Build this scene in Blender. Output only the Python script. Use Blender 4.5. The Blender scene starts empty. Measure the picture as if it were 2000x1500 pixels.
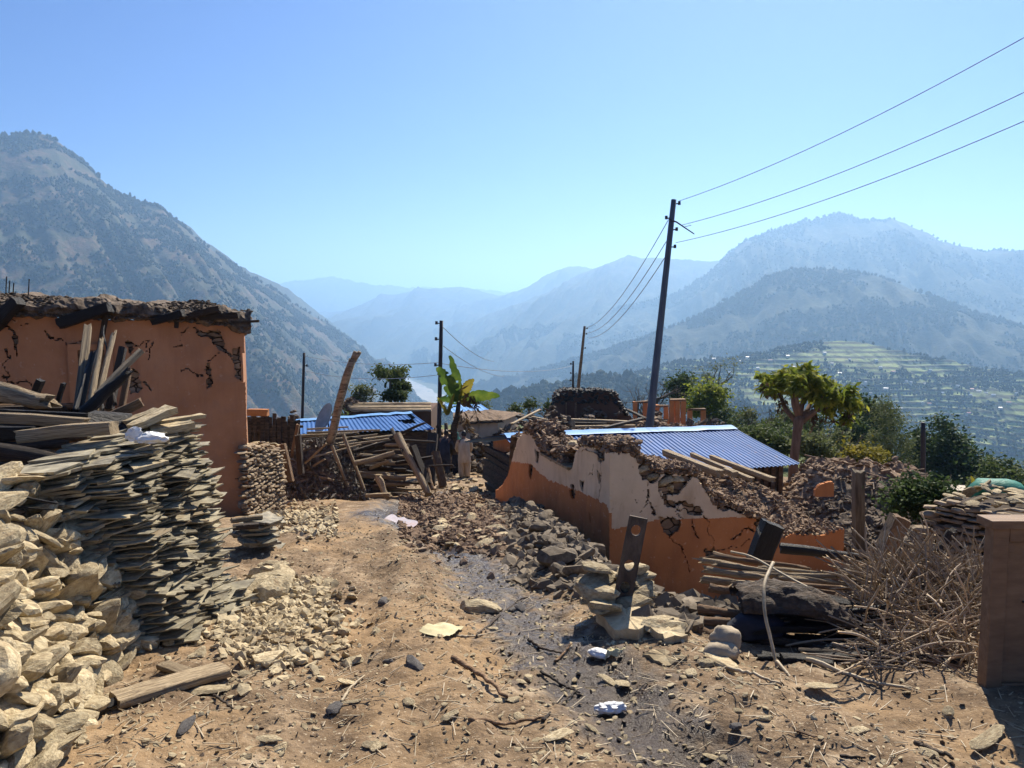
import bpy, math, random
import numpy as np
from mathutils import Vector, Matrix, noise
R = math.radians
rng = np.random.default_rng(7)
random.seed(7)
scene = bpy.context.scene
COL = scene.collection

# ------------------------------------------------------------------ view helpers
F_PX = 1500.0
PITCH = math.atan(130 / 1500)
CP, SP = math.cos(PITCH), math.sin(PITCH)
def ray(px, py):
    cx, cy = (px - 1000) / F_PX, -(py - 750) / F_PX
    return np.array([cx, CP + cy * SP, -SP + cy * CP])
def at(px, py, Y):
    d = ray(px, py)
    return d * (Y / d[1])
def sstep(a, b, x):
    t = np.clip((np.asarray(x, float) - a) / (b - a), 0, 1)
    return t * t * (3 - 2 * t)

# ------------------------------------------------------------------ vector noise (numpy)
_perm = rng.permutation(512)
def _hash(ix, iy):
    return _perm[(_perm[ix & 511] + iy) & 511] / 511.0
def vnoise(x, y):
    x = np.asarray(x, float); y = np.asarray(y, float)
    ix = np.floor(x).astype(int); iy = np.floor(y).astype(int)
    fx = x - ix; fy = y - iy
    fx = fx * fx * fx * (fx * (fx * 6 - 15) + 10); fy = fy * fy * fy * (fy * (fy * 6 - 15) + 10)
    a = _hash(ix, iy); b = _hash(ix + 1, iy); c = _hash(ix, iy + 1); d = _hash(ix + 1, iy + 1)
    return (a + (b - a) * fx + (c - a) * fy + (a - b - c + d) * fx * fy) * 2 - 1
def fbm(x, y, oct=4, gain=0.5):
    s = 0; a = 1.0; x = np.asarray(x, float); y = np.asarray(y, float)
    for k in range(oct):
        s = s + a * vnoise(x + 17.3 * k, y - 9.1 * k); a *= gain; x = x * 2.03; y = y * 2.03
    return s
def ridged(x, y, oct=4, gain=0.5):
    s = 0; a = 1.0; x = np.asarray(x, float); y = np.asarray(y, float)
    for k in range(oct):
        s = s + a * (1 - np.abs(vnoise(x + 31.7 * k, y + 5.3 * k))) ; a *= gain; x = x * 2.07; y = y * 2.07
    return s

# ------------------------------------------------------------------ mesh helpers
class Acc:
    def __init__(s): s.V = []; s.F = {}; s.n = 0
    def add(s, V, F, mi=0):
        V = np.asarray(V, float).reshape(-1, 3)
        if not isinstance(F, (list, tuple)) or (len(F) and not isinstance(F[0], np.ndarray)):
            F = [np.asarray(F, int)]
        for f in F:
            if len(f) == 0: continue
            s.F.setdefault(f.shape[1], []).append((f + s.n, np.full(len(f), mi)))
        s.V.append(V); s.n += len(V)
    def mesh(s, name, smooth=False, off=None):
        V = np.concatenate(s.V) if s.V else np.zeros((0, 3))
        if off is not None: V = V - np.asarray(off)
        me = bpy.data.meshes.new(name)
        me.vertices.add(len(V)); me.vertices.foreach_set('co', V.astype(np.float32).ravel())
        idx = []; tot = []; mi = []
        for k, lst in s.F.items():
            f = np.concatenate([a for a, b in lst]); m = np.concatenate([b for a, b in lst])
            idx.append(f.ravel()); tot.append(np.full(len(f), k)); mi.append(m)
        if idx:
            idx = np.concatenate(idx); tot = np.concatenate(tot); mi = np.concatenate(mi)
            me.loops.add(len(idx)); me.loops.foreach_set('vertex_index', idx.astype(np.int32))
            me.polygons.add(len(tot))
            st = np.concatenate([[0], np.cumsum(tot)[:-1]])
            me.polygons.foreach_set('loop_start', st.astype(np.int32))
            me.polygons.foreach_set('loop_total', tot.astype(np.int32))
            me.polygons.foreach_set('material_index', mi.astype(np.int32))
            me.polygons.foreach_set('use_smooth', np.full(len(tot), bool(smooth)))
        me.update(calc_edges=True); me.validate()
        return me
def link(name, me, mats=(), parent=None):
    o = bpy.data.objects.new(name, me); COL.objects.link(o)
    if me is not None:
        for m in (mats if isinstance(mats, (list, tuple)) else [mats]):
            if len(me.materials) < 8: me.materials.append(m)
    if parent is not None: o.parent = parent
    return o
def tag(o, label=None, cat=None, group=None, kind=None):
    if label: o['label'] = label
    if cat: o['category'] = cat
    if group: o['group'] = group
    if kind: o['kind'] = kind
    return o
def empty(name, label, cat, loc, group=None):
    o = bpy.data.objects.new(name, None); COL.objects.link(o)
    o.location = tuple(loc); o.empty_display_size = .2
    return tag(o, label, cat, group)
def part(name, acc, mats, parent, smooth=False, label=None, top=None):
    """part built in world coordinates under a (possibly nested) unrotated parent"""
    off = np.array((top or parent).location)
    o = link(name, acc.mesh(name, smooth, off), mats, parent)
    if label: o['label'] = label
    return o
def solo(name, acc, mats, label, cat, group=None, smooth=False, kind=None):
    V = np.concatenate(acc.V); c = np.array([(V[:, 0].min() + V[:, 0].max()) / 2, (V[:, 1].min() + V[:, 1].max()) / 2, V[:, 2].min()])
    o = link(name, acc.mesh(name, smooth, c), mats); o.location = tuple(c)
    return tag(o, label, cat, group, kind)

BOXF = np.array([[0, 1, 3, 2], [4, 6, 7, 5], [0, 4, 5, 1], [2, 3, 7, 6], [0, 2, 6, 4], [1, 5, 7, 3]])
def box_pts(p0, p1):
    x0, y0, z0 = p0; x1, y1, z1 = p1
    return np.array([[x, y, z] for x in (x0, x1) for y in (y0, y1) for z in (z0, z1)], float)
def hexa(acc, q, h, mi=0):
    """prism on quad q (4x3, ccw) raised by vector h"""
    q = np.asarray(q, float); V = np.vstack([q, q + np.asarray(h)])
    acc.add(V, np.array([[3, 2, 1, 0], [4, 5, 6, 7], [0, 1, 5, 4], [1, 2, 6, 5], [2, 3, 7, 6], [3, 0, 4, 7]]), mi)
def frame_of(d, up=(0, 0, 1)):
    d = np.asarray(d, float); d = d / np.linalg.norm(d)
    u = np.asarray(up, float)
    if abs(d @ u) > .98: u = np.array([1., 0, 0])
    s = np.cross(u, d); s /= np.linalg.norm(s); t = np.cross(d, s)
    return d, s, t
def bar(acc, p0, p1, w, h, up=(0, 0, 1), mi=0, jit=0):
    p0 = np.asarray(p0, float); p1 = np.asarray(p1, float)
    d, s, t = frame_of(p1 - p0, up)
    V = []
    for p in (p0, p1):
        for a in (-.5, .5):
            for b in (-.5, .5): V.append(p + s * a * w + t * b * h)
    V = np.array(V)
    if jit: V = V + rng.normal(0, jit, V.shape)
    acc.add(V, BOXF, mi)
def tube(acc, pts, rad, n=8, mi=0, cap=True, jit=0.0):
    pts = np.asarray(pts, float); m = len(pts)
    rad = np.broadcast_to(np.asarray(rad, float), (m,))
    V = []; prev = None
    ang = np.arange(n) * 2 * math.pi / n
    for i in range(m):
        d = pts[min(i + 1, m - 1)] - pts[max(i - 1, 0)]
        d = d / (np.linalg.norm(d) + 1e-9)
        if prev is None: _, s, t = frame_of(d)
        else:
            s = prev - d * (prev @ d); s /= (np.linalg.norm(s) + 1e-9); t = np.cross(d, s)
        prev = s
        rr = rad[i] * (1 + (rng.normal(0, jit, n) if jit else 0))
        V.append(pts[i] + np.outer(np.cos(ang) * rr, s) + np.outer(np.sin(ang) * rr, t))
    V = np.concatenate(V)
    i, k = np.meshgrid(np.arange(m - 1), np.arange(n), indexing='ij'); i = i.ravel(); k = k.ravel()
    F = [np.stack([i * n + k, i * n + (k + 1) % n, (i + 1) * n + (k + 1) % n, (i + 1) * n + k], 1)]
    if cap:
        V = np.vstack([V, pts[0], pts[-1]]); a = m * n; k = np.arange(n)
        F.append(np.vstack([np.stack([np.full(n, a), (k + 1) % n, k], 1), np.stack([np.full(n, a + 1), (m - 1) * n + k, (m - 1) * n + (k + 1) % n], 1)]))
    acc.add(V, F, mi)
def grid_faces(nu, nv):
    i, j = np.meshgrid(np.arange(nu - 1), np.arange(nv - 1), indexing='ij'); i = i.ravel(); j = j.ravel()
    return np.stack([i * nv + j, (i + 1) * nv + j, (i + 1) * nv + j + 1, i * nv + j + 1], 1)
def ico(sub):
    import bmesh
    bm = bmesh.new(); bmesh.ops.create_icosphere(bm, subdivisions=sub, radius=1)
    V = np.array([v.co[:] for v in bm.verts]); F = np.array([[v.index for v in f.verts] for f in bm.faces]); bm.free()
    return V, F
ICO = {k: ico(k) for k in (1, 2, 3)}
def rotm(rx, ry, rz):
    return np.array(Matrix.Rotation(rz, 3, 'Z') @ Matrix.Rotation(ry, 3, 'Y') @ Matrix.Rotation(rx, 3, 'X'))
def rock(sub=3, n=11, flat=.6, rough=.05):
    """angular stone: sphere cut by random planes, then roughened"""
    V, F = ICO[sub]
    N = rng.normal(0, 1, (n, 3)); N /= np.linalg.norm(N, axis=1)[:, None]
    D = rng.uniform(.5, .9, n)
    N = np.vstack([N, [[0, 0, 1], [0, 0, -1]]]); D = np.concatenate([D, rng.uniform(.35, .6, 2)])
    dots = V @ N.T
    r = np.where(dots > .05, D / np.maximum(dots, .05), 9).min(1)
    r = np.minimum(r, 1.0)
    W = V * r[:, None]
    if rough:
        k = np.array([noise.fractal(Vector(p * 2.2 + 5), 1.0, 2.0, 4) for p in W])
        W = W * (1 + rough * k[:, None])
    W = W * np.array([1, rng.uniform(.65, .95), flat])
    return W, F

# scatter many copies of small templates into one mesh (for stuff)
def scatter(acc, temps, P, S, mi=0, tilt=.6, normal=None, sq=None):
    P = np.asarray(P, float); S = np.asarray(S, float)
    which = rng.integers(0, len(temps), len(P))
    for t, (V, F) in enumerate(temps):
        I = np.where(which == t)[0]
        if not len(I): continue
        n = len(I)
        a = rng.uniform(0, 2 * math.pi, n); b = rng.normal(0, tilt, n); c = rng.normal(0, tilt, n)
        ca, sa, cb, sb, cc, sc = np.cos(a), np.sin(a), np.cos(b), np.sin(b), np.cos(c), np.sin(c)
        W = V[None] * (S[I][:, None, None] if S.ndim == 1 else S[I][:, None, :])
        x, y, z = W[..., 0], W[..., 1], W[..., 2]
        y, z = y * cb[:, None] - z * sb[:, None], y * sb[:, None] + z * cb[:, None]
        x, z = x * cc[:, None] + z * sc[:, None], -x * sc[:, None] + z * cc[:, None]
        x, y = x * ca[:, None] - y * sa[:, None], x * sa[:, None] + y * ca[:, None]
        W = np.stack([x, y, z], -1) + P[I][:, None, :]
        FF = (F[None] + (np.arange(n) * len(V))[:, None, None]).reshape(-1, F.shape[1])
        acc.add(W.reshape(-1, 3), [FF], mi)

# ------------------------------------------------------------------ materials
def _n(nt, t, **kw):
    n = nt.nodes.new(t)
    for k, v in kw.items():
        if k.startswith('i_'): n.inputs[k[2:].replace('_', ' ')].default_value = v
        else: setattr(n, k, v)
    return n
def lin(c):
    return tuple(((x / 255) / 12.92 if x / 255 < .04045 else ((x / 255 + .055) / 1.055) ** 2.4) for x in c)
def mat(name, cols, scale=4.0, stretch=(1, 1, 1), rough=.9, bump=.3, bscale=None, rand=0.0, detail=6, spec=.3, coord='Object', bdist=.02, layers=(), metal=0.0, trans=0.0, attr=None, rough2=None, attr_noise=None, alpha=None):
    """cols: list of (pos, linear rgb) for a noise-driven ramp. layers: (scale, stretch, lo, hi, rgb, strength) blotches."""
    m = bpy.data.materials.new(name); m.use_nodes = True; nt = m.node_tree; L = nt.links
    nt.nodes.clear()
    out = _n(nt, 'ShaderNodeOutputMaterial'); b = _n(nt, 'ShaderNodeBsdfPrincipled')
    L.new(b.outputs[0], out.inputs[0])
    b.inputs['Roughness'].default_value = rough; b.inputs['Specular IOR Level'].default_value = spec; b.inputs['Metallic'].default_value = metal
    tc = _n(nt, 'ShaderNodeTexCoord')
    info = _n(nt, 'ShaderNodeObjectInfo')
    def coords(st):
        mp = _n(nt, 'ShaderNodeMapping'); mp.inputs['Scale'].default_value = st
        L.new(tc.outputs[coord], mp.inputs['Vector'])
        if rand:
            vm = _n(nt, 'ShaderNodeVectorMath', operation='MULTIPLY_ADD')
            L.new(info.outputs['Random'], vm.inputs[0]); vm.inputs[1].default_value = (37.1, 11.7, 23.9); L.new(mp.outputs[0], vm.inputs[2])
            return vm.outputs[0]
        return mp.outputs[0]
    nz = _n(nt, 'ShaderNodeTexNoise'); nz.inputs['Scale'].default_value = scale; nz.inputs['Detail'].default_value = detail; nz.inputs['Roughness'].default_value = .62
    c0 = coords(stretch); L.new(c0, nz.inputs['Vector'])
    rp = _n(nt, 'ShaderNodeValToRGB'); L.new(nz.outputs['Fac'], rp.inputs[0])
    el = rp.color_ramp.elements
    while len(el) < len(cols): el.new(.5)
    for e, (p, c) in zip(el, cols): e.position = p; e.color = (*c, 1)
    col = rp.outputs[0]
    for (sc, st, lo, hi, rgb, amt) in layers:
        n2 = _n(nt, 'ShaderNodeTexNoise'); n2.inputs['Scale'].default_value = sc; n2.inputs['Detail'].default_value = 5; n2.inputs['Roughness'].default_value = .6
        L.new(coords(st), n2.inputs['Vector'])
        mr = _n(nt, 'ShaderNodeMapRange'); mr.inputs[1].default_value = lo; mr.inputs[2].default_value = hi; mr.inputs[4].default_value = amt
        L.new(n2.outputs['Fac'], mr.inputs[0])
        mx = _n(nt, 'ShaderNodeMix', data_type='RGBA'); L.new(mr.outputs[0], mx.inputs[0]); L.new(col, mx.inputs[6]); mx.inputs[7].default_value = (*rgb, 1)
        col = mx.outputs[2]
    if attr:   # a stain stored per vertex
        aname, rgb, rg = attr
        at_ = _n(nt, 'ShaderNodeAttribute', attribute_name=aname)
        fac = at_.outputs['Fac']
        if attr_noise:
            n3 = _n(nt, 'ShaderNodeTexNoise'); n3.inputs['Scale'].default_value = attr_noise; n3.inputs['Detail'].default_value = 6; L.new(tc.outputs[coord], n3.inputs['Vector'])
            ad = _n(nt, 'ShaderNodeMath', operation='ADD'); L.new(n3.outputs['Fac'], ad.inputs[0]); L.new(fac, ad.inputs[1])
            mr = _n(nt, 'ShaderNodeMapRange'); mr.inputs[1].default_value = .88; mr.inputs[2].default_value = 1.22
            L.new(ad.outputs[0], mr.inputs[0]); fac = mr.outputs[0]
        mx = _n(nt, 'ShaderNodeMix', data_type='RGBA'); L.new(fac, mx.inputs[0]); L.new(col, mx.inputs[6]); mx.inputs[7].default_value = (*rgb, 1)
        col = mx.outputs[2]
        mr2 = _n(nt, 'ShaderNodeMapRange'); mr2.inputs[3].default_value = rough; mr2.inputs[4].default_value = rg
        L.new(fac, mr2.inputs[0]); L.new(mr2.outputs[0], b.inputs['Roughness'])
    if rand:
        mr = _n(nt, 'ShaderNodeMapRange'); mr.inputs[3].default_value = 1 - rand; mr.inputs[4].default_value = 1 + rand
        L.new(info.outputs['Random'], mr.inputs[0])
        mm = _n(nt, 'ShaderNodeVectorMath', operation='SCALE'); L.new(col, mm.inputs[0]); L.new(mr.outputs[0], mm.inputs['Scale'])
        col = mm.outputs[0]
    L.new(col, b.inputs['Base Color'])
    if bump:
        bn = _n(nt, 'ShaderNodeTexNoise'); bn.inputs['Scale'].default_value = bscale or scale * 3; bn.inputs['Detail'].default_value = 8; bn.inputs['Roughness'].default_value = .65
        L.new(c0, bn.inputs['Vector'])
        bp = _n(nt, 'ShaderNodeBump'); bp.inputs['Strength'].default_value = bump; bp.inputs['Distance'].default_value = bdist
        L.new(bn.outputs['Fac'], bp.inputs['Height']); L.new(bp.outputs[0], b.inputs['Normal'])
    if trans:
        tl = _n(nt, 'ShaderNodeBsdfTranslucent'); L.new(col, tl.inputs[0])
        ms = _n(nt, 'ShaderNodeMixShader'); ms.inputs[0].default_value = trans
        L.new(b.outputs[0], ms.inputs[1]); L.new(tl.outputs[0], ms.inputs[2]); L.new(ms.outputs[0], out.inputs[0])
    return m

# ------------------------------------------------------------------ camera, light, sky, render
cam = bpy.data.objects.new('camera', bpy.data.cameras.new('camera')); COL.objects.link(cam)
cam.data.sensor_width = 36; cam.data.lens = 27.0; cam.data.clip_start = .05; cam.data.clip_end = 200000
cam.location = (0, 0, 0); cam.rotation_euler = (math.pi / 2 - PITCH, 0, 0)
scene.camera = cam
SUN_EL, SUN_AZ = R(44), R(21)      # azimuth to the right of straight ahead
sun = bpy.data.objects.new('sun', bpy.data.lights.new('sun', 'SUN')); COL.objects.link(sun)
sun.data.energy = 5.0; sun.data.angle = R(.53); sun.data.color = (1, .91, .77)
SD = Vector((math.sin(SUN_AZ) * math.cos(SUN_EL), math.cos(SUN_AZ) * math.cos(SUN_EL), math.sin(SUN_EL)))
sun.rotation_euler = SD.to_track_quat('Z', 'Y').to_euler(); sun.location = (0, 0, 60)
w = bpy.data.worlds.new('World'); scene.world = w; w.use_nodes = True
nt = w.node_tree; nt.nodes.clear()
sky = _n(nt, 'ShaderNodeTexSky'); sky.sky_type = 'NISHITA'; sky.sun_disc = False
sky.sun_elevation = SUN_EL; sky.sun_rotation = SUN_AZ; sky.altitude = 1500; sky.air_density = 1.0; sky.dust_density = .7; sky.ozone_density = 3.0
bg = _n(nt, 'ShaderNodeBackground'); bg.inputs[1].default_value = .058
hs = _n(nt, 'ShaderNodeHueSaturation'); hs.inputs['Saturation'].default_value = 1.3; hs.inputs['Hue'].default_value = .517; nt.links.new(sky.outputs[0], hs.inputs['Color'])
wo = _n(nt, 'ShaderNodeOutputWorld'); nt.links.new(hs.outputs[0], bg.inputs[0]); nt.links.new(bg.outputs[0], wo.inputs[0])
vs = scene.view_settings; scene.display_settings.display_device = 'sRGB'
vs.view_transform = 'Standard'; vs.look = 'None'; vs.gamma = 1; vs.exposure = 1.0
scene.cycles.use_denoising = True; scene.cycles.max_bounces = 5; scene.cycles.diffuse_bounces = 3; scene.cycles.glossy_bounces = 2
scene.cycles.transmission_bounces = 3; scene.cycles.volume_bounces = 2; scene.cycles.transparent_max_bounces = 4
scene.cycles.sample_clamp_indirect = 6
# ------------------------------------------------------------------ the near ground
PY_ = np.array([-6, 0, 5, 10, 15, 19, 31, 45, 70, 110, 150, 250, 420])
PZ_ = np.array([-1.3, -1.6, -2.1, -2.85, -3.85, -4.5, -6.5, -7.0, -9.8, -15.5, -24, -80, -190.])
EY_ = np.array([0, 3.5, 4.4, 5.0, 5.4, 6.0, 7.0, 10, 14.8, 18, 22])
EX_ = np.array([9, 4.2, 2.2, 1.45, 1.15, .75, .35, .15, -.2, .1, 1.0])
MUD = np.array([[1.15, 2.6], [.75, 3.3], [.38, 4.2], [.16, 5.0], [-.02, 6.0], [-.55, 8.5], [-1.2, 10.5], [-2.2, 14.5], [-2.3, 17.5], [-1.5, 20]])
TRK = [np.array([[-.75, 2.2], [-.95, 4.2], [-1.2, 6.5], [-1.75, 9.5], [-2.6, 13]]), np.array([[.25, 2.2], [-.1, 4.2], [-.45, 6.5], [-.95, 9.5], [-1.7, 13]])]
def seg_dist(x, y, P):
    d = np.full(np.shape(x), 1e9)
    for a, b in zip(P[:-1], P[1:]):
        ab = b - a; t = np.clip(((x - a[0]) * ab[0] + (y - a[1]) * ab[1]) / (ab @ ab), 0, 1)
        d = np.minimum(d, np.hypot(x - a[0] - t * ab[0], y - a[1] - t * ab[1]))
    return d
def G(x, y, fine=False):
    x = np.asarray(x, float); y = np.asarray(y, float)
    z = np.interp(y, PY_, PZ_)
    ex = np.interp(y, EY_, EX_)
    drop = 1.3 * sstep(5.2, 8.5, y) * (1 - sstep(15, 20, y) * .9)
    z = z - drop * sstep(0, 1.5, x - ex)
    z = z + .25 * sstep(4.5, 9, x) * sstep(3, 6, y) * (1 - sstep(16, 30, y))
    # the spoil heap and ruts on the lane
    z = z + .34 * np.exp(-((x + 1.1) / .8) ** 2 - ((y - 15.0) / 1.7) ** 2) + .12 * np.exp(-((x + .1) / .5) ** 2 - ((y - 12.6) / 1.8) ** 2)
    z = z - .07 * np.exp(-(seg_dist(x, y, MUD) / .35) ** 2) + .05 * np.exp(-((seg_dist(x, y, MUD) - .7) / .3) ** 2)
    # village ridge falls away to both sides and at its end
    z = z - sstep(16, 130, np.abs(x - 4)) * 42 - sstep(60, 300, np.abs(x)) * 70
    z = z - sstep(8, 40, x) * sstep(18, 50, y) * 7
    z = z + .05 * fbm(x * .9, y * .9, 3) + .6 * fbm(x * .05, y * .05, 3) * sstep(20, 50, y)
    z = z + .018 * fbm(x * 5, y * 5, 3)
    if fine:
        near = 1 - sstep(9, 18, y)
        for T_ in TRK:
            dt = seg_dist(x + .06 * fbm(x * 2, y * 2, 2), y, T_); z = z + near * (-.05 * np.exp(-(dt / .13) ** 2) + .028 * np.exp(-((dt - .24) / .09) ** 2)) * (.6 + .5 * fbm(x * .7, y * 1.3, 2))
        m = np.exp(-(seg_dist(x, y, MUD) / .45) ** 2); z = z + near * .03 * (ridged(x * 1.3 + y * .2, y * .55, 3) - 1)
        z = z + near * (.010 * fbm(x * 17, y * 17, 3) + m * .016 * ridged(x * 9, y * 9, 2) - m * .02)
    return z
def gp(px, py, lift=0.0):
    d = ray(px, py); d = d / d[1]
    Y = np.concatenate([np.arange(1.5, 30, .03), np.arange(30, 250, .25)])
    z = G(d[0] * Y, Y); k = np.where(d[2] * Y < z)[0]
    k = k[0] if len(k) else len(Y) - 1
    y = Y[k]
    return np.array([d[0] * y, y, float(G(d[0] * y, y, True)) + lift])

def gpv(px, py, lift=0.0):
    px = np.asarray(px, float); py = np.asarray(py, float)
    out = np.zeros((len(px), 3)); done = np.zeros(len(px), bool)
    cx, cy = (px - 1000) / F_PX, -(py - 750) / F_PX
    d = np.stack([cx, CP + cy * SP, -SP + cy * CP], 1); d = d / d[:, 1:2]
    for Y in np.concatenate([np.arange(1.5, 24, .04), np.arange(24, 120, .3)]):
        I = np.where(~done)[0]
        if not len(I): break
        z = G(d[I, 0] * Y, np.full(len(I), Y)); k = I[d[I, 2] * Y < z]
        out[k] = d[k] * Y; done[k] = True
    out[:, 2] = G(out[:, 0], out[:, 1], True) + lift
    return out[done]
earth = (.23, .15, .082)
M_ground = mat('ground_dirt', [(.26, (.09, .060, .034)), (.45, (.185, .125, .072)), (.62, (.285, .202, .122)), (.8, (.43, .335, .22))], scale=3.2, rough=.95, bump=.75, bscale=22, bdist=.03, detail=9, coord='Object',
    layers=[(26, (1, 1, 1), .52, .64, (.085, .056, .033), .8), (1.7, (1, 1, 1), .5, .63, (.125, .082, .048), .7), (2.9, (1, 1, 1), .56, .68, (.50, .39, .26), .55), (55, (1, 1, 1), .60, .68, (.52, .42, .29), .8), (.7, (1, 1, 1), .5, .62, (.36, .235, .12), .6)], attr=('wet', (.05, .034, .023), .3), spec=.2, attr_noise=7)
M_grassy = mat('grassy_slope', [(.3, (.030, .042, .016)), (.5, (.075, .095, .028)), (.68, (.15, .17, .05)), (.85, (.20, .16, .085))], scale=.35, rough=1, bump=.6, bscale=4, bdist=.1)
def build_ground():
    xs = np.unique(np.concatenate([np.linspace(-420, -40, 26), np.linspace(-40, -8, 40), np.linspace(-8, -3.4, 40), np.linspace(-3.4, 4.2, 250), np.linspace(4.2, 14, 70), np.linspace(14, 60, 46), np.linspace(60, 420, 26)]))
    ys = np.unique(np.concatenate([np.linspace(-60, -4, 12), np.linspace(-4, 1.8, 20), np.linspace(1.8, 8.5, 230), np.linspace(8.5, 22, 170), np.linspace(22, 60, 90), np.linspace(60, 420, 70)]))
    X, Y = np.meshgrid(xs, ys, indexing='ij')
    Z = G(X, Y, True)
    a = Acc(); a.add(np.stack([X, Y, Z], -1).reshape(-1, 3), grid_faces(len(xs), len(ys)))
    me = a.mesh('ground', True)
    wet = np.exp(-(seg_dist(X, Y, MUD) / (.36 + .03 * Y)) ** 2) * .80 + .12 * fbm(X * 1.1, Y * 1.1, 2)
    wet = wet * (1 - sstep(20, 26, Y)) + .5 * np.exp(-((X + 1.6) / 1.2) ** 2 - ((Y - 13.5) / 2.0) ** 2)
    at_ = me.attributes.new('wet', 'FLOAT', 'POINT'); at_.data.foreach_set('value', np.clip(wet, 0, 1).ravel().astype(np.float32))
    o = link('ground', me, [M_ground, M_grassy]); o['kind'] = 'structure'
    ctr = np.stack([(X[1:, 1:] + X[:-1, :-1]) / 2, (Y[1:, 1:] + Y[:-1, :-1]) / 2], -1).reshape(-1, 2)
    gm = ((ctr[:, 1] > 33 + 3 * fbm(ctr[:, 0] * .2, ctr[:, 1] * .2, 2)) & (ctr[:, 0] > 7)) | (ctr[:, 1] > 62) | (np.abs(ctr[:, 0]) > 30)
    me.polygons.foreach_set('material_index', gm.astype(np.int32))
build_ground()

# valley floor to the horizon, and the river
M_valley = mat('valley_soil', [(.3, (.05, .07, .035)), (.6, (.12, .12, .07))], scale=.004, rough=1, bump=0)
ZV = -490.0
a = Acc(); xs = np.array([-90000, -30000, -8000, -3000, 0, 3000, 8000, 30000, 90000.]); ys = np.array([-20000, -3000, 0, 2500, 6000, 12000, 30000, 120000.])
X, Y = np.meshgrid(xs, ys, indexing='ij'); a.add(np.stack([X, Y, X * 0 + ZV], -1).reshape(-1, 3), grid_faces(len(xs), len(ys)))
o = link('valley_floor', a.mesh('valley_floor'), M_valley); o['kind'] = 'structure'
M_bed = mat('river_gravel', [(.35, (.22, .21, .19)), (.55, (.34, .32, .29)), (.62, (.16, .19, .2))], scale=.006, stretch=(1, .3, 1), rough=.75, bump=0)
def vfl(px, py, z):
    d = ray(px, py); return d * (z / d[2])
a = Acc(); cen = [(905, 806, 40), (850, 778, 60), (815, 764, 62), (785, 746, 46), (770, 730, 26), (776, 714, 34), (772, 702, 44), (752, 692, 50), (735, 686, 40), (718, 678, 30), (700, 668, 20)]
V = []
t = np.linspace(0, len(cen) - 1, 60); C_ = np.array(cen, float)
cx = np.interp(t, range(len(cen)), C_[:, 0]); cy = np.interp(t, range(len(cen)), C_[:, 1]); cw = np.interp(t, range(len(cen)), C_[:, 2])
for i in range(60):
    jl, jr = rng.uniform(.8, 1.25, 2)
    V += [vfl(cx[i] - cw[i] * .5 * jl, cy[i], ZV + 6), vfl(cx[i] + cw[i] * .5 * jr, cy[i], ZV + 6)]
a.add(V, grid_faces(60, 2)); o = link('river', a.mesh('river'), M_bed); o['kind'] = 'structure'

# ------------------------------------------------------------------ the mountains
def ridge(name, crest, foot, m, nu=160, nv=60, amp=60, uscale=300, vscale=1.0, lean=0.0, back=1200, prof=1.0, seed=0, step=0, crest_j=6, smooth=True):
    """crest: list of (px, py, distance); foot: (depth run toward the viewer, foot z). Front slope carries spurs and gullies."""
    C = np.array([at(px, py, Y) for px, py, Y in crest])
    s = np.concatenate([[0], np.cumsum(np.linalg.norm(np.diff(C, axis=0), axis=1))])
    uu = np.linspace(0, s[-1], nu)
    P = np.stack([np.interp(uu, s, C[:, k]) for k in range(3)], 1)
    P[:, 2] += crest_j * fbm(uu / 90 + seed, uu * 0 + seed, 4)
    run, zf = foot
    v = np.linspace(0, 1, nv) ** 1.15
    Ug, Vg = np.meshgrid(uu, v, indexing='ij')
    hz = P[:, 2][:, None] - zf
    run = run * np.clip(hz / hz.max() * 1.25, .08, 1)
    X = P[:, 0][:, None] + lean * Vg * run; Yy = P[:, 1][:, None] - run * Vg
    Z = P[:, 2][:, None] - hz * Vg ** prof
    sc = uscale
    warp = .35 * fbm(Ug / sc * .6 + seed, Vg * 2 + seed, 2)
    g = ridged(Ug / sc + warp + seed * 3.1, Vg * vscale + seed, 4, .55) - 1.0
    sm = np.minimum(1, Vg * 5) * np.minimum(1, (1 - Vg) * 4 + .2)
    Z = Z + amp * g * sm + amp * .12 * fbm(Ug / 45 + seed, Vg * 14 + seed, 3) * np.minimum(1, Vg * 6)
    if step:
        q = Z / step; fr = q - np.floor(q); k = sstep(.55, 1.0, fr)
        ter = (np.floor(q) + k) * step
        tm = sstep(-.25, .2, fbm(X / 260 + 3, Yy / 260, 2))
        Z = Z * (1 - tm) + ter * tm
    nb = 7; vb = np.linspace(1, 0, nb + 1)[:-1]
    XB = P[:, 0][:, None] + 0 * vb; YB = P[:, 1][:, None] + back * vb; ZB = P[:, 2][:, None] - (hz * 1.1) * vb
    V = np.stack([np.concatenate([XB, X], 1), np.concatenate([YB, Yy], 1), np.concatenate([ZB, Z], 1)], -1)
    a = Acc(); a.add(V.reshape(-1, 3), grid_faces(nu, nv + nb)[:, ::-1])
    o = link(name, a.mesh(name, smooth), m); o['kind'] = 'structure'
    return np.stack([X, Yy, Z], -1)
M_left = mat('mountain_scrub', [(.32, (.030, .040, .020)), (.47, (.062, .064, .034)), (.58, (.12, .082, .05)), (.76, (.19, .125, .08))], scale=.011, stretch=(1, 1, .6), rough=1, bump=.9, bscale=.06, bdist=12, detail=9,
    layers=[(.05, (1, 1, 1), .52, .60, (.045, .058, .03), .8)])
M_hill = mat('mountain_forest', [(.32, (.020, .030, .016)), (.5, (.040, .048, .025)), (.7, (.08, .075, .045))], scale=.008, rough=1, bump=.9, bscale=.05, bdist=12, detail=9, layers=[(.03, (1, 1, 1), .56, .64, (.095, .09, .052), .6)])
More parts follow.
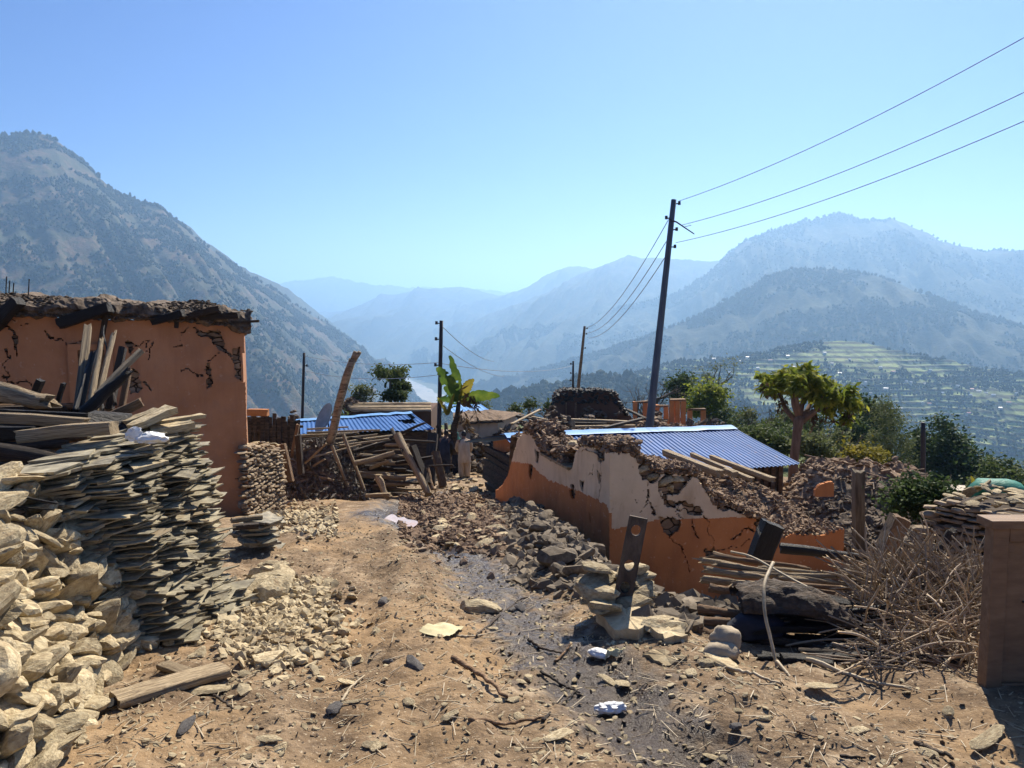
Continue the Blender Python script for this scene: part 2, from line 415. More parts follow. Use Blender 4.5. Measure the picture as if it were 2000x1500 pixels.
M_terr = mat('terrace_fields', [(.30, (.05, .065, .03)), (.44, (.13, .16, .055)), (.58, (.24, .29, .085)), (.75, (.28, .23, .12))], scale=.012, stretch=(1, 1, 3), rough=1, bump=.6, bscale=.08, bdist=6, detail=8, layers=[(.05, (1, 1, 1), .55, .62, (.035, .05, .025), .85)])
def terrace_risers(m, step):
    nt = m.node_tree; L = nt.links; b = [n for n in nt.nodes if n.type == 'BSDF_PRINCIPLED'][0]; src = b.inputs['Base Color'].links[0].from_socket
    tc = _n(nt, 'ShaderNodeTexCoord'); sp = _n(nt, 'ShaderNodeSeparateXYZ'); L.new(tc.outputs['Object'], sp.inputs[0])
    n1 = _n(nt, 'ShaderNodeTexNoise'); n1.inputs['Scale'].default_value = .012; n1.inputs['Detail'].default_value = 2; L.new(tc.outputs['Object'], n1.inputs['Vector'])
    dv = _n(nt, 'ShaderNodeMath', operation='DIVIDE'); L.new(sp.outputs[2], dv.inputs[0]); dv.inputs[1].default_value = step
    fr = _n(nt, 'ShaderNodeMath', operation='FRACT'); L.new(dv.outputs[0], fr.inputs[0])
    mr = _n(nt, 'ShaderNodeMapRange'); mr.inputs[1].default_value = .5; mr.inputs[2].default_value = .6; mr.inputs[4].default_value = .85; L.new(fr.outputs[0], mr.inputs[0])
    mx = _n(nt, 'ShaderNodeMix', data_type='RGBA'); L.new(mr.outputs[0], mx.inputs[0]); L.new(src, mx.inputs[6]); mx.inputs[7].default_value = (.038, .036, .02, 1); L.new(mx.outputs[2], b.inputs['Base Color'])
terrace_risers(M_terr, 10)
left_S = ridge('left_mountain', [(-420, 330, 2375), (-150, 285, 2562), (0, 262, 2687), (60, 260, 2750), (105, 266, 2787), (150, 302, 2825), (220, 368, 2875), (270, 392, 2925), (315, 404, 2950), (345, 432, 3000), (385, 468, 3062), (440, 508, 3187), (500, 545, 3375), (560, 583, 3625), (640, 633, 4000), (700, 676, 4375), (760, 734, 4750), (830, 800, 5187), (900, 850, 5500)],
    (1900, -640), M_left, nu=420, nv=170, amp=95, uscale=270, vscale=.9, lean=.75, back=1500, prof=.92, seed=1.7, crest_j=9)
ridge('second_spur', [(330, 420, 3600), (372, 442, 3700), (400, 470, 3800), (470, 520, 4200), (560, 562, 5000), (610, 600, 5600), (660, 640, 6200), (700, 668, 6900), (740, 690, 7800), (770, 700, 8500)], (1800, -520), M_hill, nu=160, nv=50, amp=90, uscale=420, lean=.3, seed=4.2)
ridge('far_range', [(380, 560, 14400), (500, 548, 14400), (540, 553, 14400), (600, 545, 14400), (655, 540, 14400), (690, 549, 14400), (735, 556, 14400), (800, 562, 15000), (830, 560, 15600), (880, 568, 15600), (905, 561, 15600), (950, 566, 15600), (1010, 574, 15600), (1200, 590, 15600)], (2800, -500), M_hill, nu=240, nv=24, amp=170, uscale=900, back=3000, seed=2.1, crest_j=20)
ridge('valley_ridge_far', [(610, 622, 11625), (650, 610, 11400), (700, 603, 11250), (745, 583, 10875), (790, 570, 10500), (840, 565, 10500), (895, 560, 10500), (930, 566, 10500), (960, 574, 10500), (1010, 580, 10500), (1100, 600, 10500)], (4200, -500), M_hill, nu=200, nv=36, amp=230, uscale=1000, lean=-.25, back=4000, seed=7.7, crest_j=14)
ridge('valley_ridge_mid', [(690, 668, 10500), (760, 650, 10300), (830, 628, 10000), (880, 606, 9800), (930, 590, 9600), (985, 577, 9500), (1030, 560, 9400), (1060, 541, 9300), (1100, 523, 9200), (1130, 519, 9200), (1150, 524, 9200), (1200, 540, 9200), (1330, 560, 9200)], (3200, -500), M_hill, nu=220, nv=46, amp=170, uscale=750, lean=-.25, back=3000, seed=9.3, crest_j=10)
ridge('valley_ridge_near', [(765, 702, 8200), (830, 674, 8000), (900, 640, 7800), (960, 612, 7600), (1020, 590, 7400), (1080, 566, 7300), (1130, 536, 7200), (1165, 524, 7200), (1200, 510, 7200), (1228, 498, 7200), (1250, 502, 7200), (1290, 506, 7200), (1330, 504, 7200), (1370, 510, 7200), (1420, 512, 7200), (1520, 540, 7200)], (2700, -500), M_hill, nu=240, nv=56, amp=140, uscale=520, lean=-.3, back=2500, seed=12.4, crest_j=10)
big_S = ridge('right_mountain', [(796, 718, 7100), (830, 703, 6700), (870, 690, 6350), (950, 668, 6000), (1040, 645, 5900), (1130, 622, 5700), (1220, 600, 5600), (1290, 584, 5500), (1340, 562, 5400), (1390, 526, 5300), (1425, 492, 5300), (1455, 468, 5300), (1500, 452, 5300), (1560, 436, 5300), (1600, 424, 5300), (1640, 416, 5300), (1665, 424, 5300), (1690, 431, 5300), (1720, 432, 5300), (1742, 428, 5300), (1765, 432, 5300), (1800, 452, 5300), (1860, 478, 5250), (1920, 490, 5200), (1960, 487, 5150), (2010, 492, 5100), (2120, 520, 5000), (2300, 560, 5000)], (2300, -505), M_hill, nu=360, nv=110, amp=170, uscale=430, lean=-.18, back=2500, seed=15.9, crest_j=9)
mid_S = ridge('middle_hill', [(880, 775, 4300), (980, 740, 4100), (1080, 712, 3900), (1180, 684, 3700), (1280, 652, 3500), (1350, 622, 3400), (1420, 586, 3350), (1490, 546, 3300), (1540, 530, 3300), (1600, 524, 3300), (1680, 532, 3300), (1740, 546, 3250), (1800, 572, 3200), (1880, 604, 3150), (1960, 626, 3100), (2050, 660, 3000), (2250, 700, 2900)], (1400, -520), M_hill, nu=320, nv=110, amp=85, uscale=260, lean=-.12, back=1300, seed=19.2, crest_j=6, step=0)
ter_S = ridge('terraced_hill', [(1020, 800, 2100), (1120, 768, 2050), (1220, 735, 2000), (1320, 706, 1950), (1420, 694, 1900), (1500, 686, 1900), (1580, 670, 1900), (1640, 666, 1900), (1700, 672, 1900), (1790, 690, 1850), (1900, 714, 1800), (2000, 732, 1750), (2150, 770, 1700), (2350, 830, 1650)], (1050, -440), M_terr, nu=420, nv=260, amp=45, uscale=200, lean=-.1, back=900, seed=23.5, crest_j=3, step=10, smooth=False)
for_S = ridge('forested_spur', [(780, 850, 1800), (860, 815, 1764), (930, 788, 1710), (990, 768, 1656), (1040, 762, 1620), (1090, 755, 1584), (1140, 742, 1548), (1190, 735, 1512), (1240, 733, 1494), (1300, 745, 1476), (1380, 775, 1440), (1480, 800, 1440), (1700, 860, 1368), (2000, 930, 1260), (2400, 990, 1170)], (760, -420), M_hill, nu=200, nv=60, amp=36, uscale=190, lean=0, back=500, seed=27.1, crest_j=4)

# tree cover on the far slopes: reads as one mass, one object per slope
def conifer_t():
    V = [[0, 0, 1.0]]; F = []
    for k, (z, r) in enumerate([(.72, .20), (.40, .30), (.12, .34)]):
        for i in range(5):
            t = i * 2 * math.pi / 5 + k * .6; V.append([r * math.cos(t) * rng.uniform(.6, 1.3), r * math.sin(t) * rng.uniform(.6, 1.3), z])
    for i in range(5): F.append([0, 1 + i, 1 + (i + 1) % 5])
    for k in range(2):
        for i in range(5):
            p, q = 1 + 5 * k + i, 1 + 5 * k + (i + 1) % 5; F += [[p, p + 5, q + 5], [p, q + 5, q]]
    return np.array(V, float), np.array(F)
def blob_t():
    V, F = ICO[1]; V = V * rng.uniform(.75, 1.2, (len(V), 1)) * np.array([.42, .42, .45]) + [0, 0, .5]
    return V, F
FT = [conifer_t() for _ in range(3)] + [blob_t() for _ in range(4)]
M_wood = mat('far_foliage', [(.3, (.016, .026, .012)), (.6, (.036, .050, .021)), (.8, (.06, .066, .032))], scale=.03, rough=1, bump=0)
def woods(name, S, n, hmin, hmax, thresh, label, sc, vmax=1.0, crest=0, bias=0.0):
    nu, nv = S.shape[:2]
    i = rng.uniform(0, nu - 1.001, n * 3); j = rng.uniform(0, 1, n * 3) ** 1.2 * (nv * vmax - 1.001)
    if crest: j[:crest] = rng.uniform(0, 2.5, crest)
    ii = i.astype(int); jj = j.astype(int); fi = (i - ii)[:, None]; fj = (j - jj)[:, None]
    P = S[ii, jj] * (1 - fi) * (1 - fj) + S[ii + 1, jj] * fi * (1 - fj) + S[ii, jj + 1] * (1 - fi) * fj + S[ii + 1, jj + 1] * fi * fj
    dens = fbm(P[:, 0] / sc, P[:, 1] / sc + P[:, 2] / sc, 4) + bias * (1 - P[:, 0] / 1000)
    keep = dens > thresh
    if crest: keep[:crest] = rng.random(crest) < .55; big_ = np.ones(len(P)); big_[:crest] = 1.45
    P = P[keep][:n + crest]
    big_ = (big_[keep][:n + crest] if crest else 1.0); h = big_ * rng.uniform(hmin, hmax, len(P)) * rng.uniform(.7, 1.2, len(P))
    a = Acc(); scatter(a, FT, P - [0, 0, .6], np.stack([h * rng.uniform(.8, 1.3, len(P)), h * rng.uniform(.8, 1.3, len(P)), h], 1), tilt=.05)
    o = link(name, a.mesh(name), M_wood); tag(o, label, 'woodland', kind='stuff')
woods('mountain_woodland', left_S, 42000, 7, 14, -.02, 'scattered pine woods covering the steep brown mountain', 110, 1.0, 700)
woods('hill_woodland', mid_S, 16000, 8, 15, -.12, 'dense hazy forest on the middle hill', 220, .9, 300)
woods('terrace_woodland', ter_S, 9000, 4, 9, .12, 'dark trees dotted between terraced fields', 90, .8, 120)
woods('spur_woodland', for_S, 11000, 8, 15, -.5, 'misty blue-green forest on the low spur below the village', 60, .8, 400)
woods('summit_woodland', big_S, 12000, 9, 18, .0, 'bluish forest on the highest mountain', 300, .7, 400)

# haze: one closed box of even air; the sky stays outside it
m = bpy.data.materials.new('haze_air'); m.use_nodes = True; nt = m.node_tree; nt.nodes.clear()
HO = _n(nt, 'ShaderNodeOutputMaterial'); HV = _n(nt, 'ShaderNodeVolumePrincipled')
HV.inputs['Color'].default_value = (.40, .66, 1.0, 1); HV.inputs['Density'].default_value = 1.35e-4; HV.inputs['Anisotropy'].default_value = .45
nt.links.new(HV.outputs[0], HO.inputs['Volume'])
a = Acc(); a.add(box_pts((-95000, -25000, ZV - 2), (95000, 125000, 860)), BOXF)
o = link('haze', a.mesh('haze'), m); tag(o, 'pale blue haze filling the valley air', 'haze', kind='stuff')
# ------------------------------------------------------------------ shared materials
M_stone = mat('pale_stone', [(.25, (.17, .125, .068)), (.42, (.34, .265, .155)), (.58, (.49, .40, .245)), (.8, (.62, .53, .35))], scale=4.5, stretch=(1, 1, 1.5), rough=.9, bump=.6, bscale=9, bdist=.03, rand=.28, layers=[(2.2, (1, 1, 3), .56, .68, (.24, .15, .075), .5), (9, (1, 1, 1), .6, .68, (.12, .115, .10), .7)])
M_grit = mat('shaded_grey_stone', [(.3, (.075, .058, .040)), (.5, (.16, .125, .085)), (.75, (.28, .225, .155))], scale=3, rough=.9, bump=.5, bscale=14, rand=.2)  # tone darkened to put the ruined wall's shade into the bank stones
M_rub = mat('earthy_rubble', [(.3, (.085, .055, .034)), (.48, (.20, .13, .08)), (.62, (.30, .21, .135)), (.8, (.42, .34, .25))], scale=7, rough=.95, bump=.5, bscale=16)
M_drub = mat('dark_mud_rubble', [(.3, (.04, .029, .021)), (.5, (.11, .08, .055)), (.68, (.20, .15, .105)), (.85, (.34, .28, .21))], scale=9, rough=.95, bump=.6, bscale=20)
M_slate = mat('slate', [(.28, (.075, .06, .042)), (.46, (.19, .165, .112)), (.64, (.36, .315, .21)), (.82, (.52, .46, .315))], scale=7, rough=.62, bump=.4, bscale=22, bdist=.01, rand=.3, spec=.4, layers=[(3, (1, 1, 1), .56, .68, (.26, .175, .09), .45)])
WSTR = (1.2, 9, 9)
M_wood = mat('weathered_wood', [(.28, (.085, .058, .034)), (.42, (.27, .195, .115)), (.56, (.47, .36, .22)), (.78, (.62, .50, .33))], scale=2.2, stretch=WSTR, rough=.85, bump=.7, bscale=5, bdist=.05, rand=.22, layers=[(1.3, (.6, 2, 2), .55, .68, (.10, .075, .055), .7)])
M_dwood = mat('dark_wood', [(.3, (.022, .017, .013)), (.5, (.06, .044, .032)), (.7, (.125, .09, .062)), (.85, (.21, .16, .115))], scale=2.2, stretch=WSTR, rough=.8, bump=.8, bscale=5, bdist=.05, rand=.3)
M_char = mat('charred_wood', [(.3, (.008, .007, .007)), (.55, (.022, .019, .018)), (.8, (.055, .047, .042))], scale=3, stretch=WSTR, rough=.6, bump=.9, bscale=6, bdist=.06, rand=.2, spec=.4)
M_brown = mat('brown_timber', [(.3, (.09, .05, .026)), (.5, (.19, .115, .062)), (.72, (.31, .21, .125))], scale=2.0, stretch=WSTR, rough=.85, bump=.6, bscale=5, bdist=.05, rand=.2)
M_bamboo = mat('dry_cane', [(.3, (.25, .19, .11)), (.6, (.46, .37, .24)), (.8, (.56, .48, .34))], scale=3, stretch=(2, 4, 4), rough=.6, bump=.2, rand=.25)
M_twig = mat('brushwood_bark', [(.3, (.20, .145, .095)), (.55, (.41, .315, .21)), (.8, (.58, .48, .35))], scale=3, stretch=(2, 4, 4), rough=.7, bump=.3, rand=.4)
M_terra = mat('terracotta_plaster', [(.3, (.33, .15, .07)), (.55, (.43, .205, .10)), (.8, (.49, .255, .135))], scale=1.1, rough=.95, bump=.35, bscale=26, bdist=.01, layers=[(2.4, (1, 1, .16), .5, .68, (.27, .125, .07), .6), (3.0, (1, 1, 1), .55, .75, (.33, .185, .115), .6), (1.2, (1, 1, .35), .56, .72, (.26, .135, .08), .45), (11, (1, 1, 1), .62, .7, (.50, .33, .22), .5)])
M_orange = mat('orange_plaster', [(.3, (.42, .165, .058)), (.55, (.52, .21, .075)), (.8, (.57, .25, .10))], scale=1.3, rough=.95, bump=.35, bscale=26, bdist=.01, layers=[(2.6, (1, 1, .16), .5, .68, (.37, .15, .06), .6), (3.5, (1, 1, .5), .52, .74, (.36, .145, .06), .75), (14, (1, 1, 1), .62, .68, (.62, .40, .23), .6)])
M_white = mat('cream_plaster', [(.3, (.55, .43, .29)), (.55, (.69, .54, .36)), (.8, (.76, .62, .44))], scale=1.3, rough=.95, bump=.35, bscale=26, bdist=.01, layers=[(3, (1, 1, .3), .52, .72, (.40, .28, .17), .7), (14, (1, 1, 1), .63, .7, (.38, .27, .18), .6)])
def masonry(name, c1, c2, mortar, sc=3.2):
    """dry stone: flat irregular stones in rough courses"""
    m = mat(name, [(.3, c1), (.7, c2)], scale=3, rough=.95, bump=0)
    nt = m.node_tree; L = nt.links
    b = [n for n in nt.nodes if n.type == 'BSDF_PRINCIPLED'][0]
    tc = _n(nt, 'ShaderNodeTexCoord'); mp = _n(nt, 'ShaderNodeMapping'); mp.inputs['Scale'].default_value = (1, 1, 2.3); L.new(tc.outputs['Object'], mp.inputs[0])
    wn = _n(nt, 'ShaderNodeTexNoise'); wn.inputs['Scale'].default_value = 2.5; L.new(mp.outputs[0], wn.inputs['Vector'])
    vm = _n(nt, 'ShaderNodeVectorMath', operation='MULTIPLY_ADD'); L.new(wn.outputs['Color'], vm.inputs[0]); vm.inputs[1].default_value = (.25, .25, .25); L.new(mp.outputs[0], vm.inputs[2])
    v1 = _n(nt, 'ShaderNodeTexVoronoi'); v1.feature = 'DISTANCE_TO_EDGE'; v1.inputs['Scale'].default_value = sc; L.new(vm.outputs[0], v1.inputs['Vector'])
    v2 = _n(nt, 'ShaderNodeTexVoronoi'); v2.inputs['Scale'].default_value = sc; L.new(vm.outputs[0], v2.inputs['Vector'])
    src = b.inputs['Base Color'].links[0].from_socket
    hsv = _n(nt, 'ShaderNodeHueSaturation'); L.new(src, hsv.inputs['Color'])
    sp = _n(nt, 'ShaderNodeSeparateColor'); L.new(v2.outputs['Color'], sp.inputs[0])
    mr = _n(nt, 'ShaderNodeMapRange'); mr.inputs[3].default_value = .6; mr.inputs[4].default_value = 1.3; L.new(sp.outputs[0], mr.inputs[0]); L.new(mr.outputs[0], hsv.inputs['Value'])
    e = _n(nt, 'ShaderNodeMapRange'); e.inputs[1].default_value = .01; e.inputs[2].default_value = .07; L.new(v1.outputs['Distance'], e.inputs[0])
    mx = _n(nt, 'ShaderNodeMix', data_type='RGBA'); L.new(e.outputs[0], mx.inputs[0]); mx.inputs[6].default_value = (*mortar, 1); L.new(hsv.outputs[0], mx.inputs[7]); L.new(mx.outputs[2], b.inputs['Base Color'])
    bp = _n(nt, 'ShaderNodeBump'); bp.inputs['Strength'].default_value = 1; bp.inputs['Distance'].default_value = .05; L.new(e.outputs[0], bp.inputs['Height']); L.new(bp.outputs[0], b.inputs['Normal'])
    return m
M_mas = masonry('rubble_masonry', (.20, .135, .085), (.33, .235, .155), (.045, .03, .02), 4.5)

# ------------------------------------------------------------------ templates
ROCK = [rock(3, rng.integers(15, 22), rng.uniform(.5, .75), .035) for _ in range(14)]
ROCK2 = [rock(2, rng.integers(8, 12), rng.uniform(.5, .7), .06) for _ in range(10)]
PEB = [rock(1, 8, rng.uniform(.4, .7), 0) for _ in range(8)]
CHIP = [(V * np.array([1, .8, .45]), F) for V, F in [rock(1, 7, .5, 0) for _ in range(6)]]
def mesh_of(V, F, name, smooth=False):
    a = Acc(); a.add(V, [F]); return a.mesh(name, smooth)
ROCKM = []
for V, F in ROCK:
    me = mesh_of(V, F, 'stone', True); ROCKM.append(me)
    me.set_sharp_from_angle(angle=R(14))
    me.materials.append(M_stone)
def slab_t(n=9, thick=.5):
    """chipped flat slate, about 1 x .7 x thick"""
    t = np.sort(rng.uniform(0, 2 * math.pi, n) * .35 + np.arange(n) * 2 * math.pi / n * .9)
    c, s = np.cos(t), np.sin(t)
    r = 1 / np.maximum(np.abs(c) / .5, np.abs(s) / .36) * rng.uniform(.82, 1.06, n)
    P = np.stack([c * r, s * r], 1)
    z0 = -thick / 2 + rng.normal(0, .04, n) * thick; z1 = thick / 2 + rng.normal(0, .08, n) * thick
    V = np.vstack([np.column_stack([P * rng.uniform(.94, 1.0, (n, 1)), z0]), np.column_stack([P, z1])])
    k = np.arange(n)
    V = np.vstack([V, [0, 0, -thick / 2], [0, 0, thick / 2]])
    F = [np.stack([k, (k + 1) % n, n + (k + 1) % n, n + k], 1), np.vstack([np.stack([(k + 1) % n, k, np.full(n, 2 * n)], 1), np.stack([n + k, n + (k + 1) % n, np.full(n, 2 * n + 1)], 1)])]
    return V, F
SLAB = [slab_t(rng.integers(7, 11), 1) for _ in range(10)]
def slab_mesh(i, m):
    a = Acc(); a.add(*SLAB[i]); me = a.mesh('slate'); me.materials.append(m); return me
SLATEM = [slab_mesh(i, M_slate) for i in range(10)]
FLATM = [slab_mesh(i, M_stone) for i in range(10)]
WFLATM = None
def timber_t(kind):
    """unit timber along +X, 1 long, about 1 x 1 in section (scaled in place)"""
    n = 26; a = Acc(); xs = np.linspace(0, 1, n)
    if kind == 'plank':
        sec = np.array([(-.5, -.42), (-.44, -.5), (0, -.5), (.44, -.5), (.5, -.42), (.5, 0), (.5, .42), (.44, .5), (0, .5), (-.44, .5), (-.5, .42), (-.5, 0)])
    else:
        t = np.arange(12) * 2 * math.pi / 12; sec = np.stack([np.cos(t), np.sin(t)], 1) * .5
    m = len(sec); V = []
    sd = rng.uniform(0, 50); lumps = {'plank': .05, 'log': .09, 'split': .22, 'stick': .1}[kind]
    bend = {'plank': .12, 'log': .35, 'split': .25, 'stick': 6.0}[kind]
    tap = {'plank': 0, 'log': .25, 'split': .35, 'stick': .45}[kind]
    endj = rng.normal(0, .012 if kind != 'split' else .05, (2, m))
    for i, x in enumerate(xs):
        nz = np.array([noise.fractal(Vector((x * (3 if kind != 'split' else 2) + sd, p[0] * 1.6, p[1] * 1.6)), 1, 2, 4) for p in sec])
        s = sec * (1 + lumps * nz)[:, None] * (1 - tap * x)
        s = s + bend * np.array([noise.noise(Vector((x * 1.8 + sd, 3, 0))), noise.noise(Vector((x * 1.8 + sd, 9, 0)))])
        xx = np.full(m, x)
        if i == 0: xx = xx + endj[0]
        if i == n - 1: xx = xx + endj[1]
        V.append(np.column_stack([xx, s]))
    V = np.concatenate(V); k = np.arange(m)
    i, j = np.meshgrid(np.arange(n - 1), k, indexing='ij'); i = i.ravel(); j = j.ravel()
    F = [np.stack([i * m + j, i * m + (j + 1) % m, (i + 1) * m + (j + 1) % m, (i + 1) * m + j], 1)]
    V = np.vstack([V, V[:m].mean(0), V[-m:].mean(0)]); q = n * m
    F.append(np.vstack([np.stack([np.full(m, q), (k + 1) % m, k], 1), np.stack([np.full(m, q + 1), (n - 1) * m + k, (n - 1) * m + (k + 1) % m], 1)]))
    a.add(V, F); return a
TIMB = {}
for kind in ('plank', 'log', 'split', 'stick'):
    TIMB[kind] = [timber_t(kind) for _ in range(6)]
TM = {}
def tmesh(kind, i, m):
    key = (kind, i, m.name)
    if key not in TM:
        me = TIMB[kind][i].mesh('timber', kind in ('log', 'stick'))
        me.set_sharp_from_angle(angle=R(40)); me.materials.append(m); TM[key] = me
    return TM[key]
def timber(name, p0, p1, w, h, m, label, cat, kind='plank', group=None, roll=0.0, parent=None):
    p0 = np.asarray(p0, float); p1 = np.asarray(p1, float)
    d, s, t = frame_of(p1 - p0)
    if roll:
        c, q = math.cos(roll), math.sin(roll); s, t = s * c + t * q, t * c - s * q
    L = np.linalg.norm(p1 - p0)
    o = link(name, tmesh(kind, rng.integers(0, 6), m), [])
    Mx = Matrix(((d[0] * L, s[0] * w, t[0] * h, p0[0]), (d[1] * L, s[1] * w, t[1] * h, p0[1]), (d[2] * L, s[2] * w, t[2] * h, p0[2]), (0, 0, 0, 1)))
    o.matrix_world = Mx
    return tag(o, label, cat, group)
def px_timber(name, a, b, thick, m, label, cat, kind='plank', group=None, roll=0.0, flat=.6, w=None):
    """a, b: (px, py, distance); thick in photo pixels"""
    p0, p1 = at(*a), at(*b)
    h = thick / F_PX * (a[2] + b[2]) / 2
    return timber(name, p0, p1, w or (h / flat if kind == 'plank' else h), h, m, label, cat, kind, group, roll)
def stone_obj(name, p, s, label, cat='stone', group=None, rot=None, mesh=None, mats=None, sq=(1, 1, 1)):
    o = link(name, mesh or ROCKM[rng.integers(0, len(ROCKM))], [])
    o.location = tuple(p); o.scale = tuple(np.array(sq) * s)
    o.rotation_euler = rot if rot is not None else (rng.normal(0, .3), rng.normal(0, .3), rng.uniform(0, 6.28))
    return tag(o, label, cat, group)

# ------------------------------------------------------------------ cracked plaster walls on a plane
class Wall:
    def __init__(s, A, B):
        s.O = np.array(A, float); d = np.array(B, float) - s.O; d[2] = 0
        s.L = np.linalg.norm(d); s.U = d / s.L
        s.N = np.cross(s.U, [0, 0, 1.]);
        if s.N @ s.O > 0: s.N = -s.N          # toward the viewer
    def uv(s, px, py):
        d = ray(px, py); p = d * ((s.O @ s.N) / (d @ s.N)) - s.O
        return np.array([p @ s.U, p[2]])
    def P(s, u, v, n=0.0):
        u = np.asarray(u, float); v = np.asarray(v, float)
        return s.O + u[..., None] * s.U + v[..., None] * np.array([0, 0, 1.]) + np.asarray(n, float)[..., None] * s.N
    def poly(s, pts): return np.array([s.uv(*p) for p in pts])
def in_poly(u, v, P):
    r = np.zeros(u.shape, bool); n = len(P)
    for i in range(n):
        x0, y0 = P[i]; x1, y1 = P[(i + 1) % n]
        c = ((y0 > v) != (y1 > v)) & (u < (x1 - x0) * (v - y0) / ((y1 - y0) if y1 != y0 else 1e-9) + x0)
        r ^= c
    return r
def plaster(acc, W, u0, u1, v0, top, cell, cracks, blobs, depth=.035, split=None, edge=.03, seed=0, off=0.0):
    nu = int((u1 - u0) / cell); h = top(np.linspace(u0, u1, nu)).max(); nv = int((h - v0) / cell)
    uc = u0 + (np.arange(nu) + .5) * cell; vc = v0 + (np.arange(nv) + .5) * cell
    U, V = np.meshgrid(uc, vc, indexing='ij')
    wu = U + .05 * fbm(U * 6 + seed, V * 6, 3); wv = V + .05 * fbm(U * 6 + 40 + seed, V * 6, 3)
    keep = V < top(U) - edge * (.5 + .9 * fbm(U * 7 + seed, V * 7 + 3, 3))
    for P, w in cracks:
        n = len(P); ww = w * (.55 + .9 * np.abs(fbm(U * 5 + seed, V * 5, 2)))
        keep &= ~(seg_dist(wu, wv, np.asarray(P)) < ww * .5)
    for P in blobs: keep &= ~in_poly(wu, wv, np.asarray(P))
    mi = np.zeros(U.shape, int)
    if split is not None:
        mi = (V > split(U) + .012 * fbm(U * 9, V * 9, 3)).astype(int)
    ug = u0 + np.arange(nu + 1) * cell; vg = v0 + np.arange(nv + 1) * cell
    UG, VG = np.meshgrid(ug, vg, indexing='ij')
    wob = .012 * fbm(UG * 1.5 + seed, VG * 1.5, 3)
    jit = rng.uniform(-.3, .3, (2,) + UG.shape) * cell
    F_ = W.P(UG + jit[0], VG + jit[1], wob + off); B_ = W.P(UG + jit[0], VG + jit[1], wob + off - depth)
    n1 = (nu + 1) * (nv + 1); allv = np.concatenate([F_.reshape(-1, 3), B_.reshape(-1, 3)])
    I, J = np.where(keep); m = mi[I, J]
    idx = lambda i, j: i * (nv + 1) + j
    quads = np.stack([idx(I, J), idx(I + 1, J), idx(I + 1, J + 1), idx(I, J + 1)], 1); mm = [m]; qq = [quads]
    K = np.pad(keep, 1)
    for di, dj, a, b in ((-1, 0, (0, 0), (0, 1)), (1, 0, (1, 0), (1, 1)), (0, -1, (0, 0), (1, 0)), (0, 1, (0, 1), (1, 1))):
        sel = keep & ~K[1 + di:1 + di + nu, 1 + dj:1 + dj + nv]
        i, j = np.where(sel)
        e0 = idx(i + a[0], j + a[1]); e1 = idx(i + b[0], j + b[1])
        qq.append(np.stack([e0, e1, e1 + n1, e0 + n1], 1)); mm.append(mi[i, j])
    Q = np.concatenate(qq); mm = np.concatenate(mm)
    used = np.unique(Q); re = np.full(2 * n1, -1); re[used] = np.arange(len(used))
    Vv = allv[used]; Q = re[Q]
    for k in np.unique(mm):
        base = acc.n
        acc.add(Vv, [Q[mm == k]], int(k))
def core(acc, W, u0, u1, v0, top, thick, cell=.05, off=-.03, rough=.03, seed=0, mi=0):
    """rough stone body behind the plaster, following the broken top line"""
    us = np.linspace(u0, u1, max(4, int((u1 - u0) / cell))); t = np.linspace(0, 1, 40)
    U, T = np.meshgrid(us, t, indexing='ij'); Vv = v0 + (np.maximum(top(U) - .015, v0 + .02) - v0) * T
    n = off - rough * (1 + ridged(U * 4 + seed, Vv * 8, 2) * .8)
    Fp = W.P(U, Vv, n)
    nb = 10; tb = np.linspace(0, 1, nb + 1)[1:]
    Ub, Tb = np.meshgrid(us, tb, indexing='ij')
    Vt = (np.maximum(top(us) - .015, v0 + .02))[:, None] + .05 * fbm(Ub * 3 + seed, Tb * 3 * thick, 3) * np.minimum(1, Tb * 3)
    Bp = W.P(Ub, Vt, off - rough - Tb * thick)
    bk = W.P(us, np.full(len(us), v0), np.full(len(us), off - rough - thick))[:, None, :]
    A_ = np.concatenate([Fp, Bp, bk], 1)
    acc.add(A_.reshape(-1, 3), grid_faces(A_.shape[0], A_.shape[1]), mi)
    for e in (0, -1):   # end caps
        ring = A_[e]; c = ring.mean(0); k = np.arange(len(ring))
        V = np.vstack([ring, c]); f = np.stack([k, (k + 1) % len(ring), np.full(len(ring), len(ring))], 1)
        acc.add(V, [f if e == 0 else f[:, ::-1]], mi)
def interp_fn(P):
    P = np.asarray(P); o = np.argsort(P[:, 0], kind='stable'); P = P[o]
    return lambda u: np.interp(u, P[:, 0], P[:, 1])
def rubble_on(acc, pts, s, temps=None, mi=0, tilt=.5):
    scatter(acc, temps or PEB, pts, s, mi, tilt)

def stone_face(acc, W, u0, u1, v0, top, course=.11, size=.17, off=.0, mi=0):
    """real flattish stones laid in rough courses on the face of a dry wall"""
    P = []; S = []
    v = v0
    while v < top(np.linspace(u0, u1, 30)).max():
        ch = course * rng.uniform(.7, 1.3); u = u0 - rng.uniform(0, size)
        while u < u1 + size * .3:
            w_ = size * rng.uniform(.6, 1.5)
            if v + ch * .3 < float(top(np.array(min(max(u + w_ / 2, u0), u1)))):
                P.append((u + w_ / 2, v + ch / 2 + rng.normal(0, .012), off + rng.uniform(-.06, -.01))); S.append((w_ * .68, .13, ch * .92))
            u += w_ * .93
        v += ch * .9
    P = np.array(P); S = np.array(S); which = rng.integers(0, len(ROCK2), len(P)); az = math.atan2(W.U[1], W.U[0])
    for p, s_, k in zip(P, S, which):
        V, F = ROCK2[k]; acc.add((V * s_) @ rotm(rng.normal(0, .1), rng.normal(0, .09), az + rng.normal(0, .15)).T + W.P(np.array(p[0]), np.array(p[1]), np.array(p[2])), [F], mi)
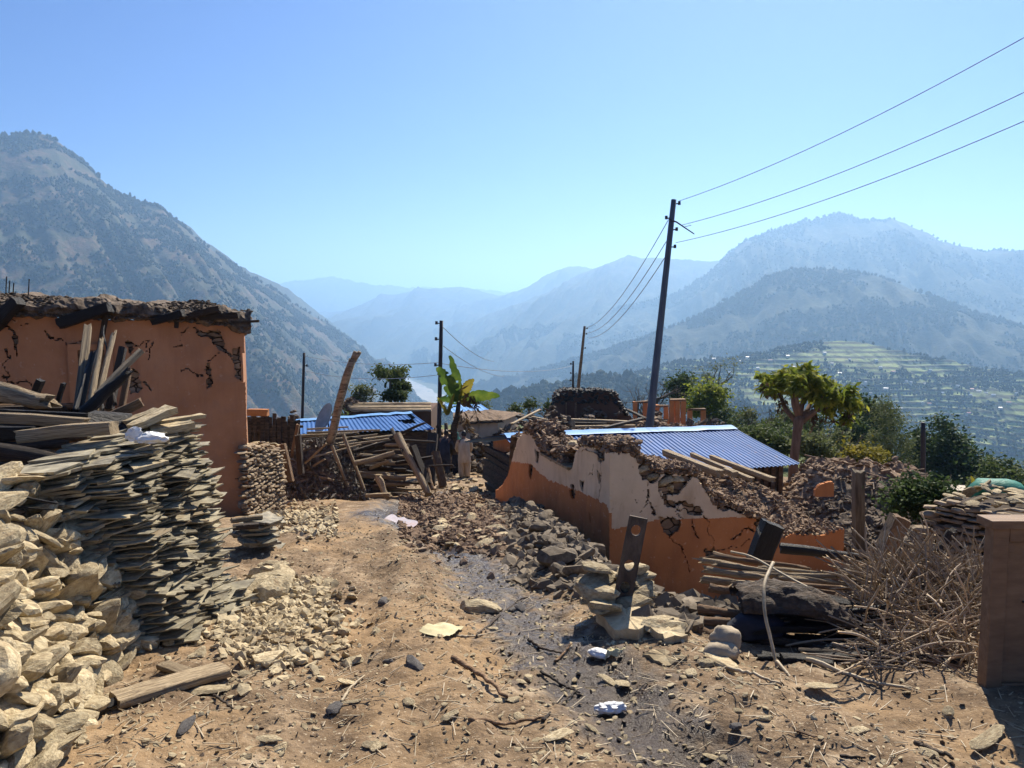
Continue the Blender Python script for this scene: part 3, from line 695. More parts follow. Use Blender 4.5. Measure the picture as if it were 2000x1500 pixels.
M_course = mat('laid_stone', [(.28, (.10, .072, .045)), (.45, (.23, .17, .11)), (.6, (.34, .265, .175)), (.8, (.46, .38, .27))], scale=3.4, rough=.95, bump=.5, bscale=14, layers=[(7, (1, 1, 1), .58, .68, (.14, .085, .045), .6)])
M_gap = mat('wall_fill', [(.4, (.05, .036, .025)), (.7, (.10, .075, .052))], scale=5, rough=1, bump=.4)
# ------------------------------------------------------------------ terracotta house on the left
A0 = gp(487, 1004); A0[2] -= .1
B0 = A0 + np.array([-.95, -.32, 0]) * 9.0
W = Wall(A0, B0)
tl = W.poly([(498, 634), (480, 641), (440, 634), (400, 630), (330, 626), (250, 624), (160, 622), (80, 618), (0, 616), (-120, 612), (-300, 606)])
top = interp_fn(tl)
cr = lambda pts, w: (W.poly(pts), w)
cracks = [cr([(-5, 628), (21, 644), (30, 672), (37, 693)], .035), cr([(14, 683), (24, 700), (9, 708), (14, 732)], .03), cr([(86, 645), (105, 665), (130, 672), (166, 665)], .028), cr([(130, 672), (142, 682), (160, 680)], .02),
          cr([(0, 735), (35, 742), (70, 756)], .035), cr([(437, 686), (458, 700), (488, 690)], .06), cr([(371, 641), (350, 652), (362, 668), (340, 680)], .018), cr([(350, 728), (368, 722), (396, 732)], .02),
          cr([(282, 700), (290, 690), (300, 672)], .018), cr([(430, 655), (420, 690), (405, 705)], .02), cr([(455, 940), (476, 936), (484, 955)], .02), cr([(262, 672), (290, 668), (282, 690)], .016), cr([(20, 622), (40, 636), (58, 634)], .02), cr([(470, 890), (484, 882)], .03), cr([(288, 745), (294, 760), (292, 775)], .016)]
blobs = [W.poly(p) for p in ([(244, 668), (252, 663), (262, 668), (258, 680), (254, 692), (249, 682)], [(256, 718), (265, 728), (280, 745), (282, 757), (268, 765), (258, 775), (252, 760)],
         [(371, 641), (424, 643), (434, 665), (437, 688), (424, 686), (414, 664), (402, 658), (382, 657)], [(458, 683), (472, 679), (476, 700), (500, 708), (500, 740), (462, 746), (458, 715)], [(404, 700), (410, 725), (416, 753), (406, 758), (400, 732)], [(480, 955), (488, 950), (492, 985), (482, 980)])]
house = empty('terracotta_house', 'terracotta plastered house with cracked facade and mud roof behind the slate stack', 'house', A0)
a = Acc(); core(a, W, .06, 8.6, -.2, lambda u: top(u) - .05, 5.0, .06, -.03, .03, 1.0); body = part('wall', a, M_mas, house)
a = Acc(); plaster(a, W, 0.0, 8.6, -.2, top, .022, cracks, blobs, seed=2.0, edge=.02); part('plaster', a, M_terra, body, top=house)
a = Acc()   # plaster on the sunlit end wall
We = Wall(A0 + W.U * .03, A0 + W.U * .03 - W.N * 5.0); We.N = -W.U
plaster(a, We, 0.06, 5.0, -.2, lambda u: np.full(np.shape(u), top(0.05) - .06), .04, [], [], seed=5.0); part('end_plaster', a, M_terra, body, top=house)
# blocked doorway with a plain frame
a = Acc(); d0 = W.uv(133, 672); d1 = W.uv(214, 690)
for (u0_, u1_, v0_, v1_) in ((d1[0] - .05, d0[0], d0[1] - .1, d0[1]), (d0[0] - .14, d0[0], -.2, d0[1] - .102), (d1[0] - .05, d1[0] + .06, -.2, d0[1] - .102)):
    q = [W.P(np.array(x), np.array(y), np.array(.016)) for x, y in ((u0_, v0_), (u1_, v0_), (u1_, v1_), (u0_, v1_))]; hexa(a, q, W.N * .05)
fr = part('door_frame', a, M_terra, house)
a = Acc(); q = [W.P(np.array(x), np.array(y), np.array(.017)) for x, y in ((d1[0] + .062, -.2), (d0[0] - .142, -.2), (d0[0] - .142, d0[1] - .104), (d1[0] + .062, d0[1] - .104))]; hexa(a, q, W.N * .012)
part('door', a, M_brown, fr, top=house)
# mud roof: thick ragged layer of earth and slate rubble
a = Acc(); nu, nt_ = 220, 24
us = np.linspace(-.12, 8.8, nu); ts = np.linspace(0, 1, nt_)
Ug, Tg = np.meshgrid(us, ts, indexing='ij')
base = top(Ug) - .06 + .07 * fbm(Ug * 2.2, Ug * 0, 3)
prof_n = np.interp(Tg, [0, .12, .3, .45, .6, 1], [-.05, .12, .16, .05, -.25, -4.8]); prof_h = np.interp(Tg, [0, .12, .3, .45, .6, 1], [0, .03, .14, .26, .30, .34])
hh = base + prof_h * (1 + .35 * fbm(Ug * 1.3, Tg * 2, 3)); nn = prof_n + .06 * fbm(Ug * 6, Tg * 9, 3)
a.add(W.P(Ug, hh + .03 * fbm(Ug * 9, Tg * 14, 2), nn).reshape(-1, 3), grid_faces(nu, nt_))
roof = part('roof', a, M_drub, house)
a = Acc(); n = 5200; u = rng.uniform(-.12, 8.7, n); n_ = rng.uniform(-.5, .17, n); hz = top(u) - .02 + np.interp(n_, [-.5, 0, .14], [.33, .2, .03]) * (1 + .35 * fbm(u * 1.3, n_, 2))
scatter(a, CHIP, W.P(u, hz, n_), rng.uniform(.02, .085, n) * rng.uniform(.6, 1.3, n), 0, .35); part('rubble', a, M_drub, roof, top=house)['kind'] = 'stuff'
RB = [((-10, 640), (48, 588), 20, 'charred beam end jutting out over the wall at far left of the mud roof'), ((120, 632), (222, 600), 20, 'black beam end jutting from the mud roof above the doorway'), ((300, 628), (362, 612), 14, 'stubby dark beam lying in mud roof'), ((365, 620), (432, 602), 12, 'upper pale-edged board lying on the mud roof near its end'), ((392, 620), (468, 616), 12, 'flat dark board under the upper board on mud roof'), ((420, 632), (505, 627), 5, 'thin batten sticking out past the corner of the mud roof'), ((196, 690), (212, 606), 8, 'thin dark stick slanting across the roof edge by the planks'), ((345, 640), (348, 618), 6, 'short peg standing at the mud roof edge')]
for (p, q, th, lb) in RB:
    P0 = W.P(*[np.array(x) for x in (*W.uv(*p), .12)]); P1 = W.P(*[np.array(x) for x in (*W.uv(*q), .16)])
    if th > 8: P1 = P1 + W.N * .15
    h = th / F_PX * P0[1]; timber('roof_beam', P0, P1, h * 1.2, h, M_char if th > 13 else M_dwood, lb, 'beam')
for px, t_ in ((10, 540), (16, 548), (24, 552), (54, 545)):
    P0 = at(px, 600, 15.5); P1 = at(px + 3, t_, 15.5); a = Acc(); tube(a, [P0, P1], .012, 5); solo('iron_rod', a, M_char, 'thin dark reinforcing rod rising behind the terracotta house roof', 'rod', 'thin rods above the terracotta roof')

# ------------------------------------------------------------------ ruined orange and cream house on the right
def hit(px, py, Y): return at(px, py, Y)
A1 = at(1190, 1110, 10.5); C1 = at(968, 972, 16.5); B1 = at(1648, 1122, 11.4)
zb = -4.1
A1[2] = C1[2] = B1[2] = zb
W2 = Wall(A1, B1); W1 = Wall(A1, C1)
t2 = W2.poly([(1186, 884), (1230, 885), (1245, 900), (1258, 912), (1290, 924), (1345, 925), (1362, 933), (1378, 955), (1392, 982), (1425, 990), (1462, 1006), (1492, 1018), (1500, 1040), (1532, 1052), (1545, 1044), (1600, 1042), (1650, 1036)])
t1 = W1.poly([(1193, 884), (1160, 872), (1133, 872), (1123, 885), (1117, 910), (1112, 916), (1062, 888), (1056, 884), (1050, 868), (1036, 846), (1022, 845), (1012, 856), (1006, 872), (999, 900), (992, 925), (984, 940), (976, 950), (962, 962)])
top2 = interp_fn(t2); top1 = interp_fn(t1)
c2 = lambda pts, w: (W2.poly(pts), w)
c1 = lambda pts, w: (W1.poly(pts), w)
crk2 = [c2([(1305, 962), (1306, 986), (1330, 984), (1347, 996), (1368, 999)], .07), c2([(1265, 945), (1268, 975), (1280, 1002)], .025), c2([(1268, 975), (1255, 990), (1250, 1005)], .012), c2([(1347, 1000), (1350, 1030), (1362, 1052)], .02), c2([(1368, 1000), (1385, 1025), (1397, 1055), (1390, 1075)], .02), c2([(1315, 1050), (1330, 1075), (1345, 1112)], .02),
        c2([(1425, 1052), (1450, 1040), (1475, 1042), (1492, 1030)], .03), c2([(1400, 1075), (1430, 1066), (1470, 1056)], .02), c2([(1600, 1045), (1594, 1060), (1597, 1078)], .012), c2([(1290, 950), (1300, 975), (1330, 1000), (1350, 990)], .018), c2([(1240, 960), (1243, 985)], .01), c2([(1330, 984), (1322, 1000), (1335, 1012)], .015)]
blb2 = [W2.poly(p) for p in ([(1252, 900), (1278, 912), (1288, 930), (1275, 945), (1254, 936)], [(1283, 940), (1300, 928), (1352, 922), (1338, 950), (1318, 967), (1304, 962), (1288, 950)], [(1260, 958), (1268, 958), (1270, 975), (1262, 976)], [(1288, 1012), (1305, 1008), (1328, 1014), (1326, 1036), (1312, 1048), (1298, 1036)], [(1277, 998), (1284, 1000), (1285, 1012), (1278, 1012)], [(1374, 1066), (1398, 1070), (1396, 1086), (1376, 1084)], [(1395, 975), (1440, 984), (1432, 994), (1400, 990)], [(1470, 1020), (1500, 1018), (1500, 1062), (1482, 1056)], [(1335, 985), (1372, 990), (1368, 1006), (1345, 1006)])]
crk1 = [c1([(1172, 884), (1176, 920), (1170, 955), (1167, 978)], .035), c1([(1160, 900), (1150, 930)], .012), c1([(1150, 1002), (1152, 1030), (1160, 1050)], .03), c1([(1087, 995), (1088, 1005)], .02)]
blb1 = [W1.poly(p) for p in ([(1165, 922), (1174, 924), (1173, 945), (1168, 944)], [(1113, 946), (1124, 955), (1122, 974), (1114, 968)], [(1131, 936), (1138, 942), (1139, 964), (1133, 958)], [(1030, 908), (1040, 912), (1038, 938), (1032, 932)], [(1044, 872), (1053, 885), (1051, 908), (1046, 900)], [(1160, 880), (1182, 882), (1180, 902), (1170, 902)])]
sp2 = interp_fn(W2.poly([(1186, 1036), (1200, 1034), (1260, 1022), (1285, 1015), (1480, 1009), (1492, 1005)])); e2 = W2.uv(1494, 1005)[0]
sp1 = interp_fn(W1.poly([(1191, 1000), (1185, 986), (1150, 968), (1110, 952), (1070, 938), (1035, 906), (1010, 903), (990, 900)]))
ruin = empty('ruined_house', 'roofless earthquake-broken house with cream upper walls and orange dado', 'house', A1)
a = Acc(); core(a, W2, .02, W2.L, -.5, lambda u: top2(u) - .02, .42, .04, -.035, .02, 3.0); core(a, W1, .02, W1.L * 1.01, -.5, lambda u: top1(u) - .02, .42, .04, -.035, .02, 4.0)
body = part('wall', a, M_mas, ruin)
a = Acc()
plaster(a, W2, 0, W2.L, -.5, top2, .018, crk2, blb2, seed=7, split=lambda u: np.where(u < e2, sp2(u), 99), edge=.03)
plaster(a, W1, 0, W1.L, -.5, top1, .022, crk1, blb1, seed=9, split=sp1, edge=.03)
part('plaster', a, [M_orange, M_white], body, top=ruin)
# wooden sill in the broken window gap
s0 = W1.uv(1060, 888); s1 = W1.uv(1113, 917)
a = Acc(); q = [W1.P(np.array(x), np.array(y), np.array(n)) for x, y, n in ((s0[0], s0[1], .05), (s1[0], s1[1], .05), (s1[0], s1[1], -.4), (s0[0], s0[1], -.4))]; hexa(a, q, (0, 0, .04)); part('window_sill', a, M_wood, ruin)
# rubble lying along the broken wall tops, and the collapsed slope behind
a = Acc()
def cap_rubble(Wl, topf, ulo, uhi, n, hgt, sz):
    u = rng.uniform(ulo, uhi, n); nn = rng.uniform(-.5, .02, n); up = hgt(u) * rng.uniform(0, 1, n)
    scatter(a, PEB, Wl.P(u, topf(u) + up, nn), rng.uniform(.3, 1, n) ** 2 * sz, 0, .5)
uA, uB = sorted((W1.uv(1112, 880)[0], W1.uv(1024, 850)[0]))
cap_rubble(W1, lambda u: np.maximum(top1(u), 0), uA + .3, uB, 2200, lambda u: .30 * np.sin(np.clip((u - uA - .2) / (uB - uA), 0, 1) * math.pi) ** .6, .10)
cap_rubble(W1, top1, 0, W1.uv(1128, 870)[0], 900, lambda u: .14 + u * 0, .08)
cap_rubble(W2, top2, 0, W2.uv(1500, 1000)[0], 3200, lambda u: .13 + .04 * np.sin(u * 5), .075)
cap_rubble(W2, top2, W2.uv(1490, 1000)[0], W2.L, 500, lambda u: .07 + u * 0, .06)
part('rubble', a, M_rub, body, top=ruin)['kind'] = 'stuff'
# collapsed interior: a slope of earth, slate and stone
def slope_z(x, y):
    u = (np.stack([x - A1[0], y - A1[1]], -1) @ W2.U[:2]); n = -(np.stack([x - A1[0], y - A1[1]], -1) @ W2.N[:2])
    e = np.interp(u, [-.2, .4, 1.2, 1.8, 2.5, 3.2, 3.9, 4.6], [1.75, 1.66, 1.5, 1.42, 1.38, 1.3, 1.0, .55])
    h = np.interp(u, [0, 1, 2, 3, 4.0, 4.6], top2(np.array([.05, 1, 2, 3, 3.6, 3.6])))
    z = zb + h * .96 + (e - h * .9) * sstep(0, 2.0, n) * .75 - .25 * sstep(2.5, 6, n) - 1.2 * sstep(3.4, 5.0, u) * (1 - .3 * sstep(0, 3, n))
    return z + .07 * fbm(x * 2, y * 2, 4) + .02 * fbm(x * 9, y * 9, 2)
xs = np.linspace(-.05, 5.4, 110); ns = np.linspace(.25, 6.2, 100)
Ug, Ng = np.meshgrid(xs, ns, indexing='ij'); X = A1[0] + Ug * W2.U[0] - Ng * W2.N[0]; Y = A1[1] + Ug * W2.U[1] - Ng * W2.N[1]
Z = slope_z(X, Y); edge_ = np.maximum(sstep(5.0, 5.4, Ug), sstep(5.6, 6.2, Ng)); Z = Z * (1 - edge_) + (zb - .6) * edge_
a = Acc(); a.add(np.stack([X, Y, Z], -1).reshape(-1, 3), grid_faces(110, 100)[:, ::-1])
n = 14000; u = rng.uniform(.0, 5.0, n); q = rng.uniform(.2, 5.6, n); x = A1[0] + u * W2.U[0] - q * W2.N[0]; y = A1[1] + u * W2.U[1] - q * W2.N[1]
z = slope_z(x, y)
scatter(a, PEB + CHIP, np.stack([x, y, z], 1), rng.uniform(.2, 1, n) ** 2.5 * .09 + .012, 0, .5)
n = 2200; u = rng.uniform(0, 5.0, n); q = rng.uniform(.2, 5.6, n); x = A1[0] + u * W2.U[0] - q * W2.N[0]; y = A1[1] + u * W2.U[1] - q * W2.N[1]; z = slope_z(x, y) + .03
S_ = np.stack([rng.uniform(.05, .22, n), rng.uniform(.008, .02, n), rng.uniform(.008, .016, n)], 1)
STRAW = [(box_pts((-.5, -.5, -.5), (.5, .5, .5)), BOXF)]
scatter(a, STRAW, np.stack([x, y, z], 1), S_, 0, .35)
o = solo('collapse_rubble', a, M_rub, 'slope of brown earth and roof rubble inside the roofless house', 'rubble', kind='stuff')
# loose planks lying on the collapse
TPL = [((1300, 884, 13.6), (1408, 926, 12.2), 20, 'longest squared plank lying on rubble in front of the blue roof'), ((1352, 888, 13.8), (1470, 938, 12.4), 13, 'middle thin plank on the rubble beside the longest plank'), ((1390, 893, 14.0), (1512, 938, 12.6), 14, 'outer thin plank on the rubble pointing to the grey concrete post')]
for p, q, th, lb in TPL: px_timber('loose_plank', p, q, th * .62, M_wood, lb, 'plank', flat=.75)
px_timber('plank_offcut', (1418, 918, 12.8), (1436, 926, 12.6), 10, M_wood, 'short block wedged under the planks on the rubble', 'timber')
# patches of exposed stones: a few big blocks sticking out at the breaks
for px, py, r in ((1262, 918, .15), (1276, 934, .13), (1300, 944, .16), (1325, 938, .17), (1312, 956, .11), (1170, 896, .1), (1105, 868, .17), (1145, 878, .18), (1208, 884, .12)):
    Wl = W2 if px > 1190 else W1; u, v = Wl.uv(px, py); p = Wl.P(np.array(u), np.array(v), np.array(-.08 if px not in (1105, 1145, 1208) else -.15))
    stone_obj('wall_stone', p, r, 'brown stone exposed in the broken top of the cream wall', 'stone', 'stones exposed in the cream wall')

# ------------------------------------------------------------------ blue roofed houses
M_blue = mat('blue_roof_sheet', [(.35, (.022, .095, .27)), (.65, (.035, .125, .34))], scale=.8, rough=.62, bump=.05, spec=.12, layers=[(5, (1, 1, 1), .58, .70, (.12, .13, .17), .5), (1.1, (1, 1, 1), .55, .7, (.05, .12, .33), .4)])
M_cap = mat('ridge_cap_sheen', [(.35, (.10, .25, .52)), (.65, (.16, .33, .60))], scale=.9, rough=.3, bump=.05, spec=.5, layers=[(6, (1, 1, 1), .56, .72, (.3, .42, .6), .5)])  # paler blue and whitish blotches paint the sun's sheen into the colour
def corr_roof(acc, r0, r1, e0, e1, pitch=.19, amp=.035, sag=.0, mi=0, sub=6, notch=None):
    r0, r1, e0, e1 = [np.asarray(p, float) for p in (r0, r1, e0, e1)]
    n = int(np.linalg.norm(r1 - r0) / pitch) * sub + 1; m = 9
    s = np.linspace(0, 1, n); t = np.linspace(0, 1, m)
    S_, T_ = np.meshgrid(s, t, indexing='ij')
    P = (r0[None, None] * (1 - S_[..., None]) + r1 * S_[..., None]) * (1 - T_[..., None]) + (e0 * (1 - S_[..., None]) + e1 * S_[..., None]) * T_[..., None]
    N = np.cross(r1 - r0, e0 - r0); N /= np.linalg.norm(N); N = N if N[2] > 0 else -N
    ph = S_ * (n - 1) / sub * 2 * math.pi
    wav = np.clip(np.cos(ph) * 1.6, -1, 1) * amp + .02 * fbm(S_ * 9, T_ * 2, 2)
    P = P + wav[..., None] * N
    f = grid_faces(n, m)
    if notch: 
        k = notch(S_[:-1, :-1].ravel(), T_[:-1, :-1].ravel()); f = f[~k]
    b = acc.n
    acc.add(P.reshape(-1, 3), f, mi); acc.add((P - N * .012).reshape(-1, 3), f[:, ::-1], mi)
    return N
def gable_box(acc, corners, z0, tops, mi=0):
    pass
r0 = at(984, 850, 20.2); r1 = at(1428, 834, 24.2); e1 = at(1562, 906, 20.6); e0 = r0 + (e1 - r1) * .98
bl = empty('blue_roofed_house', 'low house with bright blue corrugated roof behind the ruined orange walls', 'house', (r0[0], r0[1], -5.3))
a = Acc(); Nn = corr_roof(a, r0, r1, e0, e1, .15, .014, sub=6); back = at(906, 863, 22.6); back1 = r1 + (back - r0)
corr_roof(a, r0, r1, back, back1, .15, .014, sub=6); rf = part('roof', a, M_blue, bl)
a = Acc(); dv = (e0 - r0); dv = dv / np.linalg.norm(dv); dw = (back - r0); dw = dw / np.linalg.norm(dw)
ss = np.linspace(0, 1, 40); Pm = r0 + (r1 - r0) * ss[:, None] + np.array([0, 0, .075]) + .012 * np.stack([0 * ss, 0 * ss, fbm(ss * 14, ss * 0, 2)], 1)
Vv = np.stack([Pm + dv * .42 - [0, 0, .015], Pm + dv * .02, Pm + dw * .3 - [0, 0, .03]], 1); a.add(Vv.reshape(-1, 3), grid_faces(40, 3)); part('ridge_cap', a, M_cap, rf, True, top=bl)
# body: stacked dark timber gable with orange boards under the verge
zf = -5.6
q0 = e0 + (r0 - e0) * .12; q0 = q0 + (r1 - r0) * .03
gL = back + (r0 - back) * .4 + (r1 - r0) * .03; gA = r0 + (r1 - r0) * .03
a = Acc()
nr_ = 13
for i in range(nr_):
    z = zf + .1 + i * .155
    if z > gA[2] - .12: break
    x0 = np.array([*gL[:2], z]); x1 = np.array([*q0[:2], z])
    tmax = min(1, max(0, (z - q0[2] + .1) / (gA[2] - q0[2])))
    x1 = x1 + (np.array([*gA[:2], z]) - x1) * tmax
    tmin = min(1, max(0, (z - gL[2] + .1) / (gA[2] - gL[2]))); x0 = x0 + (np.array([*gA[:2], z]) - x0) * tmin
    bar(a, x0 + rng.normal(0, .03, 3), x1 + rng.normal(0, .03, 3), .16, .14, jit=.012)
part('log_wall', a, M_dwood, bl)
a = Acc(); ed = (r1 - r0) / np.linalg.norm(r1 - r0)
for p, q in ((gL + (gA - gL) * .35, gA), (gA, q0)):
    for s_, hgt in ((0, .34),):
        p2 = p - ed * .06; q2 = q - ed * .06
        hexa(a, [p2 + [0, 0, -hgt - .1], q2 + [0, 0, -hgt - .1], q2 + [0, 0, -.1], p2 + [0, 0, -.1]], ed * .04)
part('gable_board', a, M_orange, bl)
a = Acc()   # far walls
w0 = q0 + ed * .2; w1 = e1 + (r1 - e1) * .12 - ed * .3; w2 = back1 + (r1 - back1) * .1 - ed * .3
for p, q in ((w0, w1), (w1, w2)): hexa(a, [[*p[:2], zf - .5], [*q[:2], zf - .5], [*q[:2], min(p[2], q[2]) - .1], [*p[:2], min(p[2], q[2]) - .1]], np.array([.1, .2, 0]))
part('wall', a, M_brown, bl)
a = Acc()
for k in range(5):
    p = w1 - ed * (.15 + .28 * k) + np.array([0, -.12, 0]); bar(a, [p[0], p[1], zf], [p[0], p[1], e1[2] - .08], .1, .1)
part('eave_posts', a, M_brown, bl)['kind'] = 'stuff'

r0 = at(578, 822, 33); r1 = at(803, 806, 34.5); e1 = at(848, 838, 30); e0 = at(575, 848, 29.2)
b2 = empty('blue_roofed_hut', 'hut with small blue corrugated roof and a torn eave beyond the leaning forked pole', 'house', (r0[0], r0[1], -6.6))
a = Acc(); corr_roof(a, r0, r1, e0, e1, .165, .015, sub=6, notch=lambda s, t: (((s - .88) / .07) ** 2 + ((t - .42) / .12) ** 2 < 1) | ((s > .93) & (s < .98) & (t < .3))); bk0 = r0 + [.2, 4, -1.0]; bk1 = r1 + [.2, 4, -1.0]; corr_roof(a, r0, r1, bk0, bk1, .165, .015, sub=6)
rf2 = part('roof', a, M_blue, b2)
a = Acc(); ss = np.linspace(0, 1, 30); Pm = r0 + (r1 - r0) * ss[:, None] + np.array([0, 0, .08]) + .02 * np.stack([0 * ss, 0 * ss, fbm(ss * 14, ss * 0 + 4, 2)], 1); dv = (e0 - r0) / np.linalg.norm(e0 - r0)
a.add(np.stack([Pm + dv * .6 - [0, 0, .02], Pm, Pm + [0, .3, -.08]], 1).reshape(-1, 3), grid_faces(30, 3)); part('ridge_cap', a, M_cap, rf2, True, top=b2)
a = Acc()
c = [e0 + [.2, .3, -.15], e1 + [-.3, .3, -.15], bk1 + [-.3, -.3, -.15], bk0 + [.2, -.3, -.15]]
for i in range(4):
    p, q = c[i], c[(i + 1) % 4]; hexa(a, [[*p[:2], -7.2], [*q[:2], -7.2], q, p], np.array([.03, .12, 0]))
part('wall', a, M_dwood, b2)
# satellite dish on the hut roof
dc = at(640, 820, 29.5); ds = empty('satellite_dish', 'grey satellite dish leaning on the small blue roof beside the forked pole', 'dish', dc - [0, 0, .5])
a = Acc(); n = 28; dn = np.array([-.75, -.5, .42]); dn /= np.linalg.norm(dn); _, s_, t_ = frame_of(dn); V = []
for k in range(6):
    r = .62 * k / 5
    for i in range(n): an = 2 * math.pi * i / n; V.append(dc + s_ * r * math.cos(an) + t_ * r * math.sin(an) + dn * .2 * (r / .62) ** 2)
V = np.array(V); f = grid_faces(6, n); f2 = np.array([[i * n + n - 1, (i + 1) * n + n - 1, (i + 1) * n, i * n] for i in range(5)])
a.add(V, [np.vstack([f, f2])]); a.add(V - dn * .015, [np.vstack([f, f2])[:, ::-1]])
M_dish = mat('dish_grey', [(.4, (.22, .23, .24)), (.7, (.32, .33, .34))], scale=3, rough=.5, bump=0)
part('reflector', a, M_dish, ds, True)
a = Acc(); tube(a, [dc - dn * .02, dc + [0, .15, -.6]], .025, 6); part('mount', a, M_char, ds)
# ------------------------------------------------------------------ poles and wires
M_pole = mat('pole_steel', [(.3, (.05, .055, .065)), (.6, (.10, .11, .125)), (.8, (.15, .155, .16))], scale=2, stretch=(3, 3, .4), rough=.55, bump=.1)
M_rust = mat('dark_iron', [(.3, (.018, .016, .018)), (.7, (.045, .04, .042))], scale=3, rough=.6, bump=.1)
M_wire = mat('wire_metal', [(.4, (.16, .17, .18)), (.6, (.24, .25, .26))], scale=3, rough=.5, bump=0)
def pole(base, topp, w0, w1, m, label, ins, group=None, name='utility_pole', n=10):
    base = np.asarray(base, float); topp = np.asarray(topp, float)
    e = empty(name, label, 'pole', base, group)
    a = Acc(); ts = np.linspace(-.08, 1, 7); tube(a, [base + (topp - base) * t for t in ts], np.interp(ts, [0, 1], [w0 / 2, w1 / 2]), n); part('pole', a, m, e, True)
    for (t, side) in ins:
        p = base + (topp - base) * t; r = np.interp(t, [0, 1], [w0, w1]) / 2
        a = Acc(); d = np.array([side, -.25, .05]); d /= np.linalg.norm(d)
        tube(a, [p + d * r * .5, p + d * (r + .12)], .025, 6); tube(a, [p + d * (r + .12) + [0, 0, -.05], p + d * (r + .12) + [0, 0, .08]], [.055, .05], 8); part('insulator', a, M_rust, e)
    return e
PB = at(1268, 836, 29); PT = at(1316, 390, 29.4); PB2 = PB + (PB - PT) * .25
pole(PB2, PT, .34, .2, M_pole, 'tall grey utility pole leaning behind the ridge of the large blue roof', [(.985, 1), (.895, 1), (.835, 1), (.935, -1)])
a = Acc(); tube(a, [at(1306, 428, 29.2), at(1322, 434, 29.2), at(1338, 445, 29.2), at(1356, 457, 29.2)], [.03, .03, .025, .02], 6); tube(a, [at(1336, 443, 29.2), at(1350, 440, 29.2)], .012, 5); solo('cross_arm', a, M_rust, 'bent iron arm hanging off the tall grey utility pole', 'bracket')
P2B = at(1126, 790, 62); P2T = at(1142, 637, 62)
pole(P2B, P2T, .3, .2, M_brown, 'farther leaning wooden utility pole behind the dark mud house', [(.97, 1), (.9, 1), (.72, 1)])
pole(at(1119, 790, 58), at(1119.5, 705, 58), .2, .14, M_rust, 'short thin dark pole with wire stubs behind the dark mud house', [(.93, -1), (.72, -1), (.55, -1)])
P3T = at(862, 626, 31)
pole(at(856, 905, 31), P3T, .2, .15, M_rust, 'slim dark iron pole beside the banana plant', [(.98, -1), (.87, -1), (.69, -1)])
pole(at(590, 830, 44), at(594, 689, 44), .17, .15, M_rust, 'bare dark iron pole behind the small blue roofed hut', [(.82, 1)])
pole(at(1803, 975, 23), at(1803, 825, 23), .16, .13, M_rust, 'blackened thin pole standing before the dark green trees', [])
def wire(p, q, sag, label, r=.012, group='overhead wires'):
    p = np.asarray(p, float); q = np.asarray(q, float); t = np.linspace(0, 1, 24)[:, None]
    P = p + (q - p) * t - np.array([0, 0, sag]) * 4 * t * (1 - t)
    a = Acc(); tube(a, P, r, 5); solo('wire', a, M_wire, label, 'wire', group)
for (p, q), nm in zip((((1325, 393), (2150, -12)), ((1330, 440), (2150, 108)), ((1320, 474), (2150, 170))), ('topmost', 'middle', 'lowest')):
    wire(at(*p, 29.2), at(*q, 17), .35, '%s of the three wires running from the tall pole to the upper right' % nm, .011)
for p, q, nm in (((1305, 430), (1146, 640), 'topmost'), ((1301, 472), (1148, 650), 'middle'), ((1299, 502), (1149, 660), 'lowest')):
    wire(at(*p, 29.2), at(*q, 62), .8, '%s of the three wires sloping down from the tall pole to the farther pole' % nm, .016)
wire(at(866, 640, 31), at(965, 706, 55), .3, 'upper thin wire dropping right from the iron pole by the banana', .014)
wire(at(866, 676, 31), at(985, 735, 55), .3, 'lower thin wire dropping right from the iron pole by the banana', .014)
wire(at(595, 695, 44), at(857, 708, 31), .25, 'thin wire between the two iron poles over the small blue roof', .012)
wire(at(857, 709, 31), at(1119, 714, 58), .4, 'thin wire running level behind the banana leaves to the short pole', .014)
wire(at(595, 724, 44), at(857, 732, 31), .3, 'second thin wire under the first between the two iron poles', .012)
# forked leaning pole
a = Acc(); tube(a, [at(636, 892, 19.3), at(650, 845, 19.3), at(662, 790, 19.3), at(676, 738, 19.3), at(689, 702, 19.3)], [.115, .105, .10, .10, .10], 10, jit=.04)
tube(a, [at(688, 704, 19.3), at(694, 686, 19.3)], [.06, .045], 8); tube(a, [at(690, 706, 19.3), at(703, 687, 19.3)], [.065, .05], 8)
solo('forked_pole', a, M_wood, 'thick curved wooden pole with a forked top leaning over the collapsed hut', 'pole', smooth=True)

# ------------------------------------------------------------------ left middle: pillar, slat fence, collapsed hut
pa = gp(484, 1006); pb = gp(556, 1000)
Wp = Wall(pb + [0, 0, -.2], pa + [0, 0, -.2]); tp = interp_fn(Wp.poly([(478, 868), (488, 866), (500, 869), (520, 868), (540, 874), (552, 880), (560, 905), (562, 1000)]))
a = Acc(); core(a, Wp, .03, Wp.L - .03, 0, lambda u: tp(u) - .05, 1.1, .03, -.06, .03, 6.0, 1); stone_face(a, Wp, 0, Wp.L, 0, tp, .085, .15)
M_mas2 = masonry('tan_dry_stone', (.24, .175, .115), (.42, .325, .22), (.07, .05, .034), 3.6)
solo('stone_pillar', a, [M_course, M_gap], 'short tan dry stone wall end beside the terracotta house corner', 'wall')
for k in range(16):
    px = 484 + k * 19 * .88 + rng.uniform(-4, 4); py = 868 + rng.uniform(-3, 3) + max(0, (k - 4)) * 9
    if px > 560: break
    stone_obj('wall_stone', at(px, py, 15.7), rng.uniform(.10, .16), 'flat tan stone lying loose on top of the dry stone wall end', 'stone', 'loose stones on the wall end', sq=(1.2, 1, .5))
fa = at(486, 880, 21); fence = empty('board_fence', 'ragged fence of dark upright boards behind the dry stone wall end', 'fence', fa - [0, 0, .4])
a = Acc()
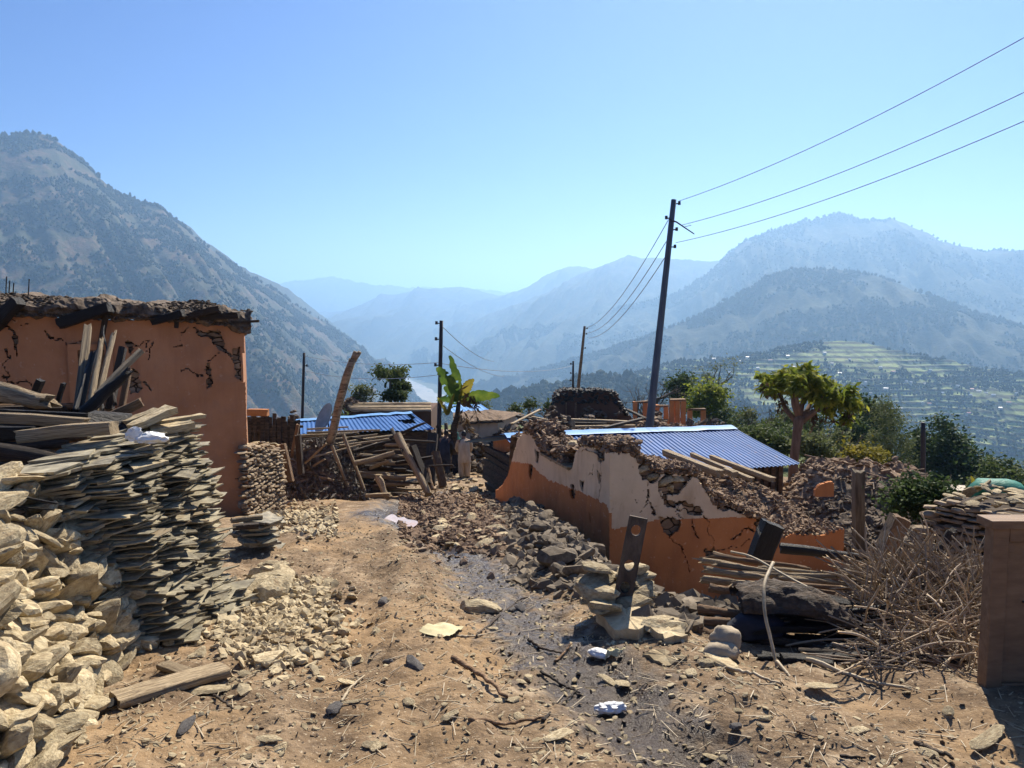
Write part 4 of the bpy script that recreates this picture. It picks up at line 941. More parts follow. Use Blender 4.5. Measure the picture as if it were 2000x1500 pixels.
for k in range(17):
    px = 487 + k * 6.0; t_ = 812 + rng.uniform(-6, 8) + (0 if k < 12 else 4)
    p0 = at(px, 885, 21 + .03 * (k % 2)); p1 = at(px + rng.uniform(-2, 2), t_, 21 + .03 * (k % 2)); bar(a, p0, p1, .105, .03, up=(0, 1, 0), jit=.008)
for y_ in (835, 868): bar(a, at(484, y_, 21.1), at(592, y_ - 2, 21.1), .05, .07)
part('boards', a, M_dwood, fence)['kind'] = 'stuff'
px_timber('roof_beam', (484, 805, 20.5), (524, 806, 20.5), 13, M_orange, 'orange painted beam end jutting past the house corner above the board fence', 'beam', flat=.9)
for (p, q, th, m, lb) in (((552, 868, 15.6), (568, 940, 15.6), 11, M_brown, 'broad brown board standing beside the dry stone wall end'), ((582, 850, 17), (588, 925, 17), 10, M_dwood, 'square brown post left of the thatch heap'), ((582, 830, 19), (568, 905, 19), 6, M_brown, 'thin slanting batten at the end of the board fence'), ((596, 905, 17), (638, 866, 17), 4, M_wood, 'thin pale pole slanting up to the forked pole')):
    px_timber('post', p, q, th, m, lb, 'post', flat=.7)
# heap of thatch, dry leaves and mud: the fallen hut
M_thatch = mat('dry_thatch', [(.3, (.045, .036, .028)), (.5, (.13, .108, .085)), (.7, (.27, .24, .195))], scale=6, rough=.8, bump=.5)
cx = at(690, 960, 19.0)
xs = np.linspace(-2.9, 2.9, 70); ys = np.linspace(-1.4, 3.2, 60); X, Y = np.meshgrid(xs, ys, indexing='ij')
def heap_h(X, Y): return 1.15 * np.exp(-(np.abs(X + .9) / 1.25) ** 4) * sstep(-1.3, .5, Y) * (1 - sstep(2.2, 3.2, Y)) * (1 + .25 * fbm(X, Y, 3)) 
a = Acc(); Zg = G(cx[0] + X, cx[1] + Y); Zt = Zg + heap_h(X, Y) - .05
a.add(np.stack([cx[0] + X, cx[1] + Y, Zt], -1).reshape(-1, 3), grid_faces(70, 60)[:, ::-1])
n = 3600; u = rng.uniform(-2.5, .5, n); v = rng.uniform(-1.2, 2.2, n); z = G(cx[0] + u, cx[1] + v) + heap_h(u, v)
LEAFQ = [(np.array([[-.5, 0, 0], [0, -.12, .08], [.5, 0, -.04], [0, .12, .08]]), np.array([[0, 1, 2, 3]])), (np.array([[-.5, 0, 0], [-.1, -.1, .12], [.5, 0, .1], [.1, .1, .05]]), np.array([[0, 1, 2, 3]]))]
scatter(a, LEAFQ, np.stack([cx[0] + u, cx[1] + v, z + rng.uniform(0, .08, n)], 1), rng.uniform(.10, .34, n), 0, .8)
solo('thatch_heap', a, M_thatch, 'dark heap of fallen thatch and dry leaves where a hut collapsed', 'thatch', kind='stuff')
g_ = 'loose poles on the collapsed hut'
HP = [((585, 868, 19.5), (735, 848, 20.5), 5), ((590, 880, 19), (760, 858, 20), 6), ((600, 845, 22), (742, 840, 22), 5), ((575, 852, 22), (700, 846, 22.5), 6), ((610, 893, 18.6), (705, 868, 19.5), 4), ((640, 870, 20), (790, 846, 22), 5), ((600, 838, 23), (680, 834, 23), 4)]
for p, q, th in HP: px_timber('roof_pole', p, q, th, M_wood, 'pale split roof pole lying across the top of the collapsed hut', 'pole', 'log', 'pale roof poles on top of the collapsed hut')
for k in range(26):
    y_ = 890 + k * 3.3 + rng.uniform(-3, 3); x_ = 695 + rng.uniform(-14, 30) + k * .6; L = rng.uniform(50, 105)
    Yd = 19.4 - .03 * k + rng.uniform(-.2, .3)
    px_timber('firewood_pole', (x_, y_ + rng.uniform(-3, 4), Yd), (x_ + L, y_ + rng.uniform(-6, 7), Yd + rng.uniform(-.3, .6)), rng.uniform(5, 9), M_dwood if rng.random() < .45 else M_wood, 'split firewood pole stacked level against the collapsed hut', 'pole', rng.choice(['log', 'split', 'plank']), 'level stack of split firewood poles')
for p, q, th, m, lb, kd in (((649, 872, 18.6), (690, 978, 18.2), 7, M_wood, 'left one of two thin poles leaning on the thatch heap', 'log'), ((671, 850, 19.0), (719, 976, 18.2), 7, M_wood, 'right one of two thin poles leaning on the thatch heap', 'log'), ((776, 850, 19.4), (838, 966, 18.2), 17, M_wood, 'thick grey log leaning against the dark doorway of the collapsed hut', 'log'),
                         ((692, 906, 18.4), (770, 884, 18.8), 11, M_wood, 'pale barked log resting high on the firewood stack', 'log'), ((738, 934, 18.0), (757, 972, 17.8), 15, M_wood, 'stubby split stump leaning at the foot of the firewood stack', 'split'), ((765, 838, 20.5), (786, 880, 19), 8, M_dwood, 'dark broken stake at the torn eave of the small blue roof', 'split'),
                         ((806, 872, 19), (835, 945, 18.5), 9, M_dwood, 'dark plank leaning right of the thick grey log', 'plank'), ((845, 850, 22), (840, 945, 21), 14, M_dwood, 'dark doorpost under the end of the small blue roof', 'plank'), ((850, 882, 20), (866, 950, 19.6), 10, M_brown, 'slanting brown board beside the dark doorpost', 'plank'), ((830, 915, 18.8), (842, 958, 18.6), 18, M_brown, 'reddish block of wood standing at the lane edge', 'split'),
                         ((715, 968, 17.6), (762, 966, 17.6), 7, M_wood, 'pale plank lying flat at the foot of the firewood stack', 'plank')):
    px_timber('leaning_pole', p, q, th, m, lb, 'pole', kd, flat=.7)

g3 = 'dark broken timbers jumbled over the collapsed hut'
for k in range(34):
    x_ = rng.uniform(575, 800); y_ = rng.uniform(850, 950); L = rng.uniform(40, 110); an = rng.normal(.05, .45); Yd = 20.3 - (y_ - 850) * .02 + rng.uniform(-.2, .4)
    px_timber('broken_timber', (x_, y_, Yd), (x_ + L * math.cos(an), y_ + L * math.sin(an) * .6, Yd + rng.uniform(-.5, .5)), rng.uniform(3, 7), M_dwood if k % 3 else M_wood, 'broken dark timber jumbled over the collapsed hut', 'timber', rng.choice(['log', 'split', 'plank']), g3)
# ------------------------------------------------------------------ people
M_kurta = mat('tan_cloth', [(.3, (.36, .27, .18)), (.6, (.50, .39, .27)), (.8, (.56, .45, .33))], scale=4, stretch=(2, 2, .6), rough=.95, bump=.5, bscale=5, bdist=.04)
M_skin = mat('skin', [(.4, (.17, .085, .05)), (.7, (.24, .125, .075))], scale=6, rough=.6, bump=.05)
M_dkc = mat('dark_cloth', [(.3, (.012, .014, .022)), (.7, (.035, .038, .055))], scale=5, rough=.9, bump=.4, bscale=6, bdist=.03)
M_green = mat('green_scarf_cloth', [(.3, (.02, .09, .075)), (.7, (.05, .19, .15))], scale=6, rough=.9, bump=.4)
M_hair = mat('black_hair', [(.3, (.008, .007, .007)), (.7, (.02, .018, .017))], scale=10, rough=.5, bump=.3)
def skin_mesh(name, verts, edges, radii, m, parent, sub=2, root=0):
    me = bpy.data.meshes.new(name); me.from_pydata([tuple(v) for v in verts], edges, []); o = bpy.data.objects.new(name, me); COL.objects.link(o)
    md = o.modifiers.new('skin', 'SKIN'); md.use_smooth_shade = True
    for i, r in enumerate(radii):
        me.skin_vertices[0].data[i].radius = (r if isinstance(r, tuple) else (r, r)); me.skin_vertices[0].data[i].use_root = (i == root)
    s = o.modifiers.new('sub', 'SUBSURF'); s.levels = sub; s.render_levels = sub
    me.materials.append(m); o.parent = parent
    return o
def lathe(acc, c, prof, n=20, ax=(1, 1), mi=0, lobes=0, lob_a=0.0):
    """prof: list of (r, z, dx, dy)"""
    V = []
    for (r, z, dx, dy) in prof:
        for i in range(n):
            t = 2 * math.pi * i / n; rr = r * (1 + lob_a * math.sin(lobes * t + z * 3))
            V.append([c[0] + dx + rr * ax[0] * math.cos(t), c[1] + dy + rr * ax[1] * math.sin(t), c[2] + z])
    m = len(prof); i, k = np.meshgrid(np.arange(m - 1), np.arange(n), indexing='ij'); i = i.ravel(); k = k.ravel()
    acc.add(V, np.stack([i * n + k, i * n + (k + 1) % n, (i + 1) * n + (k + 1) % n, (i + 1) * n + k], 1), mi)
def person(base, rz, label, cloth, legs, group=None, head_cloth=None, lean=.12, height=1.68):
    e = empty('person', label, 'person', base, group); e.rotation_euler = (0, 0, rz); k = height / 1.7
    e.scale = (k, k, k)
    # local frame: faces +Y
    V = [(0, 0, .95), (0, .02, 1.15), (0, .05 + lean * .5, 1.36), (0, .07 + lean, 1.47), (0, .10 + lean * 1.15, 1.56), (0, .13 + lean * 1.2, 1.66),
         (-.10, 0, .88), (-.11, .03, .48), (-.11, -.01, .09), (-.12, .13, .04), (.10, 0, .88), (.12, .06, .48), (.12, .06, .09), (.13, .2, .04),
         (-.19, .05 + lean * .6, 1.38), (-.27, .06 + lean, 1.12), (-.22, .22 + lean, .96), (-.19, .28 + lean, .90), (.19, .05 + lean * .6, 1.38), (.27, .06 + lean, 1.12), (.23, .22 + lean, .96), (.20, .28 + lean, .90)]
    E = [(0, 1), (1, 2), (2, 3), (3, 4), (4, 5), (0, 6), (6, 7), (7, 8), (8, 9), (0, 10), (10, 11), (11, 12), (12, 13), (2, 14), (14, 15), (15, 16), (16, 17), (2, 18), (18, 19), (19, 20), (20, 21)]
    Rr = [(.15, .11), (.14, .11), (.16, .11), .06, .085, .075, .085, .06, .045, .035, .085, .06, .045, .035, .065, .048, .036, .03, .065, .048, .036, .03]
    skin_mesh('body', V, E, Rr, M_skin, e)
    # fingers and thumb, closed loosely
    for sx in (-1, 1):
        w_ = np.array([sx * .20, .28 + lean, .90])
        for f in range(5):
            L = (.055, .075, .085, .078, .06)[f]; o_ = np.array([sx * (-.03 + .016 * f) * (1 if f else -1.2), .015 if f else .0, -.02])
            p0 = w_ + o_; a = Acc(); tube(a, [p0, p0 + [0, .02, -L * .5], p0 + [-sx * .01, .005, -L]], [.009, .008, .006], 6)
            o = link('finger', a.mesh('finger', True), M_skin, e)
    # long loose shirt and trousers as separate garments
    a = Acc(); lathe(a, (0, 0, 0), [(.235, .62, 0, .0), (.24, .72, 0, 0), (.225, .9, 0, 0), (.205, 1.05, 0, .02), (.215, 1.2, 0, .03 + lean * .3), (.22, 1.33, 0, .05 + lean * .5), (.17, 1.42, 0, .06 + lean * .8), (.09, 1.475, 0, .07 + lean), (.075, 1.49, 0, .07 + lean)], 28, (1, .72), lobes=7, lob_a=.035); link('shirt', a.mesh('shirt', True), cloth, e)
    for sx, dy in ((-1, 0), (1, .04)):
        a = Acc(); tube(a, [(sx * .19, .05 + lean * .6, 1.385), (sx * .245, .055 + lean * .8, 1.24), (sx * .275, .06 + lean, 1.11), (sx * .235, .18 + lean, .99)], [.085, .08, .07, .062], 14, cap=False); link('sleeve', a.mesh('sleeve', True), cloth, e)
        a = Acc(); lathe(a, (sx * .11, dy, 0), [(.085, .10, 0, -.0), (.10, .14, 0, 0), (.115, .35, 0, .01), (.125, .55, 0, .01), (.13, .75, -sx * .01, 0), (.135, .92, -sx * .03, -dy)], 18, lobes=5, lob_a=.05); link('trouser_leg', a.mesh('trouser_leg', True), legs, e)
        a = Acc(); V_, F_ = ICO[2]; a.add(V_ * [.05, .125, .045] + [sx * .12, dy + .07, .045], [F_]); link('shoe', a.mesh('shoe', True), M_char, e)
    hc = np.array([0, .12 + lean * 1.18, 1.62])
    a = Acc(); V_, F_ = ICO[3]; a.add(V_ * [.088, .105, .125] + hc, [F_]); a.add(V_ * [.016, .022, .02] + hc + [0, .108, -.012], [F_])
    for sx in (-1, 1):
        a.add(V_ * [.014, .022, .032] + hc + [sx * .088, -.005, -.01], [F_])
    link('head', a.mesh('head', True), M_skin, e)
    a = Acc()
    for sx in (-1, 1): a.add(V_ * [.014, .008, .008] + hc + [sx * .035, .094, .012], [F_])
    a.add(V_ * [.026, .008, .006] + hc + [0, .096, -.052], [F_]); link('face_features', a.mesh('face_features', True), M_char, e)['kind'] = 'stuff'
    V2 = V_[:]; up = V2.copy(); sel = (V_[:, 2] > .05) | (V_[:, 1] < -.15)
    Fk = F_[sel[F_].all(1)]; a = Acc(); sc_ = [.096, .114, .135] if not head_cloth else [.112, .13, .15]
    a.add(V_ * sc_ + hc + [0, -.006, .005], [Fk]); link('headscarf' if head_cloth else 'hair', a.mesh('hair', True), head_cloth or M_hair, e)
    if head_cloth:
        a = Acc(); lathe(a, (0, 0, 0), [(.10, 1.58, 0, .08 + lean), (.15, 1.5, 0, .06 + lean), (.2, 1.40, 0, .05 + lean * .7), (.235, 1.28, 0, .03 + lean * .5)], 20, (1, .7), lobes=5, lob_a=.06); link('scarf_drape', a.mesh('drape', True), head_cloth, e)
    return e
def gat(px, Y):
    p = at(px, 900, Y); return np.array([p[0], Y, float(G(p[0], Y))])
pp = gp(907, 934); pp[2] -= .02
person(pp, R(6), 'person in long tan shirt and trousers seen from behind, walking away down the lane', M_kurta, M_kurta)
p2 = at(868, 905, pp[1] + 1.5); p2[2] = G(p2[0], p2[1]); p2[2] = min(p2[2], p2[2])
person(p2, R(-8), 'person in dark clothes with lowered head standing beside the banana plant', M_dkc, M_dkc, lean=.2)
p3 = at(894, 905, pp[1] + 2.6); p3[2] = G(p3[0], p3[1])
person(p3, R(20), 'person with a dark green headscarf half hidden behind the tan figure', M_dkc, M_dkc, head_cloth=M_green, lean=.1)

# ------------------------------------------------------------------ the village beyond
M_mud = mat('dark_mud_wall', [(.3, (.075, .042, .028)), (.6, (.12, .068, .045)), (.8, (.17, .10, .07))], scale=.8, rough=1, bump=.4)
hA = at(1078, 822, 46); hB = at(1226, 826, 46)
Wm = Wall(hB, hA) ; Wm = Wall(hA, hB)
tm = interp_fn(Wm.poly([(1070, 800), (1083, 790), (1086, 775), (1092, 766), (1110, 762), (1140, 764), (1170, 763), (1195, 766), (1206, 770), (1212, 790), (1226, 806), (1236, 815)]))
dh = empty('mud_house', 'dark roofless mud house with a black collapsed top and one open window', 'house', hA)
hole = Wm.poly([(1107, 786), (1124, 786), (1124, 822), (1107, 822)])
a = Acc(); plaster(a, Wm, -.2, Wm.L + .3, -1.5, lambda u: tm(u) - .02, .07, [], [hole], depth=.5, seed=11, edge=.05); body = part('wall', a, M_mud, dh)
a = Acc(); Wb = Wall(hA - Wm.N * 3.6, hB - Wm.N * 3.6); plaster(a, Wb, -.2, Wb.L + .3, -1.5, lambda u: tm(u) - .25, .1, [], [], depth=.4, seed=12)
hexa(a, [hA + [0, 0, -1.5], hA - Wm.N * 3.6 + [0, 0, -1.5], hA - Wm.N * 3.6 + [0, 0, .7], hA + [0, 0, .8]], Wm.U * .4); hexa(a, [hB + [0, 0, -1.5], hB - Wm.N * 3.6 + [0, 0, -1.5], hB - Wm.N * 3.6 + [0, 0, .5], hB + [0, 0, .4]], -Wm.U * .4)
part('side_walls', a, M_mud, body, top=dh)
a = Acc(); u = rng.uniform(.1, Wm.L, 900); n_ = rng.uniform(-1.2, .12, 900)
scatter(a, PEB, Wm.P(u, tm(u) + rng.uniform(-.75, .08, 900) * (n_ > -.1) * np.interp(u, [0, .5, Wm.L - 1.2, Wm.L], [.3, 1, 1, .2]), np.where(n_ > -.1, rng.uniform(0, .12, 900), n_)), rng.uniform(.06, .22, 900), 0, .5)
part('roof_mud', a, M_char, dh)
hexp = [Wm.P(np.array(x), np.array(y), np.array(.02)) for x, y in ((hole[0][0] - .07, hole[3][1]), (hole[0][0], hole[3][1]), (hole[0][0], hole[0][1]), (hole[0][0] - .07, hole[0][1]))]
a = Acc(); hexa(a, hexp, Wm.N * .05); hexa(a, [p + Wm.U * (hole[1][0] - hole[0][0] + .07) for p in hexp], Wm.N * .05); part('window_frame', a, M_brown, dh)['kind'] = 'stuff'
# rubble fields across the village: earth, slate and timber in one mass
a = Acc()
def field(px0, px1, py, Y0, Y1, n, s, hmax):
    Y = rng.uniform(Y0, Y1, n); px = rng.uniform(px0, px1, n)
    x = (px - 1000) / F_PX * Y; yb = py + rng.normal(0, 2, n)
    z = G(x, Y) + hmax * np.maximum(0, .3 + fbm(x * .5, Y * .5, 3)) * rng.uniform(.3, 1, n)
    scatter(a, PEB + CHIP, np.stack([x, Y, z], 1), rng.uniform(.3, 1, n) ** 2 * s, 0, .5)
field(985, 1300, 830, 26, 46, 3000, .42, 1.6); field(870, 1010, 830, 30, 44, 1400, .4, 1.2); field(1250, 1420, 830, 28, 48, 1800, .4, 1.3); field(560, 860, 850, 35, 50, 1600, .4, .8)
solo('village_rubble', a, M_drub, 'rubble of fallen roofs and walls across the village', 'rubble', kind='stuff')
# mound under the far rubble so that nothing floats
def mound(name, px0, px1, Y0, Y1, h, m, label, zof=0, n=60, fall=.25):
    X0 = (px0 - 1000) / F_PX; X1 = (px1 - 1000) / F_PX
    u, v = np.meshgrid(np.linspace(0, 1, n), np.linspace(0, 1, n), indexing='ij'); Y = Y0 + (Y1 - Y0) * v; X = (X0 + (X1 - X0) * u) * Y
    e = sstep(0, fall, u) * sstep(0, fall, 1 - u) * sstep(0, fall, v) * sstep(0, fall, 1 - v)
    hh = h(u, v) if callable(h) else h
    Z = G(X, Y) - .15 + e * hh * (1 + .35 * fbm(X * .8, Y * .8, 4)) + .12 * e * fbm(X * 3, Y * 3, 3)
    a = Acc(); a.add(np.stack([X, Y, Z], -1).reshape(-1, 3), grid_faces(n, n)[:, ::-1])
    k = int(n * n * .9); uu = rng.integers(1, n - 1, k); vv = rng.integers(1, n - 1, k); j = rng.uniform(-.5, .5, (k, 2)) * (X1 - X0) * Y0 / n
    P = np.stack([X[uu, vv] + j[:, 0], Y[uu, vv] + j[:, 1], Z[uu, vv] + .03], 1); sc_ = .012 * P[:, 1]
    scatter(a, PEB + CHIP, P, rng.uniform(.2, 1, k) ** 1.6 * np.minimum(.3, sc_) * .7, 0, .5)
    k2 = int(n * n * .03); uu = rng.integers(1, n - 1, k2); vv = rng.integers(1, n - 1, k2)
    S_ = np.stack([rng.uniform(.2, 1.0, k2), rng.uniform(.02, .06, k2), rng.uniform(.02, .05, k2)], 1) * (Y0 / 22)
    scatter(a, STRAW, np.stack([X[uu, vv], Y[uu, vv], Z[uu, vv] + .08], 1), S_, 0, .2)
    o = solo(name, a, m, label, 'rubble', kind='stuff')
    def surf(px, Yq):
        uq = ((px - 1000) / F_PX - X0) / (X1 - X0); i = int(np.clip(uq * (n - 1), 0, n - 1)); j_ = int(np.clip((Yq - Y0) / (Y1 - Y0) * (n - 1), 0, n - 1)); return Z[i, j_]
    return surf
mound('fallen_walls', 960, 1300, 27, 45, 1.1, M_drub, 'dark mass of fallen walls below the dark mud house')
mound('fallen_slates', 1520, 1860, 17.5, 27, lambda u, v: .8 - .2 * u, M_rub, 'brown slope of fallen slates and roof earth beyond the right ruin')
mound('fallen_roofs', 1180, 1420, 28, 44, 1.5, M_rub, 'rubble among the broken orange pillars')
for (px0, px1, y0, y1, Yd, lb) in ((1592, 1630, 940, 966, 17.0, 'stub of orange wall half buried in the slate rubble'),):
    p = at(px0, y1, Yd); q = at(px1, y1, Yd); Wq = Wall(p - [0, 0, .5], q - [0, 0, .5]); tq = interp_fn(Wq.poly([(px0 - 25, y0 + 22), (px0, y0 + 14), (px0 + 14, y0 + 4), (px1 - 8, y0), (px1, y0 + 6)]))
    a = Acc(); plaster(a, Wq, 0, Wq.L, .45, tq, .02, [], [], depth=.1, seed=3); solo('wall_stub', a, M_orange, lb, 'wall')
mound('yard_debris', 1540, 1850, 8.6, 15.0, .5, M_rub, 'brown debris between the ruined house and the leaning posts', fall=.12)
mound('yard_rubble', 1560, 1880, 11.5, 23, .5, M_drub, 'dark rubble in the yard between the ruined house and the brown wall')
# concrete post and other uprights at the right
px_timber('concrete_post', (1677, 1100, 14.5), (1676, 919, 14.5), 19, M_grit, 'square grey concrete post standing in the rubble right of the loose planks', 'post', flat=.95)
# broken orange pillars
for (x0, x1, y0, y1, Yd, lb, ncol) in ((1237, 1263, 783, 812, 44, 'broken pair of orange pillars left of the utility pole', 2), (1280, 1304, 790, 812, 43, 'low orange pillar stub right of the utility pole', 2), (1309, 1337, 778, 826, 41, 'tallest broken orange pillar frame with jagged top', 3), (1345, 1377, 797, 832, 39, 'orange pillar frame with flat cross piece at the far right of its row', 2)):
    e = empty('pillar_ruin', lb, 'ruin', at((x0 + x1) / 2, y1 + 22, Yd), 'broken orange pillars')
    a = Acc(); xs = np.linspace(x0 + 3, x1 - 3, ncol)
    for x in xs: bar(a, at(x, y1 + 25, Yd), at(x, y0 + rng.uniform(0, 4), Yd), .22, .2, up=(0, 1, 0), jit=.02)
    o = part('pillars', a, M_orange, e); o['kind'] = 'stuff'
    a = Acc(); bar(a, at(x0 - 1, y0 + 3, Yd), at(x1 + 1, y0 + 2, Yd), .25, .1, jit=.02); part('lintel', a, M_brown, e)
# timber debris in front of the dark mud house
for k, (p, q, th) in enumerate([((1040, 815, 38), (1160, 838, 37), 4), ((1060, 826, 37), (1185, 828, 37), 5), ((1100, 820, 37.5), (1262, 826, 37), 6), ((1010, 812, 40), (1085, 828, 37), 4), ((1120, 834, 36), (1240, 832, 36), 5), ((1225, 800, 42), (1262, 818, 40), 4), ((1000, 828, 33), (1055, 800, 37), 3), ((1180, 836, 34), (1255, 818, 36), 5), ((1050, 838, 34), (1130, 842, 34), 5)]):
    px_timber('fallen_beam', p, q, th, M_dwood if k % 2 else M_wood, 'long fallen roof beam lying in front of the dark mud house', 'beam', 'plank', 'fallen beams before the dark mud house')
# thatched cream hut and blue roof behind the banana
hc_ = at(915, 845, 40); hut = empty('thatched_hut', 'small cream hut with brown thatched roof right of the banana plant', 'house', hc_)
c0, c1_, c2_ = at(893, 845, 40), at(972, 843, 40), at(1003, 830, 43)
tz = .65
a = Acc(); hexa(a, [c0 + [0, 0, -1.2], c1_ + [0, 0, -1.2], c1_ + [0, 0, tz], c0 + [0, 0, tz]], (0, .2, 0)); hexa(a, [c1_ + [.003, .2, -1.2], c1_ + [1.0, 3.2, -1.2], c1_ + [1.0, 3.2, tz], c1_ + [.003, .2, tz]], (-.2, 0, 0)); part('wall', a, M_white, hut)
rA = at(885, 806, 43); rB = at(958, 800, 43)
a = Acc(); nq = 30; s_, t_ = np.meshgrid(np.linspace(0, 1, nq), np.linspace(0, 1, 14), indexing='ij')
eA = c0 + [-.2, -.25, tz - .02]; eB = c1_ + [.35, -.25, tz + .0]
P = (rA * (1 - s_[..., None]) + rB * s_[..., None]) * (1 - t_[..., None]) + (eA * (1 - s_[..., None]) + eB * s_[..., None]) * t_[..., None]
P[..., 2] += .04 * fbm(s_ * 14, t_ * 8, 3) + .12 * np.sin(t_ * math.pi); a.add(P.reshape(-1, 3), grid_faces(nq, 14)); a.add((P - [0, 0, .15]).reshape(-1, 3), grid_faces(nq, 14)[:, ::-1])
bk = P[:, 0] + [0, .01, 0]; a.add(np.stack([bk, bk + [.3, 3, -1.2]], 1).reshape(-1, 3), grid_faces(nq, 2)[:, ::-1]); hexa(a, [rB, eB, eB + [1.0, 3.0, 0], rB + [.3, 3.0, -1.0]], (-.05, 0, 0))
M_thbr = mat('brown_thatch', [(.3, (.10, .065, .04)), (.55, (.19, .13, .085)), (.8, (.28, .20, .135))], scale=5, rough=1, bump=.6)
part('roof', a, M_thbr, hut)
r0 = at(880, 795, 47); r1 = at(962, 800, 47); hb = empty('far_blue_house', 'far house with a sunlit pale blue roof behind the thatched hut', 'house', at(930, 815, 47) - [0, 0, 1.5])
a = Acc(); corr_roof(a, at(868, 788, 52), at(938, 790, 52), at(884, 806, 47), at(968, 809, 47), .3, .03, sub=3); part('roof', a, M_cap, hb)
a = Acc(); p = at(888, 810, 48); q = at(962, 812, 48); hexa(a, [[*p[:2], -9], [*q[:2], -9], [q[0], q[1], q[2] - .1], [p[0], p[1], p[2] + .1]], (0, 2.5, 0)); part('wall', a, M_white, hb)
# stacked timber frame roof beyond the small blue hut
g2 = 'level beams of the unroofed house beyond the small blue hut'
e = empty('unroofed_house', 'low brown house stripped to level roof beams beyond the small blue roof', 'house', at(760, 810, 44) - [0, 0, 1.5])
p = at(672, 800, 44); q = at(842, 800, 44); a = Acc(); hexa(a, [[*p[:2], -9], [*q[:2], -9], [q[0], q[1], q[2] - .05], [p[0], p[1], p[2]]], (0, 4, 0)); part('wall', a, M_mud, e)
for k in range(5):
    y_ = 789 + k * 3.6; a = Acc(); bar(a, at(678 + k * 2, y_, 43.6 - .2 * k), at(842, y_ + rng.uniform(-2, 1), 43.6 - .2 * k), .14, .10, jit=.02); part('roof_beam', a, M_wood, e)
a = Acc(); n = 500; xx = rng.uniform(665, 705, n); V = np.stack([(xx - 1000) / F_PX * 44, rng.uniform(43.6, 45, n), -5.1 + rng.uniform(-.4, .5, n) * (1 - np.abs(xx - 685) / 30)], 1); scatter(a, PEB, V, rng.uniform(.06, .2, n), 0, .5); part('rubble', a, M_rub, e)['kind'] = 'stuff'
# ------------------------------------------------------------------ the slate stack on the left
g_sl = 'slates of the tall leaning stack'
N0 = gp(372, 1268); F0 = gp(481, 1184); N1 = at(232, 912, 4.95); F1 = at(402, 816, 6.1); L0 = gp(272, 1236)
fd = F0 - N0; fd[2] = 0; fl = np.linalg.norm(fd); fu = fd / fl; fo = np.array([fu[1], -fu[0], 0]); fo = fo if fo[0] > 0 else -fo     # outward: toward the lane
ncol, nlay = 8, 82
slates = []
ang0 = math.atan2(fo[1], fo[0])
wave = rng.uniform(0, 6, ncol)
for c in range(ncol):
    tc = (c + .5) / ncol; b = N0 + (F0 - N0) * tc; t = N1 + (F1 - N1) * tc
    nl = int(nlay * (t[2] - b[2]) / 1.3); zz = 0
    for l in range(nl):
        h = (l + .5) / nl; p = b + (t - b) * h
        out = .05 * math.sin(h * 9 + wave[c]) + .03 * math.sin(h * 23 + wave[c] * 3) + rng.normal(0, .032)
        out -= .13 * (rng.random() < .28)
        L = rng.uniform(.42, .56); wd = fl / ncol * rng.uniform(1.0, 1.5)
        ctr = p - fo * (L / 2 - out) + fu * rng.normal(0, .03)
        slates.append((ctr, L, wd, rng.uniform(.008, .013), ang0 + rng.normal(-.05, .085), c, l))
order = sorted(range(len(slates)), key=lambda i: (slates[i][5] > 4, rng.random()))
own = set(order[:290])
rest = Acc()
for i, (ctr, L, wd, th, an, c, l) in enumerate(slates):
    rx, ry = rng.normal(.12, .05), rng.normal(-.08, .06)
    k = rng.integers(0, 10)
    if i in own:
        o = link('slate', SLATEM[k], []); o.location = tuple(ctr); o.rotation_euler = (rx, ry, an); o.scale = (L, wd / .72, th)
        tag(o, 'thin grey-tan slate in the tall leaning slate stack', 'slate', g_sl)
    else:
        M3 = rotm(rx, ry, an); V, F = SLAB[k]; rest.add((V * [L, wd / .72, th]) @ M3.T + ctr, F)
# inner rows that fill the stack behind its face
for r in range(1, 4):
    for c in range(ncol + 1):
        tc = (c + .3) / ncol; b = N0 + (F0 - N0) * tc; t = N1 + (F1 - N1) * tc
        for l in range(52):
            h = (l + .5) / 52 * (1 if r < 2 else .8); p = b + (t - b) * h - fo * (.36 * r + .12) + fu * (rng.normal(0, .03) - .06 * r)
            M3 = rotm(rng.normal(.08, .05), rng.normal(-.1, .06), ang0 + rng.normal(0, .12)); V, F = SLAB[rng.integers(0, 10)]
            rest.add((V * [.5, .36, .02]) @ M3.T + p, F)
o = solo('slates', rest, M_slate, 'inner slates of the tall leaning stack, too many to tell apart', 'slates', kind='stuff')
